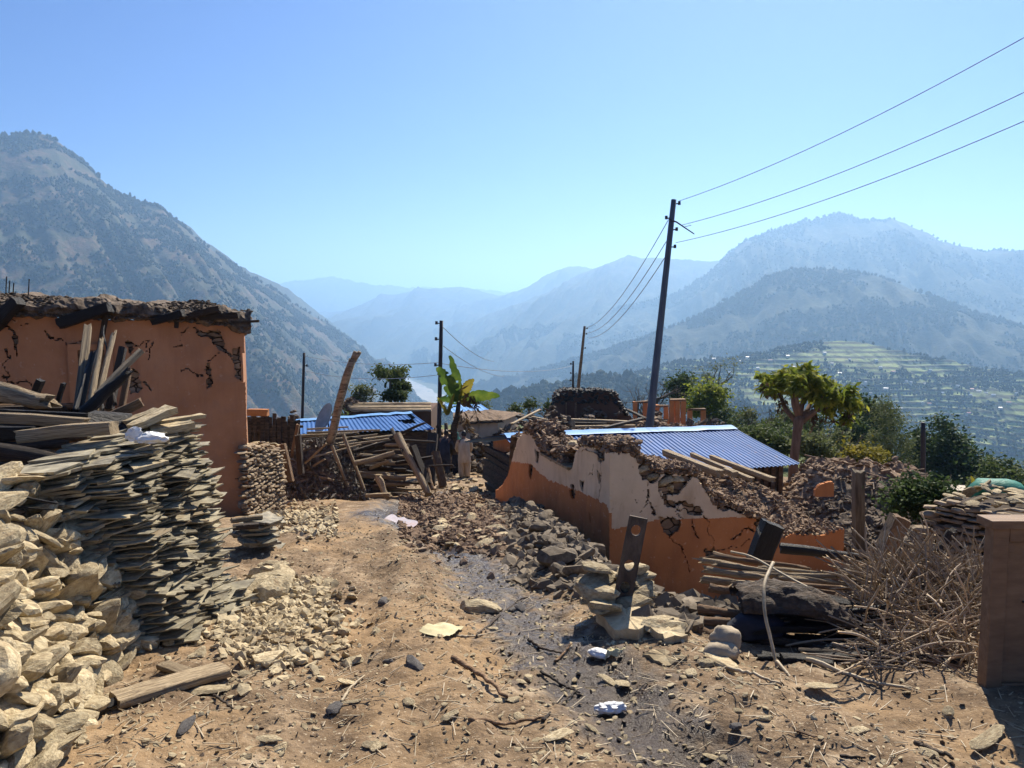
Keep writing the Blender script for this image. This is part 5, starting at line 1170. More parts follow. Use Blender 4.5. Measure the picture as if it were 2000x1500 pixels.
# slates lying loose on the top of the stack
for (p, q, w_, th, lb) in [((245, 838, 5.7), (340, 797, 5.9), .30, .05, 'broad pale slab topping the slate stack with a rough end'), ((236, 828, 5.8), (312, 800, 6.0), .14, .035, 'narrow pale slab beside the broad slab on the slate stack'), ((292, 828, 5.9), (402, 811, 6.1), .12, .03, 'long thin pale batten reaching to the far edge of the stack top'), ((285, 846, 5.7), (372, 828, 5.9), .26, .05, 'short tan board under the long batten on the stack top'), ((245, 870, 5.4), (322, 858, 5.6), .2, .03, 'flat pale slate below the white bag'), ((262, 888, 5.3), (300, 880, 5.5), .2, .025, 'pale slate edge just under the dark scraps'), ((180, 940, 5.0), (235, 930, 5.1), .3, .022, 'wide pale slate projecting at the near upper corner of the stack'), ((245, 920, 5.05), (312, 898, 5.4), .22, .025, 'tilted pale slate with a pitted face high on the stack')]:
    P0, P1 = at(*p), at(*q); d, s_, t_ = frame_of(P1 - P0); L = np.linalg.norm(P1 - P0)
    o = link('slab', FLATM[rng.integers(0, 10)], []); c = (P0 + P1) / 2
    o.matrix_world = Matrix(((d[0] * L, s_[0] * w_ / .72, t_[0] * th, c[0]), (d[1] * L, s_[1] * w_ / .72, t_[1] * th, c[1]), (d[2] * L, s_[2] * w_ / .72, t_[2] * th, c[2]), (0, 0, 0, 1))); tag(o, lb, 'slab')
M_plast = mat('white_plastic', [(.3, (.55, .55, .53)), (.6, (.74, .74, .72))], scale=6, rough=.4, bump=.6, bscale=9, bdist=.03, spec=.5)
def crumple(name, c, size, m, label, cat, rz=0, seed=0, rough=.35, sub=3):
    V, F = ICO[sub]; k = np.array([noise.fractal(Vector(p * 1.9 + seed), 1, 2, 4) for p in V]); k2 = np.array([noise.ridged_multi_fractal(Vector(p * 2.3 + seed), 1, 2, 4, 1, 2) for p in V]); r = np.abs(k) * rough + .22 * (k2 - k2.min()) / (k2.max() - k2.min() + 1e-6)
    W_ = V * (1 - r)[:, None] * np.asarray(size); W_[:, 2] = np.maximum(W_[:, 2], -size[2] * .55)
    W_ = W_ @ rotm(0, 0, rz).T; a = Acc(); a.add(W_ + c, [F]); return solo(name, a, m, label, cat, smooth=False)
crumple('plastic_bag', at(294, 856, 5.35), (.15, .10, .055), M_plast, 'crumpled white plastic bag wedged on top of the slate stack', 'bag', .2, 3)
crumple('plastic_sheet', at(262, 850, 5.3), (.07, .03, .075), M_plast, 'folded white plastic flap standing beside the crumpled bag', 'plastic', .6, 8)

# ------------------------------------------------------------------ old timbers piled behind the rock heap
LT = [((-70, 752, 6.4), (96, 786, 6.2), 54, M_wood, 'split', 'thick pale log with a frayed end topping the timber pile at far left'),
      ((-80, 800, 5.9), (170, 812, 5.9), 12, M_char, 'plank', 'long black board edge under the frayed pale log'),
      ((-80, 812, 5.6), (172, 826, 5.6), 24, M_wood, 'plank', 'upper of two long sunlit planks on the timber pile'),
      ((40, 852, 5.45), (223, 834, 5.45), 30, M_wood, 'plank', 'lower of two sunlit planks, its end sawn square'),
      ((-80, 840, 5.7), (60, 846, 5.6), 26, M_char, 'plank', 'black plank end below the upper sunlit plank'),
      ((-90, 868, 5.3), (192, 912, 5.2), 50, M_dwood, 'split', 'massive dark trunk with a broken end pointing at the slates'),
      ((150, 900, 5.2), (262, 914, 5.3), 22, M_dwood, 'split', 'dark splintered piece lying on the near slates'),
      ((180, 880, 5.4), (242, 872, 5.5), 24, M_brown, 'plank', 'short brown offcut lying beside the massive dark trunk'),
      ((70, 948, 5.0), (215, 925, 5.1), 9, M_wood, 'plank', 'long thin pale plank with sunlit top across the stack edge'),
      ((60, 966, 4.9), (222, 956, 5.0), 9, M_dwood, 'plank', 'grey-brown batten below the thin pale plank'),
      ((-60, 930, 4.8), (84, 934, 4.8), 18, M_wood, 'plank', 'pale weathered slab lying over the rock heap at far left'),
      ((-50, 955, 4.6), (110, 982, 4.5), 8, M_char, 'log', 'smooth black pipe sloping over the top of the rock heap'),
      ((-40, 985, 4.5), (105, 996, 4.5), 6, M_char, 'log', 'thin black pipe just under the smooth black pipe'),
      ((205, 818, 6.0), (278, 786, 6.1), 22, M_brown, 'plank', 'brown board with rounded end leaning right above the stack'),
      ((150, 815, 6.2), (172, 638, 7.2), 15, M_wood, 'plank', 'tallest square-ended post of the upright timber bundle'),
      ((150, 808, 6.2), (182, 690, 6.8), 22, M_char, 'split', 'black curved plank at the left of the upright bundle'),
      ((176, 800, 6.2), (198, 664, 6.9), 16, M_wood, 'split', 'furrowed grey split timber in the upright bundle'),
      ((186, 800, 6.3), (222, 652, 7.0), 18, M_wood, 'split', 'broad grooved weathered board in the upright bundle'),
      ((196, 806, 6.3), (214, 630, 7.1), 6, M_char, 'stick', 'thin black stake rising above the upright bundle'),
      ((160, 808, 6.1), (250, 728, 6.3), 30, M_char, 'split', 'charred thick timber leaning right at the foot of the bundle'),
      ((190, 770, 6.3), (276, 684, 6.7), 12, M_wood, 'plank', 'grey batten leaning farthest right out of the bundle'),
      ((214, 800, 6.5), (240, 680, 6.9), 14, M_dwood, 'plank', 'dark board at the back right of the upright bundle'),
      ((236, 805, 7.0), (252, 720, 7.2), 11, M_brown, 'plank', 'plain tan post standing right of the upright bundle'),
      ((110, 800, 6.5), (124, 748, 6.5), 9, M_char, 'plank', 'short black stake standing left of the upright bundle'),
      ((66, 775, 6.6), (80, 742, 6.6), 15, M_char, 'plank', 'black block on end behind the frayed pale log'),
      ((225, 790, 6.4), (214, 740, 6.6), 10, M_dwood, 'split', 'rough dark splinter inside the upright bundle')]
for p, q, th, m, kd, lb in LT: px_timber('old_timber', p, q, th * .82, m, lb, 'timber', kd, flat=.85)
P = [at(172, 806, 5.75), at(246, 812, 5.85), at(244, 846, 5.75), at(170, 838, 5.65)]
a = Acc(); hexa(a, [P[3], P[2], P[1], P[0]], np.array([.02, .06, .01])); solo('black_board', a, M_char, 'flat black board standing on edge between the sunlit planks and the slabs', 'board')
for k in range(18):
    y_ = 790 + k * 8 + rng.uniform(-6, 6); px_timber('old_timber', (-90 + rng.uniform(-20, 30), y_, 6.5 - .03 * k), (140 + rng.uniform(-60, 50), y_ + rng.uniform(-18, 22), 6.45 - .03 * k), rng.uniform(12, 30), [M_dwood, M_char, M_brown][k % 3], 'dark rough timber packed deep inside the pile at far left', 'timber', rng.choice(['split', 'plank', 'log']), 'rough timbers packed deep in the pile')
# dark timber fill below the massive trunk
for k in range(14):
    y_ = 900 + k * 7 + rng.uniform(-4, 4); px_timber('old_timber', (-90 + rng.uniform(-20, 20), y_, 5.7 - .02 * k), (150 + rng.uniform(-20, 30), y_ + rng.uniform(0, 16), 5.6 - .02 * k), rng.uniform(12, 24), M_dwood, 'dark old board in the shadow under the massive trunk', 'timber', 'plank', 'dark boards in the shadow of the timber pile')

# ------------------------------------------------------------------ rock heap at the lower left
EB = np.array([gp(40, 1530), gp(100, 1480), gp(150, 1400), gp(175, 1345), gp(235, 1300), gp(268, 1262), gp(272, 1240) + [-.03, .35, 0]])
ey = lambda y: np.interp(y, EB[:, 1], EB[:, 0])
def heap_top(y, d): return np.interp(d, [0, .12, .55, 1.0, 3], [0, .28, .92, 1.12, 1.2]) * np.interp(y, [2.4, 3.2, 4.0, 5.2], [.78, .85, .95, 1.0])
g_r = 'angular pale rocks of the heap by the lane'
a = Acc(); n = 2600; y = rng.uniform(2.3, 5.0, n); d = rng.uniform(.16, 1.8, n); x = ey(y) - d
scatter(a, PEB, np.stack([x, y, G(x, y) + heap_top(y, d - .14) - .06], 1), rng.uniform(.05, .13, n), 0, .5)
u, v = np.meshgrid(np.linspace(2.2, 5.1, 40), np.linspace(.1, 2.4, 30), indexing='ij'); X = ey(u) - v
a.add(np.stack([X, u, G(X, u) + heap_top(u, v - .18) - .12], -1).reshape(-1, 3), grid_faces(40, 30)); solo('heap_rubble', a, M_rub, 'small broken stone packed between the pale rocks of the heap', 'rubble', kind='stuff')
cnt = 0; y0 = 2.3
rows = 15
for r in range(rows):
    h = (r + .35) / rows * 1.06; y = 2.35 + rng.uniform(0, .15)
    while y < 4.95:
        s = rng.choice([.10, .13, .16, .20], p=[.28, .35, .27, .1]) * rng.uniform(.85, 1.15)
        dd = np.interp(h, [0, .28, .92, 1.12], [0, .12, .55, 1.0]) + rng.normal(0, .035); x = ey(y) - dd
        z = float(G(x, y)) + min(h, float(heap_top(y, dd)) + .03)
        stone_obj('rock', (x, y, z), s, 'pale angular rock in the heap below the timber pile', 'rock', g_r, rot=(rng.normal(0, .45), rng.normal(-.15, .4), rng.normal(-.5, .8)), sq=(1.3, 1.0, rng.uniform(.55, .95)))
        y += s * rng.uniform(.75, 1.05); cnt += 1
for k in range(24):
    y = rng.uniform(2.9, 4.8); d = rng.uniform(.7, 1.5); x = ey(y) - d
    stone_obj('rock', (x, y, float(G(x, y)) + float(heap_top(y, d)) + .05), rng.uniform(.13, .2), 'pale angular rock in the heap below the timber pile', 'rock', g_r, sq=(1.3, 1, .8)); cnt += 1
for px, py, s in ((205, 1335, .12), (150, 1420, .14), (182, 1310, .10), (120, 1455, .12), (150, 1350, .16), (225, 1285, .1), (330, 1262, .07), (390, 1285, .06), (290, 1275, .05), (95, 1490, .12), (128, 1385, .13)):
    stone_obj('rock', gp(px, py, s * .3), s, 'loose rock fallen at the foot of the pale rock heap', 'rock', 'rocks fallen from the heap')
M_red = mat('red_wrapper', [(.4, (.35, .06, .08)), (.6, (.55, .14, .16))], scale=12, rough=.5, bump=.4)
crumple('wrapper', gp(217, 1302, .03), (.05, .04, .04), M_red, 'crumpled red wrapper at the foot of the rock heap', 'litter', 0, 5)

# dark second stack just behind
g_d = 'slates of the low dark stack'
Q0 = gp(470, 1130); Q1 = gp(548, 1150)
for k in range(40):
    h = k / 40; c = at(487 + rng.uniform(-14, 14) + 14 * (1 - h), 1140 - 118 * h, 8.1 + .4 * rng.random()); o = link('slate', SLATEM[rng.integers(0, 10)], [])
    o.location = tuple(c + [0, .2, 0]); o.rotation_euler = (rng.normal(0, .09), rng.normal(0, .09), rng.normal(.2, .6)); o.scale = (rng.uniform(.3, .6), rng.uniform(.4, .6), .026); tag(o, 'dark slate in the low shaded stack below the house corner', 'slate', g_d)
px_timber('old_timber', (452, 1016, 8.2), (512, 1010, 8.4), 12, M_wood, 'grey round log lying on top of the low dark stack', 'timber', 'log'); px_timber('old_timber', (455, 1030, 8.1), (505, 1026, 8.2), 10, M_dwood, 'dark plank below the round log on the low stack', 'timber')
for px, py, s in ((520, 1150, .22), (545, 1140, .2), (500, 1165, .18), (535, 1168, .2), (550, 1160, .14), (515, 1130, .18), (530, 1115, .14), (478, 1178, .16), (548, 1120, .12)):
    stone_obj('stone', gp(px, py, .05), s, 'grey rock at the foot of the low dark slate stack', 'stone', 'rocks by the low dark stack')

# ------------------------------------------------------------------ loose stone everywhere
a = Acc(); n = 2600; t = rng.beta(2, 2, n); px = rng.normal(540, 62, n); py = 1190 + rng.normal(20, 42, n)
P = gpv(px, py, .01); n = len(P); scatter(a, PEB + CHIP, P, rng.uniform(.2, 1, n) ** 2 * .06 + .008, 0, .5)
n = 900; px = rng.uniform(500, 660, n); py = 1000 + rng.normal(8, 18, n) + (px - 500) * .05
P = gpv(px, py, .02); n = len(P); scatter(a, PEB + CHIP, P, rng.uniform(.3, 1, n) ** 2 * .09 + .012, 0, .5)
o = solo('stone_chips', a, M_stone, 'spread of pale broken stone chips beside the slate stack', 'stone chips', kind='stuff')
for k in range(30):
    px, py = rng.normal(550, 55), rng.normal(1215, 38); s = rng.uniform(.035, .07); stone_obj('stone', gp(px, py, s * .35), s, 'small pale stone in the spread of chips beside the slate stack', 'stone', 'bigger stones in the spread of chips')
o = stone_obj('slab', gp(528, 1288, .015), .2, 'whitish flat slab lying at the near edge of the stone chips', 'slab', rot=(.12, .05, .5), mesh=FLATM[2], sq=(1.1, .8, .22))
# chips, crumbs, straw on the lane: one mass
n = 30000; x = rng.uniform(-3.2, 4.6, n); y = 2.2 + 16 * rng.beta(1, 2.6, n)
dens = .5 + .7 * fbm(x * .8, y * .8, 3) + .5 * np.exp(-((seg_dist(x, y, MUD) - .5) / .4) ** 2); k = (rng.random(n) < np.clip(dens, .08, 1)) & (x > ey(y) - .1) ; x, y = x[k], y[k]; n = len(x)
s = rng.uniform(.15, 1, n) ** 3.4 * .027 + .0035
a = Acc(); scatter(a, CHIP + PEB, np.stack([x, y, G(x, y, True) + s * .1], 1), s, 0, .35); solo('gravel', a, M_stone, 'gravel and stone crumbs scattered over the lane', 'gravel', kind='stuff')
n = 7000; x = rng.uniform(-3, 4.6, n); y = 2.2 + 12 * rng.beta(1, 2.4, n); k = x > ey(y) - .1; x, y = x[k], y[k]; n = len(x)
a = Acc(); scatter(a, CHIP, np.stack([x, y, G(x, y, True) + .004], 1), rng.uniform(.2, 1, n) ** 2 * .016 + .004, 0, .5); solo('clods', a, M_drub, 'dark clods and bark crumbs scattered over the lane', 'clods', kind='stuff')
n = 2600; x = rng.uniform(-2.8, 4.6, n); y = 2.2 + 9 * rng.beta(1, 2.2, n); k = x > ey(y); x, y = x[k], y[k]; n = len(x)
S_ = np.stack([rng.uniform(.03, .16, n), rng.uniform(.002, .005, n), rng.uniform(.002, .004, n)], 1); a = Acc(); scatter(a, STRAW, np.stack([x, y, G(x, y, True) + .008], 1), S_, 0, .12); solo('straw', a, M_bamboo, 'bits of dry straw and twig scattered over the lane', 'straw', kind='stuff')
# stones that stand out on the lane, each its own
M_dkst = mat('dark_stone', [(.3, (.055, .05, .048)), (.7, (.15, .135, .12))], scale=5, rough=.9, bump=.5)
DK = []
for V, F in ROCK[:4]:
    me = mesh_of(V, F, 'dark_stone', True); me.set_sharp_from_angle(angle=R(28)); me.materials.append(M_dkst); DK.append(me)
for px, py, s, lb, sq, dk in ((932, 1195, .15, 'largest oblong grey stone in the middle of the lane', (1.3, .8, .9), 0), (750, 1180, .08, 'dark stone alone on the upper lane', (1, 1, 1), 1), (806, 1308, .075, 'dark squarish stone left of the long stick', (1.1, .9, 1), 1), (760, 1307, .045, 'smaller dark stone left of the squarish one', (1, 1, 1), 1), (798, 1382, .04, 'half white pebble below the dark squarish stone', (1, 1, 1), 0), (1032, 1333, .05, 'bone-shaped pale stone on the wet streak', (.6, 1.6, .8), 0), (880, 1416, .05, 'dark-edged flat stone left of the branched twig', (1.3, 1, .5), 0), (690, 1295, .07, 'flat pale stone cluster piece on the left rut', (1.5, 1, .4), 0), (688, 1378, .05, 'pale flake at the foot of the thin bent stick', (1.5, .9, .35), 0), (655, 1390, .055, 'brownish stone beside the pale flake', (1.2, 1, .6), 1), (732, 1465, .05, 'pale yellowish flake near the bottom edge', (1.3, .9, .4), 0), (530, 1455, .05, 'flat chip left at the bottom of the lane', (1.6, .8, .4), 0), (1015, 1195, .06, 'brown stone right of the oblong grey stone', (1.1, 1, .7), 1), (1000, 1200, .05, 'roundish stone close beside the brown stone', (1, 1, .8), 1), (960, 1232, .05, 'small pale stone below the oblong grey stone', (1, 1, .8), 0), (1600, 1355, .075, 'white oval flat stone below the brushwood', (1.5, .7, .35), 0), (1495, 1405, .04, 'white chip right of the wet streak', (1, 1, .6), 0), (1928, 1458, .1, 'long pale flat stone near the lower right corner', (1.7, .7, .35), 0), (1437, 1425, .035, 'small dark pebble right of the white bag', (1.2, 1, 1), 1), (1190, 1330, .06, 'pale curved shard by the dark tile fragment', (1.7, .6, .5), 0), (1215, 1342, .055, 'pale flat shard nearest below the dark tile', (1.4, 1, .25), 0), (405, 1354, .085, 'white flat stone touching the fallen plank', (1.6, .9, .3), 0), (365, 1422, .05, 'brown curled bark flake in front of the fallen plank', (1.6, .8, .7), 1), (1090, 1450, .07, 'curved tan shard on the wet streak near the bottom', (1.8, .8, .3), 0), (620, 1345, .035, 'small chip above the thin bent stick', (1, 1, 1), 0), (1375, 1300, .06, 'round pebble at the foot of the sacks', (1, 1, .7), 0)):
    stone_obj('stone', gp(px, py, s * .25), s, lb, 'stone', rot=(rng.normal(0, .12), rng.normal(0, .12), rng.uniform(0, 6) if dk == 1 else rng.normal(0, .35)), mesh=DK[rng.integers(0, 4)] if dk else None, sq=sq)
for k in range(36):
    px, py = rng.uniform(420, 1900), rng.uniform(1160, 1495); p = gp(px, py)
    if p[0] > 1.2 and p[1] > 4.0: continue
    s = rng.uniform(.02, .05); p[2] += s * .2; stone_obj('stone', p, s, 'small stray stone lying on the lane', 'stone', 'stray stones on the lane', sq=(1.3, 1, .5))
# litter
a = Acc(); M_card = mat('yellow_card', [(.4, (.46, .40, .22)), (.6, (.56, .49, .29))], scale=5, rough=.8, bump=.2)
def sheet(name, pxs, m, label, cat, lift=.012, bend=.02, th=.004):
    q = [gp(x, y, lift) for x, y in pxs]; n = 12; s_, t_ = np.meshgrid(np.linspace(0, 1, n), np.linspace(0, 1, n), indexing='ij')
    P = (q[0] * (1 - s_[..., None]) + q[1] * s_[..., None]) * (1 - t_[..., None]) + (q[3] * (1 - s_[..., None]) + q[2] * s_[..., None]) * t_[..., None]
    P[..., 2] += bend * fbm(s_ * 2 + px_seed(label), t_ * 2, 3); f = grid_faces(n, n); a = Acc(); a.add(P.reshape(-1, 3), f); a.add((P - [0, 0, th]).reshape(-1, 3), f[:, ::-1]); return solo(name, a, m, label, cat, smooth=True)
def px_seed(s): return (sum(map(ord, s)) % 97) * .37
sheet('card', [(818, 1246), (878, 1256), (906, 1236), (848, 1229)], M_card, 'torn pale yellow card lying in the middle of the lane', 'card', .02)
o = crumple('packet', gp(1170, 1290, .035), (.085, .055, .035), M_plast, 'bright white packet lying on the lane by a dark tile piece', 'packet', -.5, 11, .2)
sheet('packet_flap', [(1180, 1296), (1206, 1292), (1222, 1284), (1196, 1283)], M_card, 'yellow paper flap sticking out from the white packet', 'paper', .035)
crumple('plastic_bag', gp(1193, 1392, .03), (.11, .05, .04), M_plast, 'crumpled white plastic bag lying near the bottom of the lane', 'bag', .1, 17, .5)
px_timber('tile_fragment', (*[1178, 1312], 4.62), (*[1224, 1304], 4.66), 22, M_dwood, 'dark broken tile fragment below the white packet', 'fragment', 'split', flat=.8)
# fallen plank and its companion
def ground_timber(name, a_, b_, w_, h_, m, label, cat, kind='plank', lift=None, group=None):
    p = gp(*a_); q = gp(*b_); l = h_ / 2 if lift is None else lift; p[2] += l; q[2] += l
    return timber(name, p, q, w_, h_, m, label, cat, kind, group)
ground_timber('fallen_plank', (225, 1385), (438, 1322), .15, .05, M_wood, 'short thick weathered plank lying on the lane before the rock heap', 'plank', lift=.05)
ground_timber('plank_end', (168, 1398), (232, 1384), .11, .045, M_char, 'rotten black splintered end continuing the fallen plank', 'timber', 'split', .04)
ground_timber('fallen_plank', (318, 1312), (392, 1340), .08, .03, M_wood, 'thin short board lying under the thick fallen plank', 'plank', lift=.03)
# sticks on the lane
def ground_stick(pts, r, m, label, group=None):
    P = np.array([gp(x, y, r + .004) for x, y in pts]); n = 5 * len(pts); t = np.linspace(0, len(pts) - 1, n); P = np.stack([np.interp(t, range(len(pts)), P[:, k]) for k in range(3)], 1)
    P[1:-1] += rng.normal(0, r * .3, (n - 2, 3)); a = Acc(); tube(a, P, np.linspace(r, r * .55, n), 7, jit=.06); solo('stick', a, m, label, 'stick', group, True)
for pts, r, m, lb in (([(884, 1298), (925, 1318), (990, 1358)], .017, M_brown, 'thick dark stick lying diagonally mid lane'), ([(916, 1420), (985, 1412), (1062, 1406)], .011, M_brown, 'long twig across the bottom of the lane'), ([(1060, 1407), (1098, 1380), (1128, 1354)], .009, M_dwood, 'dark twig branching up from the end of the long twig'), ([(666, 1378), (682, 1352), (712, 1325)], .009, M_bamboo, 'thin bent pale stick on the left of the lane'), ([(892, 1252), (930, 1246), (982, 1238)], .007, M_bamboo, 'slender twig touching the yellow card'), ([(1032, 1260), (1060, 1276), (1098, 1282)], .011, M_dwood, 'dark curved twig on the wet streak'), ([(1084, 1300), (1100, 1282), (1116, 1266)], .009, M_brown, 'forked twig right of the wet streak'), ([(1056, 1322), (1100, 1345), (1132, 1362)], .009, M_dwood, 'dark slanting twig on the wet streak'), ([(810, 1060), (840, 1058), (876, 1056)], .014, M_dwood, 'dark stick lying by the rubble slope'), ([(418, 1360), (455, 1390)], .008, M_dwood, 'small twig by the fallen plank'), ([(1575, 1297), (1640, 1322), (1700, 1342), (1780, 1352)], .014, M_bamboo, 'long pale cane lying along the front of the log pile'), ([(1420, 1310), (1465, 1322), (1525, 1342)], .012, M_bamboo, 'pale stick on the ground right of the sacks'), ([(1788, 1465), (1832, 1482), (1860, 1496)], .013, M_dwood, 'dark stick in the lower right corner'), ([(1640, 1482), (1690, 1490)], .008, M_dwood, 'short dark twig near the lower right bottom'), ([(1555, 1440), (1600, 1450)], .006, M_brown, 'thin twig on the bare earth at right'), ([(930, 1245), (1010, 1180), (1032, 1172)], .008, M_dwood, 'dark twig above the oblong grey stone')):
    ground_stick(pts, r, m, lb)
# puddle on the lane
pc = gp(778, 1024); a = Acc(); t = np.arange(40) * 2 * math.pi / 40; rr = 1 + .18 * np.sin(3 * t + 1) + .1 * np.sin(7 * t)
V = np.stack([pc[0] + .24 * rr * np.cos(t) - .25 * np.sin(t) * .4, pc[1] + .7 * rr * np.sin(t), np.full(40, pc[2] + .0)], 1); zmax = G(V[:, 0], V[:, 1]).mean(); V[:, 2] = G(V[:, 0], V[:, 1]) * .3 + zmax * .7 + .03
V = np.vstack([V, [pc[0], pc[1], zmax + .03]]); k = np.arange(40); a.add(V, np.stack([k, (k + 1) % 40, np.full(40, 40)], 1))
M_pud = mat('puddle_water', [(.4, (.42, .30, .23)), (.6, (.48, .35, .27))], scale=2, rough=.12, bump=0, spec=.25)
o = link('puddle', a.mesh('puddle'), M_pud); o['kind'] = 'structure'

# ------------------------------------------------------------------ stone slope below the ruined wall
def slope_pts(n, poly):
    P = np.array(poly, float); out = []
    while len(out) < n:
        p = np.array([rng.uniform(P[:, 0].min(), P[:, 0].max()), rng.uniform(P[:, 1].min(), P[:, 1].max())])
        if in_poly(p[:1], p[1:], P)[0]: out.append(p)
    return out
RS = [(965, 985), (1010, 990), (1100, 1035), (1195, 1105), (1205, 1140), (1180, 1180), (1120, 1165), (1040, 1120), (985, 1080), (945, 1040)]
def rz(x, y):   # bank of stones heaped against the wall foot
    d = np.maximum(0, x - np.interp(y, EY_, EX_) + .15); return G(x, y) + .55 * sstep(.0, .9, d) * sstep(6.3, 8.2, y) * (1 - sstep(15, 17.5, y)) * (1 - sstep(1.5, 2.6, x - np.interp(y, EY_, EX_)))
u, v = np.meshgrid(np.linspace(5.6, 17.6, 90), np.linspace(-.35, 2.7, 40), indexing='ij'); X = np.interp(u, EY_, EX_) + v
a = Acc(); Z = rz(X, u) + .03 * fbm(X * 4, u * 4, 3) - .02 - .25 * sstep(2.2, 2.7, v) - .1 * (1 - sstep(-.35, -.1, v)); a.add(np.stack([X, u, Z], -1).reshape(-1, 3), grid_faces(90, 40)[:, ::-1])
n = 6000; y = 5.8 + 11.2 * rng.random(n); v = rng.uniform(-.35, 2.2, n) ; x = np.interp(y, EY_, EX_) + v
scatter(a, PEB + CHIP, np.stack([x, y, rz(x, y)], 1), rng.uniform(.2, 1, n) ** 2.2 * .14 + .012, 0, .5); solo('bank_rubble', a, M_grit, 'grey broken stone banked against the foot of the ruined wall', 'rubble', kind='stuff')
GR = []
for V, F in ROCK[4:10]:
    me = mesh_of(V, F, 'grey_rock', True); me.set_sharp_from_angle(angle=R(28)); me.materials.append(M_grit); GR.append(me)
for k in range(135):
    y = 6.4 + 8.5 * rng.random() ** 1.3; v = rng.uniform(-.1, 1.6); x = float(np.interp(y, EY_, EX_)) + v; s = rng.choice([.08, .11, .145, .18], p=[.35, .35, .22, .08]) * rng.uniform(.8, 1.2)
    stone_obj('stone', (x, y, float(rz(np.array(x), np.array(y))) + s * .25), s, 'shade-darkened grey stone on the bank below the orange wall', 'stone', 'stones on the bank below the orange wall', rot=(rng.normal(0, .5), rng.normal(0, .5), rng.uniform(0, 6)), mesh=GR[rng.integers(0, 6)])
stone_obj('stone', gp(1083, 1112, .1), .2, 'largest square-cut block at the lower edge of the stone bank', 'stone', rot=(.1, -.1, .5), mesh=GR[1], sq=(1.2, 1, 1.1))
# spoil: brown earth and chips along the lane
n = 7000; px = rng.uniform(780, 985, n); py = rng.normal(1010, 26, n) + (px - 880) * .1; P = gpv(px, py, .01); n = len(P)
a = Acc(); scatter(a, PEB + CHIP, P, rng.uniform(.15, 1, n) ** 2.4 * .085 + .01, 0, .5); solo('spoil', a, M_rub, 'brown earth clods and chips of the spoil heap on the lane', 'earth', kind='stuff')
for k in range(24):
    px, py = rng.uniform(830, 985), rng.uniform(990, 1075); s = rng.uniform(.08, .16); stone_obj('stone', gp(px, py, .02), s, 'pale brown stone on the spoil heap beside the ruined wall', 'stone', 'stones on the spoil heap', sq=(1.2, 1, .6))
# lane beyond the heap: pale slabs around the walking people
for k in range(30):
    px, py = rng.uniform(858, 940), rng.uniform(925, 962); p = gp(px, py, .03); stone_obj('slab', p, rng.uniform(.18, .34), 'pale flat stone on the lane by the people', 'stone', 'pale stones around the people', mesh=FLATM[rng.integers(0, 10)], sq=(1, 1, .35))

# ------------------------------------------------------------------ holed post in its cairn, flat slabs
def holed_post(name, base, topp, w_, th, holes, r, m, label, facing):
    d = topp - base; L = np.linalg.norm(d); d = d / L; s = np.cross(d, facing); s /= np.linalg.norm(s); nrm = np.cross(s, d)
    nrm = nrm if nrm @ facing > 0 else -nrm
    a = Acc(); k = 24; cuts = [0.0]
    for h in holes: cuts += [h * L - w_ * .5, h * L + w_ * .5]
    cuts.append(L)
    def P(x, y, z): return base + s * x + d * y + nrm * z
    for i in range(len(cuts) - 1):
        y0, y1 = cuts[i], cuts[i + 1]
        if i % 2 == 0:
            ys = np.linspace(y0, y1, 6)
            for sg in (1, -1):
                V = [P(x * w_ / 2, y, sg * th / 2) for y in ys for x in (-1, -.3, .3, 1)]; f = grid_faces(6, 4); a.add(V, f if sg > 0 else f[:, ::-1])
        else:
            yc = (y0 + y1) / 2; t = np.arange(k) * 2 * math.pi / k; sq = np.maximum(np.abs(np.cos(t)), np.abs(np.sin(t)))
            for sg in (1, -1):
                V = [P(math.cos(q) / z * w_ / 2, yc + math.sin(q) / z * (y1 - y0) / 2, sg * th / 2) for q, z in zip(t, sq)] + [P(math.cos(q) * r, yc + math.sin(q) * r * 1.15, sg * th / 2) for q in t]
                j = np.arange(k); a.add(V, np.stack([j, (j + 1) % k, k + (j + 1) % k, k + j], 1))
            V = [P(math.cos(q) * r, yc + math.sin(q) * r * 1.15, sg * th / 2) for sg in (1, -1) for q in t]; j = np.arange(k); a.add(V, np.stack([j, (j + 1) % k, k + (j + 1) % k, k + j], 1))
    for sx in (-1, 1):
        V = [P(sx * w_ / 2 * (1 + .05 * fbm(np.array(y * 6.), np.array(2.), 2)), y, z * th / 2) for y in np.linspace(0, L, 14) for z in (-1, 1)]; a.add(V, grid_faces(14, 2))
    a.add([P(-w_ / 2, L, -th / 2), P(w_ / 2, L, -th / 2), P(w_ / 2, L * 1.004, th / 2), P(-w_ / 2, L, th / 2)], np.array([[0, 1, 2, 3]]))
    return solo(name, a, m, label, 'post')
hb_ = gp(1206, 1196); ht = at(1247, 1010, hb_[1] + .12)
M_post = mat('holed_post_wood', [(.3, (.03, .022, .016)), (.5, (.085, .06, .042)), (.75, (.19, .14, .095))], scale=4, stretch=(3, 3, 1), rough=.8, bump=.7, bscale=14)
holed_post('holed_post', hb_ - [0, 0, .1], ht, .125, .10, (.36, .56, .88), .034, M_post, 'leaning dark wooden post with three round holes set in a little cairn', np.array([-.15, -1, .15]))
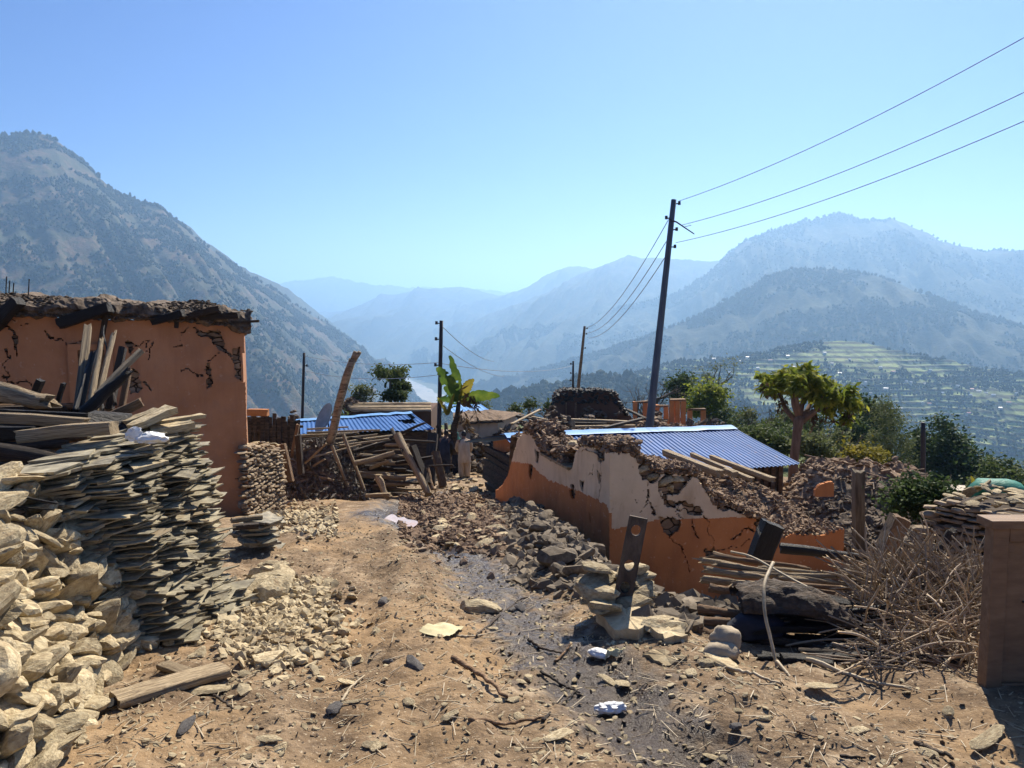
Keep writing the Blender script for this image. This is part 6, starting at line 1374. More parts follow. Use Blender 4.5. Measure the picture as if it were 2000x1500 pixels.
for px, py, s, dy in ((1165, 1110, .12, .1), (1170, 1128, .13, .1), (1160, 1150, .16, 0), (1175, 1165, .15, -.02), (1190, 1185, .14, -.12), (1152, 1172, .12, .05), (1240, 1110, .11, .2), (1245, 1135, .13, .15), (1240, 1158, .13, .08), (1255, 1125, .1, .2), (1236, 1180, .15, -.05), (1250, 1150, .12, .1), (1218, 1200, .12, -.12), (1190, 1150, .14, .2), (1230, 1150, .14, .25), (1185, 1120, .12, .3), (1228, 1120, .12, .3)):
    p = at(px, py, hb_[1] + dy); stone_obj('stone', p, s * 1.05, 'pale stone packed round the foot of the holed post', 'stone', 'cairn stones round the holed post', rot=(rng.normal(0, .15), rng.normal(0, .15), rng.uniform(0, 6)), sq=(1.25, 1, .75))
for (pxs, lb, m_, th, l_) in (([(1163, 1212), (1200, 1252), (1248, 1258), (1275, 1232), (1255, 1212), (1205, 1202)], 'broad flat pale slab in front of the holed post', M_stone, .07, .075), ([(1272, 1244), (1300, 1262), (1340, 1258), (1330, 1242), (1295, 1236)], 'flat pale slab right of the broad one', M_stone, .05, .045), ([(1255, 1290), (1300, 1302), (1340, 1292), (1330, 1280), (1275, 1278)], 'pale slab half sunk in the earth left of the sacks', M_stone, .05, .018)):
    q = np.array([gp(x, y, l_) for x, y in pxs]); c = q.mean(0); n = len(q); 
    fine = np.concatenate([q[i] + (q[(i + 1) % n] - q[i]) * np.linspace(0, 1, 5)[:4, None] for i in range(n)]); fine += rng.normal(0, .007, fine.shape); m4 = len(fine)
    V = np.vstack([fine, fine * [1, 1, 1] - [0, 0, th], c]); k = np.arange(m4); a = Acc(); a.add(V, [np.stack([k, k + m4, (k + 1) % m4 + m4, (k + 1) % m4], 1), np.stack([k, (k + 1) % m4, np.full(m4, 2 * m4)], 1)]); solo('flat_slab', a, m_, lb, 'slab')
stone_obj('boulder', gp(1300, 1228, .03), .17, 'pale boulder on the pit edge behind the flat slabs', 'boulder', rot=(.1, .2, .6), sq=(1.2, .9, .8))

# ------------------------------------------------------------------ log pile, charred trunk, brushwood
g_l = 'split logs of the pile under the charred post'
LG = [((1372, 1095, 5.9), (1560, 1128, 5.7), 13), ((1385, 1085, 6.1), (1580, 1112, 5.9), 14), ((1400, 1100, 5.8), (1640, 1140, 5.5), 13), ((1375, 1112, 5.8), (1500, 1130, 5.6), 16), ((1440, 1120, 5.7), (1700, 1128, 5.5), 12), ((1480, 1108, 5.9), (1720, 1130, 5.6), 10), ((1500, 1140, 5.5), (1730, 1152, 5.4), 13), ((1370, 1130, 5.7), (1470, 1142, 5.6), 18), ((1385, 1148, 5.6), (1440, 1156, 5.5), 20), ((1560, 1150, 5.4), (1760, 1175, 5.2), 12), ((1600, 1165, 5.3), (1780, 1200, 5.1), 10), ((1392, 1080, 6.2), (1470, 1100, 6.1), 10), ((1520, 1128, 5.6), (1690, 1145, 5.5), 14), ((1430, 1138, 5.6), (1600, 1150, 5.5), 16)]
for p, q, th in LG: px_timber('split_log', p, q, th, M_brown if rng.random() < .5 else M_wood, 'split firewood log in the pile before the orange wall', 'log', 'split', g_l)
for p, q, th, m, lb, kd in (((1362, 1190, 5.1), (1500, 1205, 5.0), 20, M_brown, 'log with pale sawn end at the left foot of the pile', 'log'), ((1365, 1212, 5.0), (1450, 1218, 4.9), 22, M_brown, 'short log below the pale-ended log', 'log'), ((1360, 1238, 4.9), (1420, 1235, 4.9), 34, M_brown, 'stubby round log end beside the sacks', 'log'), ((1440, 1200, 4.95), (1522, 1192, 4.95), 9, M_wood, 'bare branch end poking over the black cloth', 'stick'), ((1352, 1286, 4.6), (1392, 1282, 4.6), 22, M_dwood, 'dark block lying left of the lower sack', 'plank'), ((1395, 1296, 4.5), (1470, 1298, 4.5), 5, M_bamboo, 'peeled stick lying across the lower sack', 'stick'), ((1630, 1165, 5.2), (1690, 1192, 5.0), 18, M_brown, 'reddish log end above the hollow trunk', 'split'), ((1690, 1195, 5.0), (1740, 1212, 4.9), 18, M_brown, 'second reddish log end right above the trunk', 'split')):
    px_timber('log', p, q, th, m, lb, 'log', kd, flat=.8)
# hollow charred trunk: open bark shell
pts = np.array([at(1432, 1148, 5.0), at(1510, 1136, 4.95), at(1590, 1150, 4.9), at(1650, 1185, 4.8), at(1700, 1235, 4.7), at(1785, 1262, 4.6)])
tt = np.linspace(0, 5, 60); P = np.stack([np.interp(tt, range(6), pts[:, k]) for k in range(3)], 1)
P = np.stack([np.convolve(np.pad(P[:, k], 4, 'edge'), np.ones(9) / 9, 'valid') for k in range(3)], 1)
a = Acc(); na = 26; ang = np.linspace(R(30), R(158), na); V = []; V2 = []
for i in range(60):
    hgt = max(.1, P[i][2] - float(G(P[i][0], P[i][1]))) ; rr = min(.21, hgt * .6)
    for q in ang:
        nz = 1 + .16 * fbm(np.array(i * .16), np.array(q * 2), 4) + .03 * fbm(np.array(i * .9), np.array(q * 9), 3); c = P[i] - [0, 0, rr]
        V.append(c + np.array([0, math.cos(q) * rr * 1.0, math.sin(q) * rr]) * nz); V2.append(c + np.array([0, math.cos(q) * (rr - .05), math.sin(q) * (rr - .05)]) * nz)
f = grid_faces(60, na); nV = len(V); a.add(V + V2, np.vstack([f, f[:, ::-1] + nV]))
for j in (0, na - 1):
    i = np.arange(59); a.add(V + V2, np.stack([i * na + j, (i + 1) * na + j, (i + 1) * na + j + nV, i * na + j + nV], 1))
solo('hollow_trunk', a, M_dwood, 'big dark hollow bark shell of a tree trunk lying with a curved rim', 'trunk', smooth=True)
for k in range(30):
    y_ = rng.uniform(1165, 1320); x_ = 1425 + rng.uniform(0, 210) + (y_ - 1165) * .3; L = rng.uniform(110, 260); an = rng.normal(.22, .22); Yd = 5.15 - (y_ - 1165) * .0042 + rng.uniform(-.1, .15); q = at(x_ + L * math.cos(an), y_ + L * math.sin(an) * .7, Yd + rng.uniform(-.25, .05)); q[2] = max(q[2], float(G(q[0], q[1])) + .03)
    p = at(x_, y_, Yd); p[2] = max(p[2], float(G(p[0], p[1])) + .03); h = rng.uniform(8, 24) / F_PX * Yd
    timber('dark_log', p, q, h * 1.2, h, M_char if k % 3 else M_dwood, 'dark log in the heap below the hollow trunk', 'log', rng.choice(['split', 'log', 'split']), 'dark logs heaped below the hollow trunk')
for k in range(16):
    y_ = rng.uniform(1200, 1330); px_timber('charred_branch', (1430 + rng.uniform(0, 160), y_, 4.9 - (y_ - 1200) * .004), (1640 + rng.uniform(0, 130), y_ + rng.uniform(-20, 30), 4.8 - (y_ - 1200) * .003), rng.uniform(6, 16), M_char, 'blackened branch in the shade below the hollow trunk', 'branch', 'split', 'blackened branches below the hollow trunk')
M_sack = mat('sack_cloth', [(.3, (.26, .21, .145)), (.6, (.40, .33, .235)), (.8, (.47, .40, .30))], scale=6, rough=.95, bump=.6, bscale=30, bdist=.01)
def folded(c, size, label, seed):
    V, F = ICO[3]; k = np.array([math.sin(p.z * 11 + 3 * noise.noise(p * 2 + Vector((seed, 0, 0)))) for p in map(Vector, V)]); n_ = np.array([noise.fractal(Vector(p * 1.6 + seed), 1, 2, 3) for p in V])
    a = Acc(); a.add(V * (1 + .06 * k + .2 * n_)[:, None] * size + c, [F]); solo('sack', a, M_sack, label, 'sack', smooth=True)
folded(at(1418, 1248, 4.5), [.095, .08, .085], 'upper folded tan sack slumped against the log pile', 3); folded(at(1408, 1272, 4.42), [.11, .08, .06], 'middle folded tan sack with draped edge', 7)
stone_obj('stone', at(1405, 1296, 4.32), .15, 'pale rounded stone under the folded tan sacks', 'stone', sq=(1.3, 1, .8)); 
M_bcl = M_dkc; folded(at(1475, 1225, 4.85), [.2, .1, .09], 'black cloth draped over the logs behind the sacks', 12); bpy.context.scene.collection.objects[-1].data.materials.clear(); bpy.context.scene.collection.objects[-1].data.materials.append(M_dkc); bpy.context.scene.collection.objects[-1].name = 'black_cloth'; bpy.context.scene.collection.objects[-1]['category'] = 'cloth'
def cane(pts, r, m, label):
    P = np.array([at(*p) for p in pts]); n = 40; t = np.linspace(0, len(pts) - 1, n); P = np.stack([np.interp(t, range(len(pts)), P[:, k]) for k in range(3)], 1)
    P = np.stack([np.convolve(np.pad(P[:, k], 3, 'edge'), np.ones(7) / 7, 'valid') for k in range(3)], 1); a = Acc(); tube(a, P, np.linspace(r, r * .7, n), 8, jit=.04); solo('cane', a, m, label, 'cane', smooth=True)
cane([(1512, 1095, 4.9), (1491, 1140, 4.65), (1493, 1200, 4.5), (1507, 1255, 4.42), (1520, 1316, 4.3)], .012, M_bamboo, 'tall curved pale cane leaning on the log pile'); cane([(1516, 1290, 4.35), (1540, 1318, 4.2), (1556, 1345, 4.1), (1559, 1382, 3.95)], .011, M_bamboo, 'bent pale cane running from the tall cane onto the earth'); cane([(1424, 1077, 5.9), (1468, 1086, 5.7), (1540, 1128, 5.4), (1600, 1158, 5.1), (1660, 1200, 4.9)], .010, M_bamboo, 'long thin cane lying across the split logs'); cane([(1640, 1190, 4.9), (1700, 1230, 4.7), (1790, 1232, 4.6)], .009, M_bamboo, 'pale cane leading from the hollow trunk into the brushwood')
# brushwood
g_b = 'sticks of the brushwood heap'
BM = [TIMB['stick'][i].mesh('brush_stick', True) for i in range(6)]
for me in BM: me.materials.append(M_twig)
for k in range(290):
    v = rng.random(); px = rng.uniform(1690, 1935); py = 1120 + 220 * rng.random() ** 1.05 + max(0, (1760 - px)) * .55 * rng.random()
    Yd = 5.3 - 1.15 * sstep(1100, 1350, py) + rng.uniform(-.05, .45)
    ang = rng.normal(.55, .5) if rng.random() < .6 else rng.normal(-.5, .6); L = rng.uniform(.35, 1.1); c = at(px, py, Yd); d = np.array([math.cos(ang), rng.normal(.1, .4), -math.sin(ang)]); d /= np.linalg.norm(d)
    p0, p1 = c - d * L / 2, c + d * L / 2
    for q in (p0, p1): q[2] = max(q[2], float(G(q[0], q[1])) + .01)
    xm = float((1922 - 1000) / F_PX) ; 
    if max(p0[0] / p0[1], p1[0] / p1[1]) > .655 and min(p0[1], p1[1]) < 4.75: continue
    dd, s, t = frame_of(p1 - p0); L = np.linalg.norm(p1 - p0); r = rng.uniform(.006, .0145)
    o = link('brush_stick', BM[rng.integers(0, 6)], []); o.matrix_world = Matrix(((dd[0] * L, s[0] * r, t[0] * r, p0[0]), (dd[1] * L, s[1] * r, t[1] * r, p0[1]), (dd[2] * L, s[2] * r, t[2] * r, p0[2]), (0, 0, 0, 1))); tag(o, 'thin brown stick in the brushwood heap beside the wooden cabinet', 'stick', g_b)
a = Acc(); n = 2600; px = rng.uniform(1690, 1930, n); py = 1110 + 230 * rng.random(n); 
for i in range(n):
    Yd = 5.4 - 1.1 * sstep(1100, 1350, py[i]) + rng.uniform(.05, .6); c = at(px[i], py[i], Yd); an = rng.normal(.4, .8); d = np.array([math.cos(an), rng.normal(0, .5), -math.sin(an)]) * rng.uniform(.12, .4)
    if (c[0] + abs(d[0])) / c[1] > .65 and c[1] < 4.9: continue
    z = float(G(c[0], c[1])) + .02; p0 = c - d; p1 = c + d; p0[2] = max(p0[2], z); p1[2] = max(p1[2], z); tube(a, [p0, (p0 + p1) / 2 + rng.normal(0, .02, 3), p1], [.0055, .0045, .003], 4, cap=False)
solo('brushwood', a, M_twig, 'tangle of fine twigs filling the brushwood heap', 'brushwood', kind='stuff')
for p, q, th, m, lb, kd in (((1815, 1372, 4.1), (1895, 1262, 4.4), 9, M_bamboo, 'thickest pale stick leaning up out of the brushwood'), ) if 0 else ():
    pass
px_timber('brush_stick', (1832, 1372, 4.02), (1895, 1262, 4.35), 8, M_wood, 'thick pale stick slanting up at the front of the brushwood', 'stick', 'stick'); px_timber('brush_stick', (1762, 1338, 4.2), (1778, 1280, 4.4), 7, M_wood, 'short pale stick standing at the left foot of the brushwood', 'stick', 'stick'); px_timber('brush_stick', (1775, 1272, 4.5), (1815, 1232, 4.7), 12, M_wood, 'short thick peeled branch in the middle of the brushwood', 'stick', 'stick')
# posts and beams in the hollow behind the pile
px_timber('charred_post', (1478, 1100, 7.2), (1510, 1022, 7.2), 40, M_char, 'broad charred post with rounded top before the orange wall', 'post', 'plank', flat=1.2)
px_timber('charred_beam', (1524, 1070, 7.6), (1700, 1092, 7.4), 22, M_char, 'charred log lying level behind the split log pile', 'beam', 'log'); px_timber('charred_beam', (1690, 1090, 7.4), (1820, 1112, 7.2), 14, M_char, 'thin charred log continuing the level charred one to the right', 'beam', 'split')
px_timber('tilted_post', (1722, 1092, 8.0), (1758, 1010, 8.0), 32, M_brown, 'thick brown post leaning right with a ragged top', 'post', 'plank', flat=1.0); px_timber('tilted_post', (1822, 1100, 8.2), (1862, 1038, 8.2), 30, M_dwood, 'dark shaped timber leaning against the dry stone wall', 'post', 'split'); px_timber('tilted_post', (1748, 1100, 7.6), (1772, 1062, 7.6), 16, M_char, 'small black stump between the leaning posts', 'post', 'split')
for k in range(14): stone_obj('stone', gp(rng.uniform(1770, 1820), rng.uniform(1060, 1100), .05), rng.uniform(.1, .18), 'pale stone lying among the leaning posts', 'stone', 'stones among the leaning posts')
n = 2500; px = rng.uniform(1250, 1900, n); py = rng.uniform(1080, 1230, n); P = gpv(px, py, .02); n = len(P); a = Acc(); scatter(a, PEB + CHIP, P, rng.uniform(.2, 1, n) ** 2 * .14 + .015, 0, .5); solo('pit_rubble', a, M_grit, 'dark broken stone on the floor of the hollow behind the logs', 'rubble', kind='stuff')

# ------------------------------------------------------------------ wooden cabinet at the right edge
cb = gp(1925, 1347); X0, Y0_ = cb[0], cb[1]; zb_ = float(G(X0 + .3, Y0_ + .2)) - .03; H = at(1925, 1016, Y0_)[2] - zb_
cabinet = empty('wooden_cabinet', 'brown panelled wooden cabinet standing on the earth at the right edge', 'cabinet', (X0, Y0_, zb_))
M_cab = mat('cabinet_wood', [(.3, (.15, .088, .048)), (.55, (.215, .13, .072)), (.8, (.27, .17, .10))], scale=3, stretch=(1.5, 6, 6), rough=.7, bump=.2, layers=[(4, (1, 1, 1), .58, .7, (.13, .08, .045), .6)])
Wd, Dp = 1.0, .10
def cbox(nm, x0, x1, y0, y1, z0, z1, par=None):
    a = Acc(); a.add(box_pts((X0 + x0, Y0_ + y0, zb_ + z0), (X0 + x1, Y0_ + y1, zb_ + z1)), BOXF); o = part(nm, a, M_cab, par or cabinet, top=cabinet); bv = o.modifiers.new('bevel', 'BEVEL'); bv.width = .004; bv.segments = 2; return o
cbox('carcass', .012, Wd - .012, .03, Dp, .01, H - .045); cbox('top', -.025, Wd + .025, -.02, Dp + .02, H - .044, H)
dr = cbox('door', .085, Wd - .085, .018, .029, .10, H - .12)
cbox('stile', 0, .083, 0, .028, 0, H - .046); cbox('stile', Wd - .083, Wd, 0, .028, 0, H - .046); cbox('rail', .085, Wd - .085, 0, .028, H - .118, H - .046); cbox('rail', .085, Wd - .085, 0, .028, 0, .098)
a = Acc(); tube(a, [(X0 + .18, Y0_ + .014, zb_ + H * .55), (X0 + .26, Y0_ - .004, zb_ + H * .55)], .006, 6); part('latch', a, M_rust, dr, top=cabinet)

# ------------------------------------------------------------------ right dry stone wall with bundle, shelter
wa = at(1812, 1118, 11.2); wb = at(2140, 1095, 9.6); Wr = Wall(wb, wa); tr = interp_fn(Wr.poly([(2140, 985), (2000, 1002), (1930, 995), (1880, 985), (1850, 978), (1830, 984), (1812, 992)]))
M_mas3 = masonry('brown_dry_stone', (.20, .145, .095), (.34, .255, .17), (.035, .025, .018), 3.4)
a = Acc(); core(a, Wr, .03, Wr.L - .03, -.4, lambda u: tr(u) - .04, 1.5, .04, -.06, .03, 8.0, 1); stone_face(a, Wr, 0, Wr.L, -.4, tr, .10, .19); solo('dry_stone_wall', a, [M_course, M_gap], 'brown dry stone wall topped with pale loose stones behind the cabinet', 'wall')
for k in range(55):
    u = rng.uniform(0, Wr.L); n_ = rng.uniform(-1.5, .02); p = Wr.P(np.array(u), np.array(float(tr(u)) + .04), np.array(n_)); stone_obj('stone', p, rng.uniform(.07, .15), 'pale loose stone on top of the brown dry stone wall', 'stone', 'loose stones on the brown wall', sq=(1.3, 1, .55))
M_net = mat('green_net', [(.35, (.05, .24, .17)), (.6, (.10, .38, .28)), (.8, (.20, .48, .38))], scale=3, rough=.5, bump=.6, bscale=7, bdist=.05, trans=.35)
a = Acc(); V, F = ICO[3]; k = np.array([noise.fractal(Vector(p * 1.7 + 9), 1, 2, 4) for p in V]); Vb = np.sign(V) * np.abs(V) ** .75; a.add(Vb * (1 + .12 * k)[:, None] * [.42, .3, .25] + at(1948, 972, 12.2) + [0, 0, .05], [F]); solo('green_bundle', a, M_net, 'bundle wrapped in pale green netting behind the brown wall', 'bundle', smooth=True)
sh = at(1858, 975, 13.5); e = empty('shelter_box', 'small pale box with a flat beige lid behind the brown wall', 'box', sh - [0, 0, .4]); a = Acc(); p = at(1842, 964, 13.5); q = at(1880, 966, 13.5); hexa(a, [[*p[:2], p[2] - .5], [*q[:2], q[2] - .5], q, p], (0, .5, 0)); part('body', a, M_white, e); a = Acc(); hexa(a, [at(1832, 960, 13.3), at(1890, 963, 13.3), at(1884, 952, 14), at(1838, 950, 14)], (0, 0, .04)); part('lid', a, M_bamboo, e)
px_timber('branch', (1838, 948, 14), (1858, 928, 14), 3, M_wood, 'thin bare branch pointing up beside the beige box lid', 'branch', 'stick')
# ------------------------------------------------------------------ trees and plants
def leafm(name, dark, mid, lite, tr=.35, sc=1.2):
    return mat(name, [(.32, dark), (.5, mid), (.72, lite)], scale=sc, rough=.7, bump=0, trans=tr, spec=.12)
L_dark = leafm('leaf_dark', (.022, .040, .013), (.05, .082, .025), (.10, .135, .042))
L_mid = leafm('leaf_green', (.030, .048, .014), (.07, .10, .026), (.15, .17, .045))
L_pale = leafm('leaf_pale', (.05, .065, .025), (.12, .14, .05), (.21, .21, .09))
L_yel = leafm('leaf_yellow', (.09, .085, .012), (.22, .19, .025), (.36, .29, .05))
L_umb = leafm('leaf_umbrella', (.05, .08, .012), (.16, .20, .026), (.44, .40, .05), .5, 2.6)
L_ban = leafm('leaf_banana', (.03, .06, .012), (.07, .12, .02), (.17, .21, .03), .45, 1.5)
L_dry = leafm('leaf_dry', (.05, .032, .018), (.10, .065, .035), (.18, .125, .07), .2)
M_bark = mat('bark', [(.3, (.055, .042, .032)), (.55, (.12, .092, .07)), (.8, (.20, .16, .125))], scale=3, stretch=(3, 3, .6), rough=.95, bump=.7)
M_bark2 = mat('brown_bark', [(.3, (.10, .06, .04)), (.6, (.20, .125, .085)), (.8, (.28, .19, .13))], scale=3, stretch=(3, 3, .6), rough=.95, bump=.5)
def leaves(acc, C, size, elong=1.8, droop=.3, up=None):
    n = len(C); D = rng.normal(0, 1, (n, 3)); D[:, 2] = D[:, 2] * .6 - droop; D /= np.linalg.norm(D, axis=1)[:, None]
    Nn = rng.normal(0, 1, (n, 3)); Nn[:, 2] = np.abs(Nn[:, 2]) + .5; S = np.cross(D, Nn); S /= np.linalg.norm(S, axis=1)[:, None]
    L = (np.broadcast_to(size, n) * rng.uniform(.6, 1.3, n))[:, None]; B = L / elong
    V = np.stack([C, C + D * L * .5 + S * B * .5, C + D * L, C + D * L * .5 - S * B * .5], 1).reshape(-1, 3)
    acc.add(V, np.arange(4 * n).reshape(n, 4))
def crown_pts(ells, n, clumps, cr):
    """points in clumps spread over the ellipsoids' shells"""
    out = []; w_ = np.array([e[3] * e[4] * e[5] for e in ells]) ** .7; w_ = w_ / w_.sum(); cc = []
    for e, q in zip(ells, w_):
        k = max(3, int(clumps * q)); d = rng.normal(0, 1, (k, 3)); d /= np.linalg.norm(d, axis=1)[:, None]; r = rng.uniform(.35, 1.05, k)[:, None] ** .6
        cc.append(np.array(e[:3]) + d * r * np.array(e[3:6]))
    cc = np.concatenate(cc); pk = rng.integers(0, len(cc), n); sz = rng.uniform(.5, 1.3, len(cc))
    return cc, cc[pk] + rng.normal(0, 1, (n, 3)) * cr * sz[pk][:, None] * [1, 1, .7]
def bough(acc, p, q, r0, r1, n=7, wob=.08, sides=6):
    t = np.linspace(0, 1, n)[:, None]; L = np.linalg.norm(q - p); P = p + (q - p) * t; P[1:-1] += rng.normal(0, wob * L * .5, (n - 2, 3)); P[:, 2] += .12 * L * np.sin(t[:, 0] * math.pi) * 0
    tube(acc, P, np.linspace(r0, r1, n), sides); return P
def tree(name, label, base, ells, n, size, m, trunk_h, r, clumps=40, cr=.4, bark=None, droop=.3, elong=1.8, cat='tree', group=None, limbs=16):
    base = np.asarray(base, float); e = empty(name, label, cat, base, group)
    cc, P = crown_pts(ells, n, clumps, cr); a = Acc(); top = base + [rng.normal(0, .1), rng.normal(0, .1), trunk_h]
    T = bough(a, base - [0, 0, .3], top, r, r * .6, 8, .04, 8); ctr = np.array([q[:3] for q in ells]).mean(0)
    for c in cc[rng.permutation(len(cc))[:limbs]]:
        s = T[rng.integers(4, 8)] if trunk_h > .3 else top; mdl = (s + c) / 2 + [0, 0, .1]; bough(a, s, c, r * .38, r * .08, 7, .10)
    part('trunk', a, bark or M_bark, e, True); a = Acc(); leaves(a, P, size, elong, droop); part('crown', a, m, e)
    return e
def E(px, py, rx, ry, Y, ky=1.0):
    c = at(px, py, Y); k = Y / F_PX; return (*c, rx * k, rx * k * ky, ry * k)
# umbrella tree behind the large blue roof
Y0 = 26.5
ub = at(1550, 905, Y0); e = empty('umbrella_tree', 'umbrella-shaped tree with forking limbs and yellow-green drooping leaves behind the blue roof', 'tree', ub - [0, 0, 1.2])
a = Acc(); fk = at(1560, 822, Y0)
tube(a, [ub - [0, 0, 1.2], ub, at(1554, 870, Y0), at(1557, 842, Y0), fk, at(1562, 812, Y0)], [.19, .16, .15, .15, .18, .13], 12, jit=.03)
LIM = [[(1556, 824), (1535, 800), (1526, 778), (1522, 748)], [(1560, 818), (1550, 790), (1547, 765), (1545, 735)], [(1562, 815), (1566, 790), (1572, 770), (1580, 745)], [(1566, 822), (1590, 806), (1604, 785), (1612, 762)], [(1570, 812), (1598, 800), (1618, 790), (1640, 775)], [(1561, 812), (1558, 795), (1556, 780), (1553, 765)], [(1566, 816), (1578, 800), (1584, 785), (1590, 765)]]
for k, l in enumerate(LIM):
    dy = rng.normal(0, .5); tube(a, [at(x, y, Y0 + dy * i / 3) for i, (x, y) in enumerate(l)], [.10, .085, .07, .04], 8, jit=.04)
part('trunk', a, M_bark2, e, True)
ells = [E(1545, 745, 62, 34, Y0), E(1520, 752, 38, 28, Y0), E(1572, 740, 38, 30, Y0), E(1618, 770, 52, 36, Y0), E(1645, 795, 30, 36, Y0), E(1595, 765, 40, 30, Y0), E(1600, 785, 34, 24, Y0)]
cc, P = crown_pts(ells, 5600, 150, .10); zc = np.array([(at(x, 0, Y0)[0], at(x, y, Y0)[2]) for x, y in ((1485, 768), (1515, 752), (1545, 746), (1580, 744), (1612, 758), (1640, 778), (1680, 812))]); P = P[P[:, 2] > np.interp(P[:, 0], zc[:, 0], zc[:, 1]) - .12 - .35 * np.abs(rng.normal(0, .5, len(P)))]; a = Acc(); leaves(a, P, .29, 2.7, .75); part('crown', a, L_umb, e)
a = Acc(); P = np.concatenate([at(x, y, Y0) + rng.normal(0, 1, (26, 3)) * [.06, .06, .16] for x, y in ((1495, 760), (1527, 788), (1516, 770), (1612, 800), (1627, 812), (1660, 806), (1652, 815), (1590, 820), (1585, 808))]); leaves(a, P, .24, 2.5, 1.2); part('dry_leaves', a, L_dry, e)['kind'] = 'stuff'
# banana plant
def banana_leaf(acc, p, d, L, W, arch, tatter=.35, roll=0.0):
    d = np.asarray(d, float); d /= np.linalg.norm(d); hv = np.array([d[0], d[1], 0]); hv = hv / (np.linalg.norm(hv) + 1e-6); n = 26
    pos = np.array(p, float); dirv = d.copy(); V = []; F = []
    side = np.array([1., 0, 0]) - dirv * dirv[0] if abs(dirv[0]) < .75 else np.cross(dirv, [0, .75, .66]); side /= np.linalg.norm(side) + 1e-9; side = side * math.cos(roll) + np.cross(side, dirv) * math.sin(roll)
    for i in range(n):
        t = i / (n - 1); w_ = W * (math.sin(math.pi * min(1, t * .93 + .05)) ** .55) * (t > .08); s = side * w_ * .5; fold = np.cross(side, dirv) * -w_ * .14
        jl, jr = 1 - tatter * rng.random() ** 3, 1 - tatter * rng.random() ** 3
        V += [pos + s * jl + fold, pos + s * .5 * jl + fold * .3, pos, pos - s * .5 * jr + fold * .3, pos - s * jr + fold]; pos = pos + dirv * L / n
        dirv = dirv + np.array([0, 0, -arch / n]) + hv * .01; dirv /= np.linalg.norm(dirv)
    f = grid_faces(n, 5); acc.add(V, f[rng.random(len(f)) > .03])
bb = at(886, 862, 29.5); ban = empty('banana_plant', 'banana plant with tall upright and one hanging broad leaf beside the iron pole', 'plant', bb)
a = Acc(); tube(a, [bb - [0, 0, .5], bb + [.02, 0, .6], at(893, 815, 29.5), at(896, 785, 29.5)], [.15, .13, .11, .08], 10, jit=.03); tube(a, [bb + [-.25, .1, -.5], bb + [-.3, .1, .7]], [.11, .07], 8, jit=.03); part('stem', a, M_dwood, ban, True)
tp_ = at(896, 786, 29.5)
for (tx, ty, L, Wd_, ar, ro, m, lb) in ((886, 690, 2.05, .42, .12, .9, L_ban, None), (868, 720, 1.75, .5, .1, .4, L_ban, None), (913, 735, 1.25, .36, .6, .2, L_yel, 'yellow-green leaf'), (972, 748, 1.75, .5, 1.0, .1, L_ban, None), (845, 755, 1.1, .3, 1.2, .8, L_ban, None), (866, 800, .8, .28, .9, .9, L_ban, None), (925, 800, .9, .35, 2.6, .5, L_dry, 'withered brown hanging leaf')):
    a = Acc(); q = at(tx, ty, 29.5 + rng.normal(0, .3)); banana_leaf(a, tp_ - [0, 0, .1], q - tp_ + [0, 0, ar * L * .3], L, Wd_ * 1.35, ar, roll=ro * .8); o = part('leaf', a, m, ban)
    if lb: o['label'] = lb
a = Acc(); q0 = at(873, 815, 29.3); banana_leaf(a, q0, [-.3, 0, 1], .9, .26, .3, roll=.8); banana_leaf(a, q0, [.15, 0, 1], 1.0, .28, .2, roll=.9); part('sucker', a, L_yel, ban)
a = Acc(); P = np.concatenate([at(x, y, 29.4) + rng.normal(0, 1, (22, 3)) * [.07, .07, .2] for x, y in ((920, 775), (929, 790), (903, 815), (915, 830))]); leaves(a, P, .34, 3, 1.4); part('dry_leaves', a, L_dry, ban)['kind'] = 'stuff'
# papaya trees by the unroofed house
def papaya(px, py_base, py_top, Y, rpx, label, fruits=6):
    b = at(px, py_base, Y); t = at(px, py_top, Y); e = empty('papaya_tree', label, 'tree', b); a = Acc(); tube(a, [b - [0, 0, .6], b, (b + t) / 2, t], [.1, .09, .07, .05], 8); part('trunk', a, M_bark, e, True)
    k = Y / F_PX; r = rpx * k; a = Acc(); C = []
    for i in range(18):
        an = rng.uniform(0, 6.28); q = t + np.array([math.cos(an) * r * rng.uniform(.5, 1), math.sin(an) * r * rng.uniform(.5, 1), rng.uniform(-.12, .35) * r * 1.6]); tube(a, [t, (t + q) / 2 + [0, 0, .1 * r], q], [.02, .015, .01], 5, cap=False); C.append(q + rng.normal(0, 1, (70, 3)) * [.16 * r + .08, .16 * r + .08, .13 * r + .05])
    part('leaf_stalks', a, M_bark, e)['kind'] = 'stuff'; a = Acc(); leaves(a, np.concatenate(C), .26, 2.2, .7); part('crown', a, L_mid, e)
    for i in range(fruits):
        an = rng.uniform(0, 6.28); a = Acc(); V, F = ICO[2]; a.add(V * [.07, .07, .16] + t + [math.cos(an) * .35 * r, math.sin(an) * .3 * r, -r * rng.uniform(.6, 1.1)], [F]); part('fruit', a, L_dark, e, True)
papaya(762, 790, 735, 47, 28, 'taller papaya tree with hanging fruit against the valley behind the small blue roof')
papaya(772, 800, 772, 46, 17, 'low papaya tree directly under the taller papaya', 0)
papaya(785, 790, 755, 49, 10, 'slim dark papaya just right of the taller papaya', 2)
tree('bush', 'pale round bush beside the unroofed house left of the papayas', at(706, 800, 45), [E(708, 772, 20, 18, 45)], 1500, .16, L_pale, .4, .06, 40, .22, cat='bush')
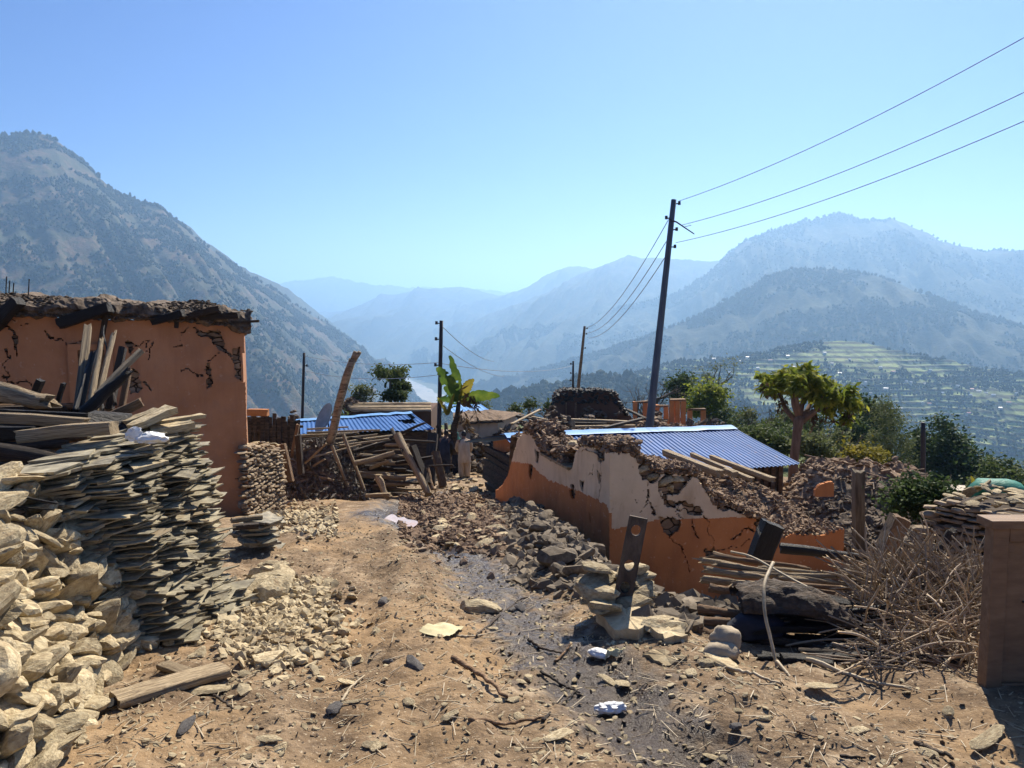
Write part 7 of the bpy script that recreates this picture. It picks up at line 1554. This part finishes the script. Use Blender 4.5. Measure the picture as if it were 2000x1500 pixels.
# trees on the right
big = [('broad_tree', 'dark broad tree right of the umbrella tree', (1690, 960, 62), [E(1690, 825, 42, 40, 62), E(1655, 850, 26, 26, 62), E(1722, 830, 26, 36, 62), E(1690, 800, 28, 20, 62)], 6000, .34, L_dark),
       ('feathery_tree', 'light feathery tree standing between two dark broad trees', (1735, 960, 46), [E(1738, 850, 36, 56, 46), E(1730, 805, 18, 30, 46), E(1752, 880, 34, 36, 46), E(1712, 875, 26, 34, 46)], 8000, .17, L_pale),
       ('broad_tree', 'dark broad tree behind the blackened thin pole', (1830, 980, 60), [E(1826, 850, 40, 34, 60), E(1800, 895, 36, 40, 60), E(1855, 885, 30, 40, 60), E(1835, 930, 50, 34, 60)], 7500, .32, L_dark),
       ('broad_tree', 'dark sloping tree at the village edge below the terraces', (1880, 1000, 58), [E(1890, 905, 40, 30, 58), E(1920, 930, 44, 30, 58), E(1870, 945, 40, 26, 58)], 6000, .32, L_dark),
       ('broad_tree', 'green tree at the right border above the dry stone wall', (1960, 1010, 50), [E(1955, 920, 34, 26, 50), E(1990, 945, 40, 30, 50), E(1930, 955, 40, 20, 50)], 5500, .27, L_mid),
       ('round_tree', 'small round dark tree with yellowish top beyond the orange pillars', (1382, 850, 58), [E(1382, 770, 30, 24, 58), E(1365, 790, 24, 20, 58), E(1402, 785, 20, 20, 58)], 3800, .27, L_umb),
       ('slender_tree', 'left one of two slender dark trees beyond the utility pole', (1320, 830, 72), [E(1320, 765, 9, 24, 72), E(1318, 750, 8, 10, 72)], 1300, .3, L_dark),
       ('slender_tree', 'right taller one of two slender dark trees beyond the utility pole', (1337, 830, 72), [E(1337, 748, 12, 18, 72), E(1338, 770, 8, 16, 72)], 1500, .3, L_dark),
       ('airy_tree', 'tall airy grey-green tree behind the small round dark tree', (1395, 850, 80), [E(1400, 735, 30, 30, 80), E(1372, 745, 20, 30, 80), E(1425, 715, 14, 22, 80), E(1390, 770, 30, 24, 80)], 1500, .3, L_pale),
       ('yellow_bush', 'bright yellow-green bush on the slate rubble right of the umbrella tree', (1688, 940, 36), [E(1688, 895, 34, 20, 36), E(1672, 886, 18, 12, 36), E(1705, 905, 20, 14, 36)], 2600, .22, L_yel),
       ('bush', 'low rounded dark green bush row behind the blue roof corner', (1500, 905, 36), [E(1480, 858, 26, 16, 36), E(1512, 866, 26, 18, 36), E(1535, 875, 18, 14, 36), E(1450, 848, 18, 12, 36)], 4200, .18, L_mid),
       ('bush', 'olive bush at the foot of the umbrella tree', (1590, 900, 34), [E(1585, 868, 24, 20, 34), E(1600, 885, 20, 16, 34)], 2200, .18, L_pale),
       ('leafy_bush', 'glossy dark bush growing in front of the brown dry stone wall', (1795, 1030, 12.6), [E(1790, 968, 46, 30, 12.6), E(1760, 975, 26, 26, 12.6), E(1830, 958, 24, 20, 12.6)], 3200, .085, L_dark),
       ('bush', 'leafy bush at the right border behind the brown wall', (1992, 1000, 15), [E(1995, 965, 14, 16, 15)], 700, .1, L_mid)]
for nm, lb, b, el, n, sz, m in big:
    base = at(*b); base[2] = min(base[2], float(G(base[0], base[1]))) if nm not in ('leafy_bush',) else float(G(base[0], base[1]))
    c = np.array([q[:3] for q in el]).mean(0); th = max(.3, (c[2] - base[2]) * .8); k = b[2] / F_PX
    tree(nm, lb, base, el, n, sz, m, th, max(.05, .006 * b[2] * .6), max(40, n // 60), sz * 1.5, droop=.6 if 'feath' in nm else .3, elong=3.2 if nm in ('feathery_tree', 'airy_tree') else 1.7, cat='bush' if 'bush' in nm else 'tree', limbs=34 if nm == 'airy_tree' else 14)
# bare trees
def bare(px, pyb, pyt, Y, label, spread=.5, gens=4, r=.09, name='bare_tree', lean=0):
    b = at(px, pyb, Y); b[2] = min(b[2], float(G(b[0], b[1])) + .2); H = at(px, pyt, Y)[2] - b[2]; e = empty(name, label, 'tree', b); a = Acc()
    def grow(p, d, L, r, g):
        n = 5; P = [p]
        for i in range(n):
            d = d + rng.normal(0, .16, 3) + [0, 0, .05]; d = d / np.linalg.norm(d); P.append(P[-1] + d * L / n)
        tube(a, P, np.linspace(r, r * .55, n + 1), 6 if g > 2 else 4, cap=False)
        if g:
            for k in range(rng.integers(2, 4)):
                i = rng.integers(2, n + 1); dd = d + rng.normal(0, spread, 3); dd /= np.linalg.norm(dd); grow(P[i], dd, L * rng.uniform(.5, .75), r * .55, g - 1)
    grow(b - [0, 0, .2], np.array([lean, 0, 1.]), H * .5, r, gens); part('trunk', a, M_bark, e, True)
bare(1262, 840, 690, 52, 'gnarled leafless tree with curling limbs left of the utility pole', .75, 5, .16)
for k, (px, b, t, Y, lb) in enumerate([(1240, 800, 722, 56, 'leftmost thin leafless sapling beyond the dark mud house'), (1228, 805, 740, 58, 'thin leafless sapling at the end of the dark mud house'), (1255, 800, 740, 57, 'twiggy sapling below the gnarled leafless tree'), (1282, 800, 735, 57, 'twiggy sapling right behind the utility pole'), (1092, 770, 748, 60, 'tiny bare tree above the dark mud house roof left'), (985, 815, 775, 48, 'bare shrub left of the fallen walls'), (1003, 820, 790, 48, 'second bare shrub near the fallen walls'), (1068, 800, 770, 55, 'bare sapling just left of the dark mud house'), (1460, 850, 765, 60, 'leafless tree right of the small round tree'), (1490, 855, 770, 58, 'second leafless tree between round tree and umbrella tree'), (1520, 860, 780, 55, 'leafless sapling close left of the umbrella tree'), (1618, 890, 790, 50, 'leafless sapling just right of the umbrella tree trunk'), (1640, 890, 815, 52, 'low leafless sapling left of the dark broad tree'), (1440, 845, 780, 66, 'small leafless tree touching the round dark tree'), (1600, 880, 815, 55, 'bare sapling in front of the grass slope'), (1780, 990, 955, 12.4, 'bare forked sapling standing beside the glossy dark bush')]):
    bare(px, b, t, Y, lb, .5, 4, .0018 * Y if Y > 20 else .025, 'bare_sapling')
# low shrubs beyond the roofs
g_s = 'low green shrubs on the slope beyond the roofs'
for k in range(46):
    px = rng.uniform(1390, 1720); py = rng.uniform(800, 880) + (px - 1400) * .05; Y = rng.uniform(46, 74); r = rng.uniform(8, 20)
    base = at(px, py + r, Y); base[2] = min(base[2], float(G(base[0], base[1]))) ; tree('shrub', 'low green shrub on the slope beyond the roofs', base, [E(px, py, r, r * .8, Y)], int(260 + r * 18), .22, [L_mid, L_pale, L_dark][k % 3], max(.2, at(px, py, Y)[2] - base[2]), .05, 14, .3, cat='shrub', group=g_s, limbs=4)
for px, py, r, Y in ((745, 800, 10, 46), (1035, 790, 8, 50), (940, 790, 12, 60), (660, 815, 8, 42), (1010, 800, 8, 55), (1075, 795, 7, 47)):
    base = at(px, py + r, Y); tree('shrub', 'small shrub growing among the ruined houses of the ridge', base, [E(px, py, r, r * .8, Y)], 420, .2, L_mid, .3, .04, 14, .25, cat='shrub', group='shrubs among the ridge houses', limbs=4)
# banana shoots behind the brown wall
bs = at(1912, 985, 12.8); e = empty('banana_shoot', 'young banana shoots with upright leaves left of the green bundle', 'plant', bs)
for tx, ty, L, ro in ((1904, 930, .42, 1.1), (1962, 935, .5, .5), (1920, 950, .35, .2)):
    a = Acc(); q = at(tx, ty, 12.8); banana_leaf(a, bs, q - bs, L + .12, .12, .15, roll=ro); part('leaf', a, L_yel if ro > 1 else L_ban, e)
# houses dotted over the terraced hill
g_h = 'tiny houses on the terraced hill'
M_hw = mat('far_house_wall', [(.4, (.38, .35, .31)), (.6, (.50, .47, .42))], scale=1, rough=.9, bump=0); M_hr = mat('far_house_roof', [(.4, (.25, .28, .33)), (.6, (.40, .42, .46))], scale=.3, rough=.4, bump=0); M_hr2 = mat('far_house_red_roof', [(.4, (.36, .15, .12)), (.6, (.46, .22, .18))], scale=.3, rough=.6, bump=0)
def proj(P): 
    y = P[..., 1] * CP - P[..., 2] * SP; return np.stack([1000 + F_PX * P[..., 0] / y, 750 - F_PX * (P[..., 1] * SP + P[..., 2] * CP) / y], -1)
pt = proj(ter_S); pm = proj(mid_S)
HS = [(1680, 745), (1690, 748), (1780, 752), (1790, 756), (1802, 752), (1770, 748), (1900, 762), (1912, 766), (1925, 770), (1940, 774), (1895, 775), (1800, 790), (1812, 792), (1460, 700), (1445, 708), (1540, 696), (1610, 692), (1720, 720), (1745, 728), (1850, 740), (1700, 770), (1730, 762), (1640, 730), (1580, 715), (1505, 705), (1480, 722), (1395, 702), (1840, 770), (1870, 756), (1955, 800), (1890, 812), (1760, 800), (1660, 705), (1625, 712), (1710, 706), (1985, 770), (1970, 790), (1815, 728), (1550, 720), (1425, 730)]
WM = RM = None
for k, (px, py) in enumerate(HS):
    d = np.hypot(pt[..., 0] - px, pt[..., 1] - py); i, j = np.unravel_index(d.argmin(), d.shape); p = ter_S[i, j]
    if d[i, j] > 14: continue
    w_, dp, h_ = rng.uniform(5, 9), rng.uniform(4, 6), rng.uniform(2.5, 4.5)
    e = empty('hill_house', 'tiny pale house with grey roof on the terraced hillside' if k % 6 else 'tiny house with red roof on the terraced hillside', 'house', p, g_h if k % 6 else 'tiny red roofed houses on the terraced hill'); e.rotation_euler = (0, 0, rng.normal(0, .4))
    a = Acc(); a.add(box_pts((-w_ / 2, -dp / 2, -3), (w_ / 2, dp / 2, h_)), BOXF); link('wall', a.mesh('wall'), M_hw, e)
    a = Acc(); V = np.array([[-w_ / 2 - .4, -dp / 2 - .5, h_], [w_ / 2 + .4, -dp / 2 - .5, h_], [w_ / 2 + .4, dp / 2 + .5, h_], [-w_ / 2 - .4, dp / 2 + .5, h_], [-w_ / 2 - .4, 0, h_ + 1.6], [w_ / 2 + .4, 0, h_ + 1.6]]); a.add(V, [np.array([[0, 1, 5, 4], [2, 3, 4, 5], [3, 2, 1, 0]]), np.array([[0, 4, 3], [1, 2, 5]])]); link('roof', a.mesh('roof'), M_hr if k % 6 else M_hr2, e)
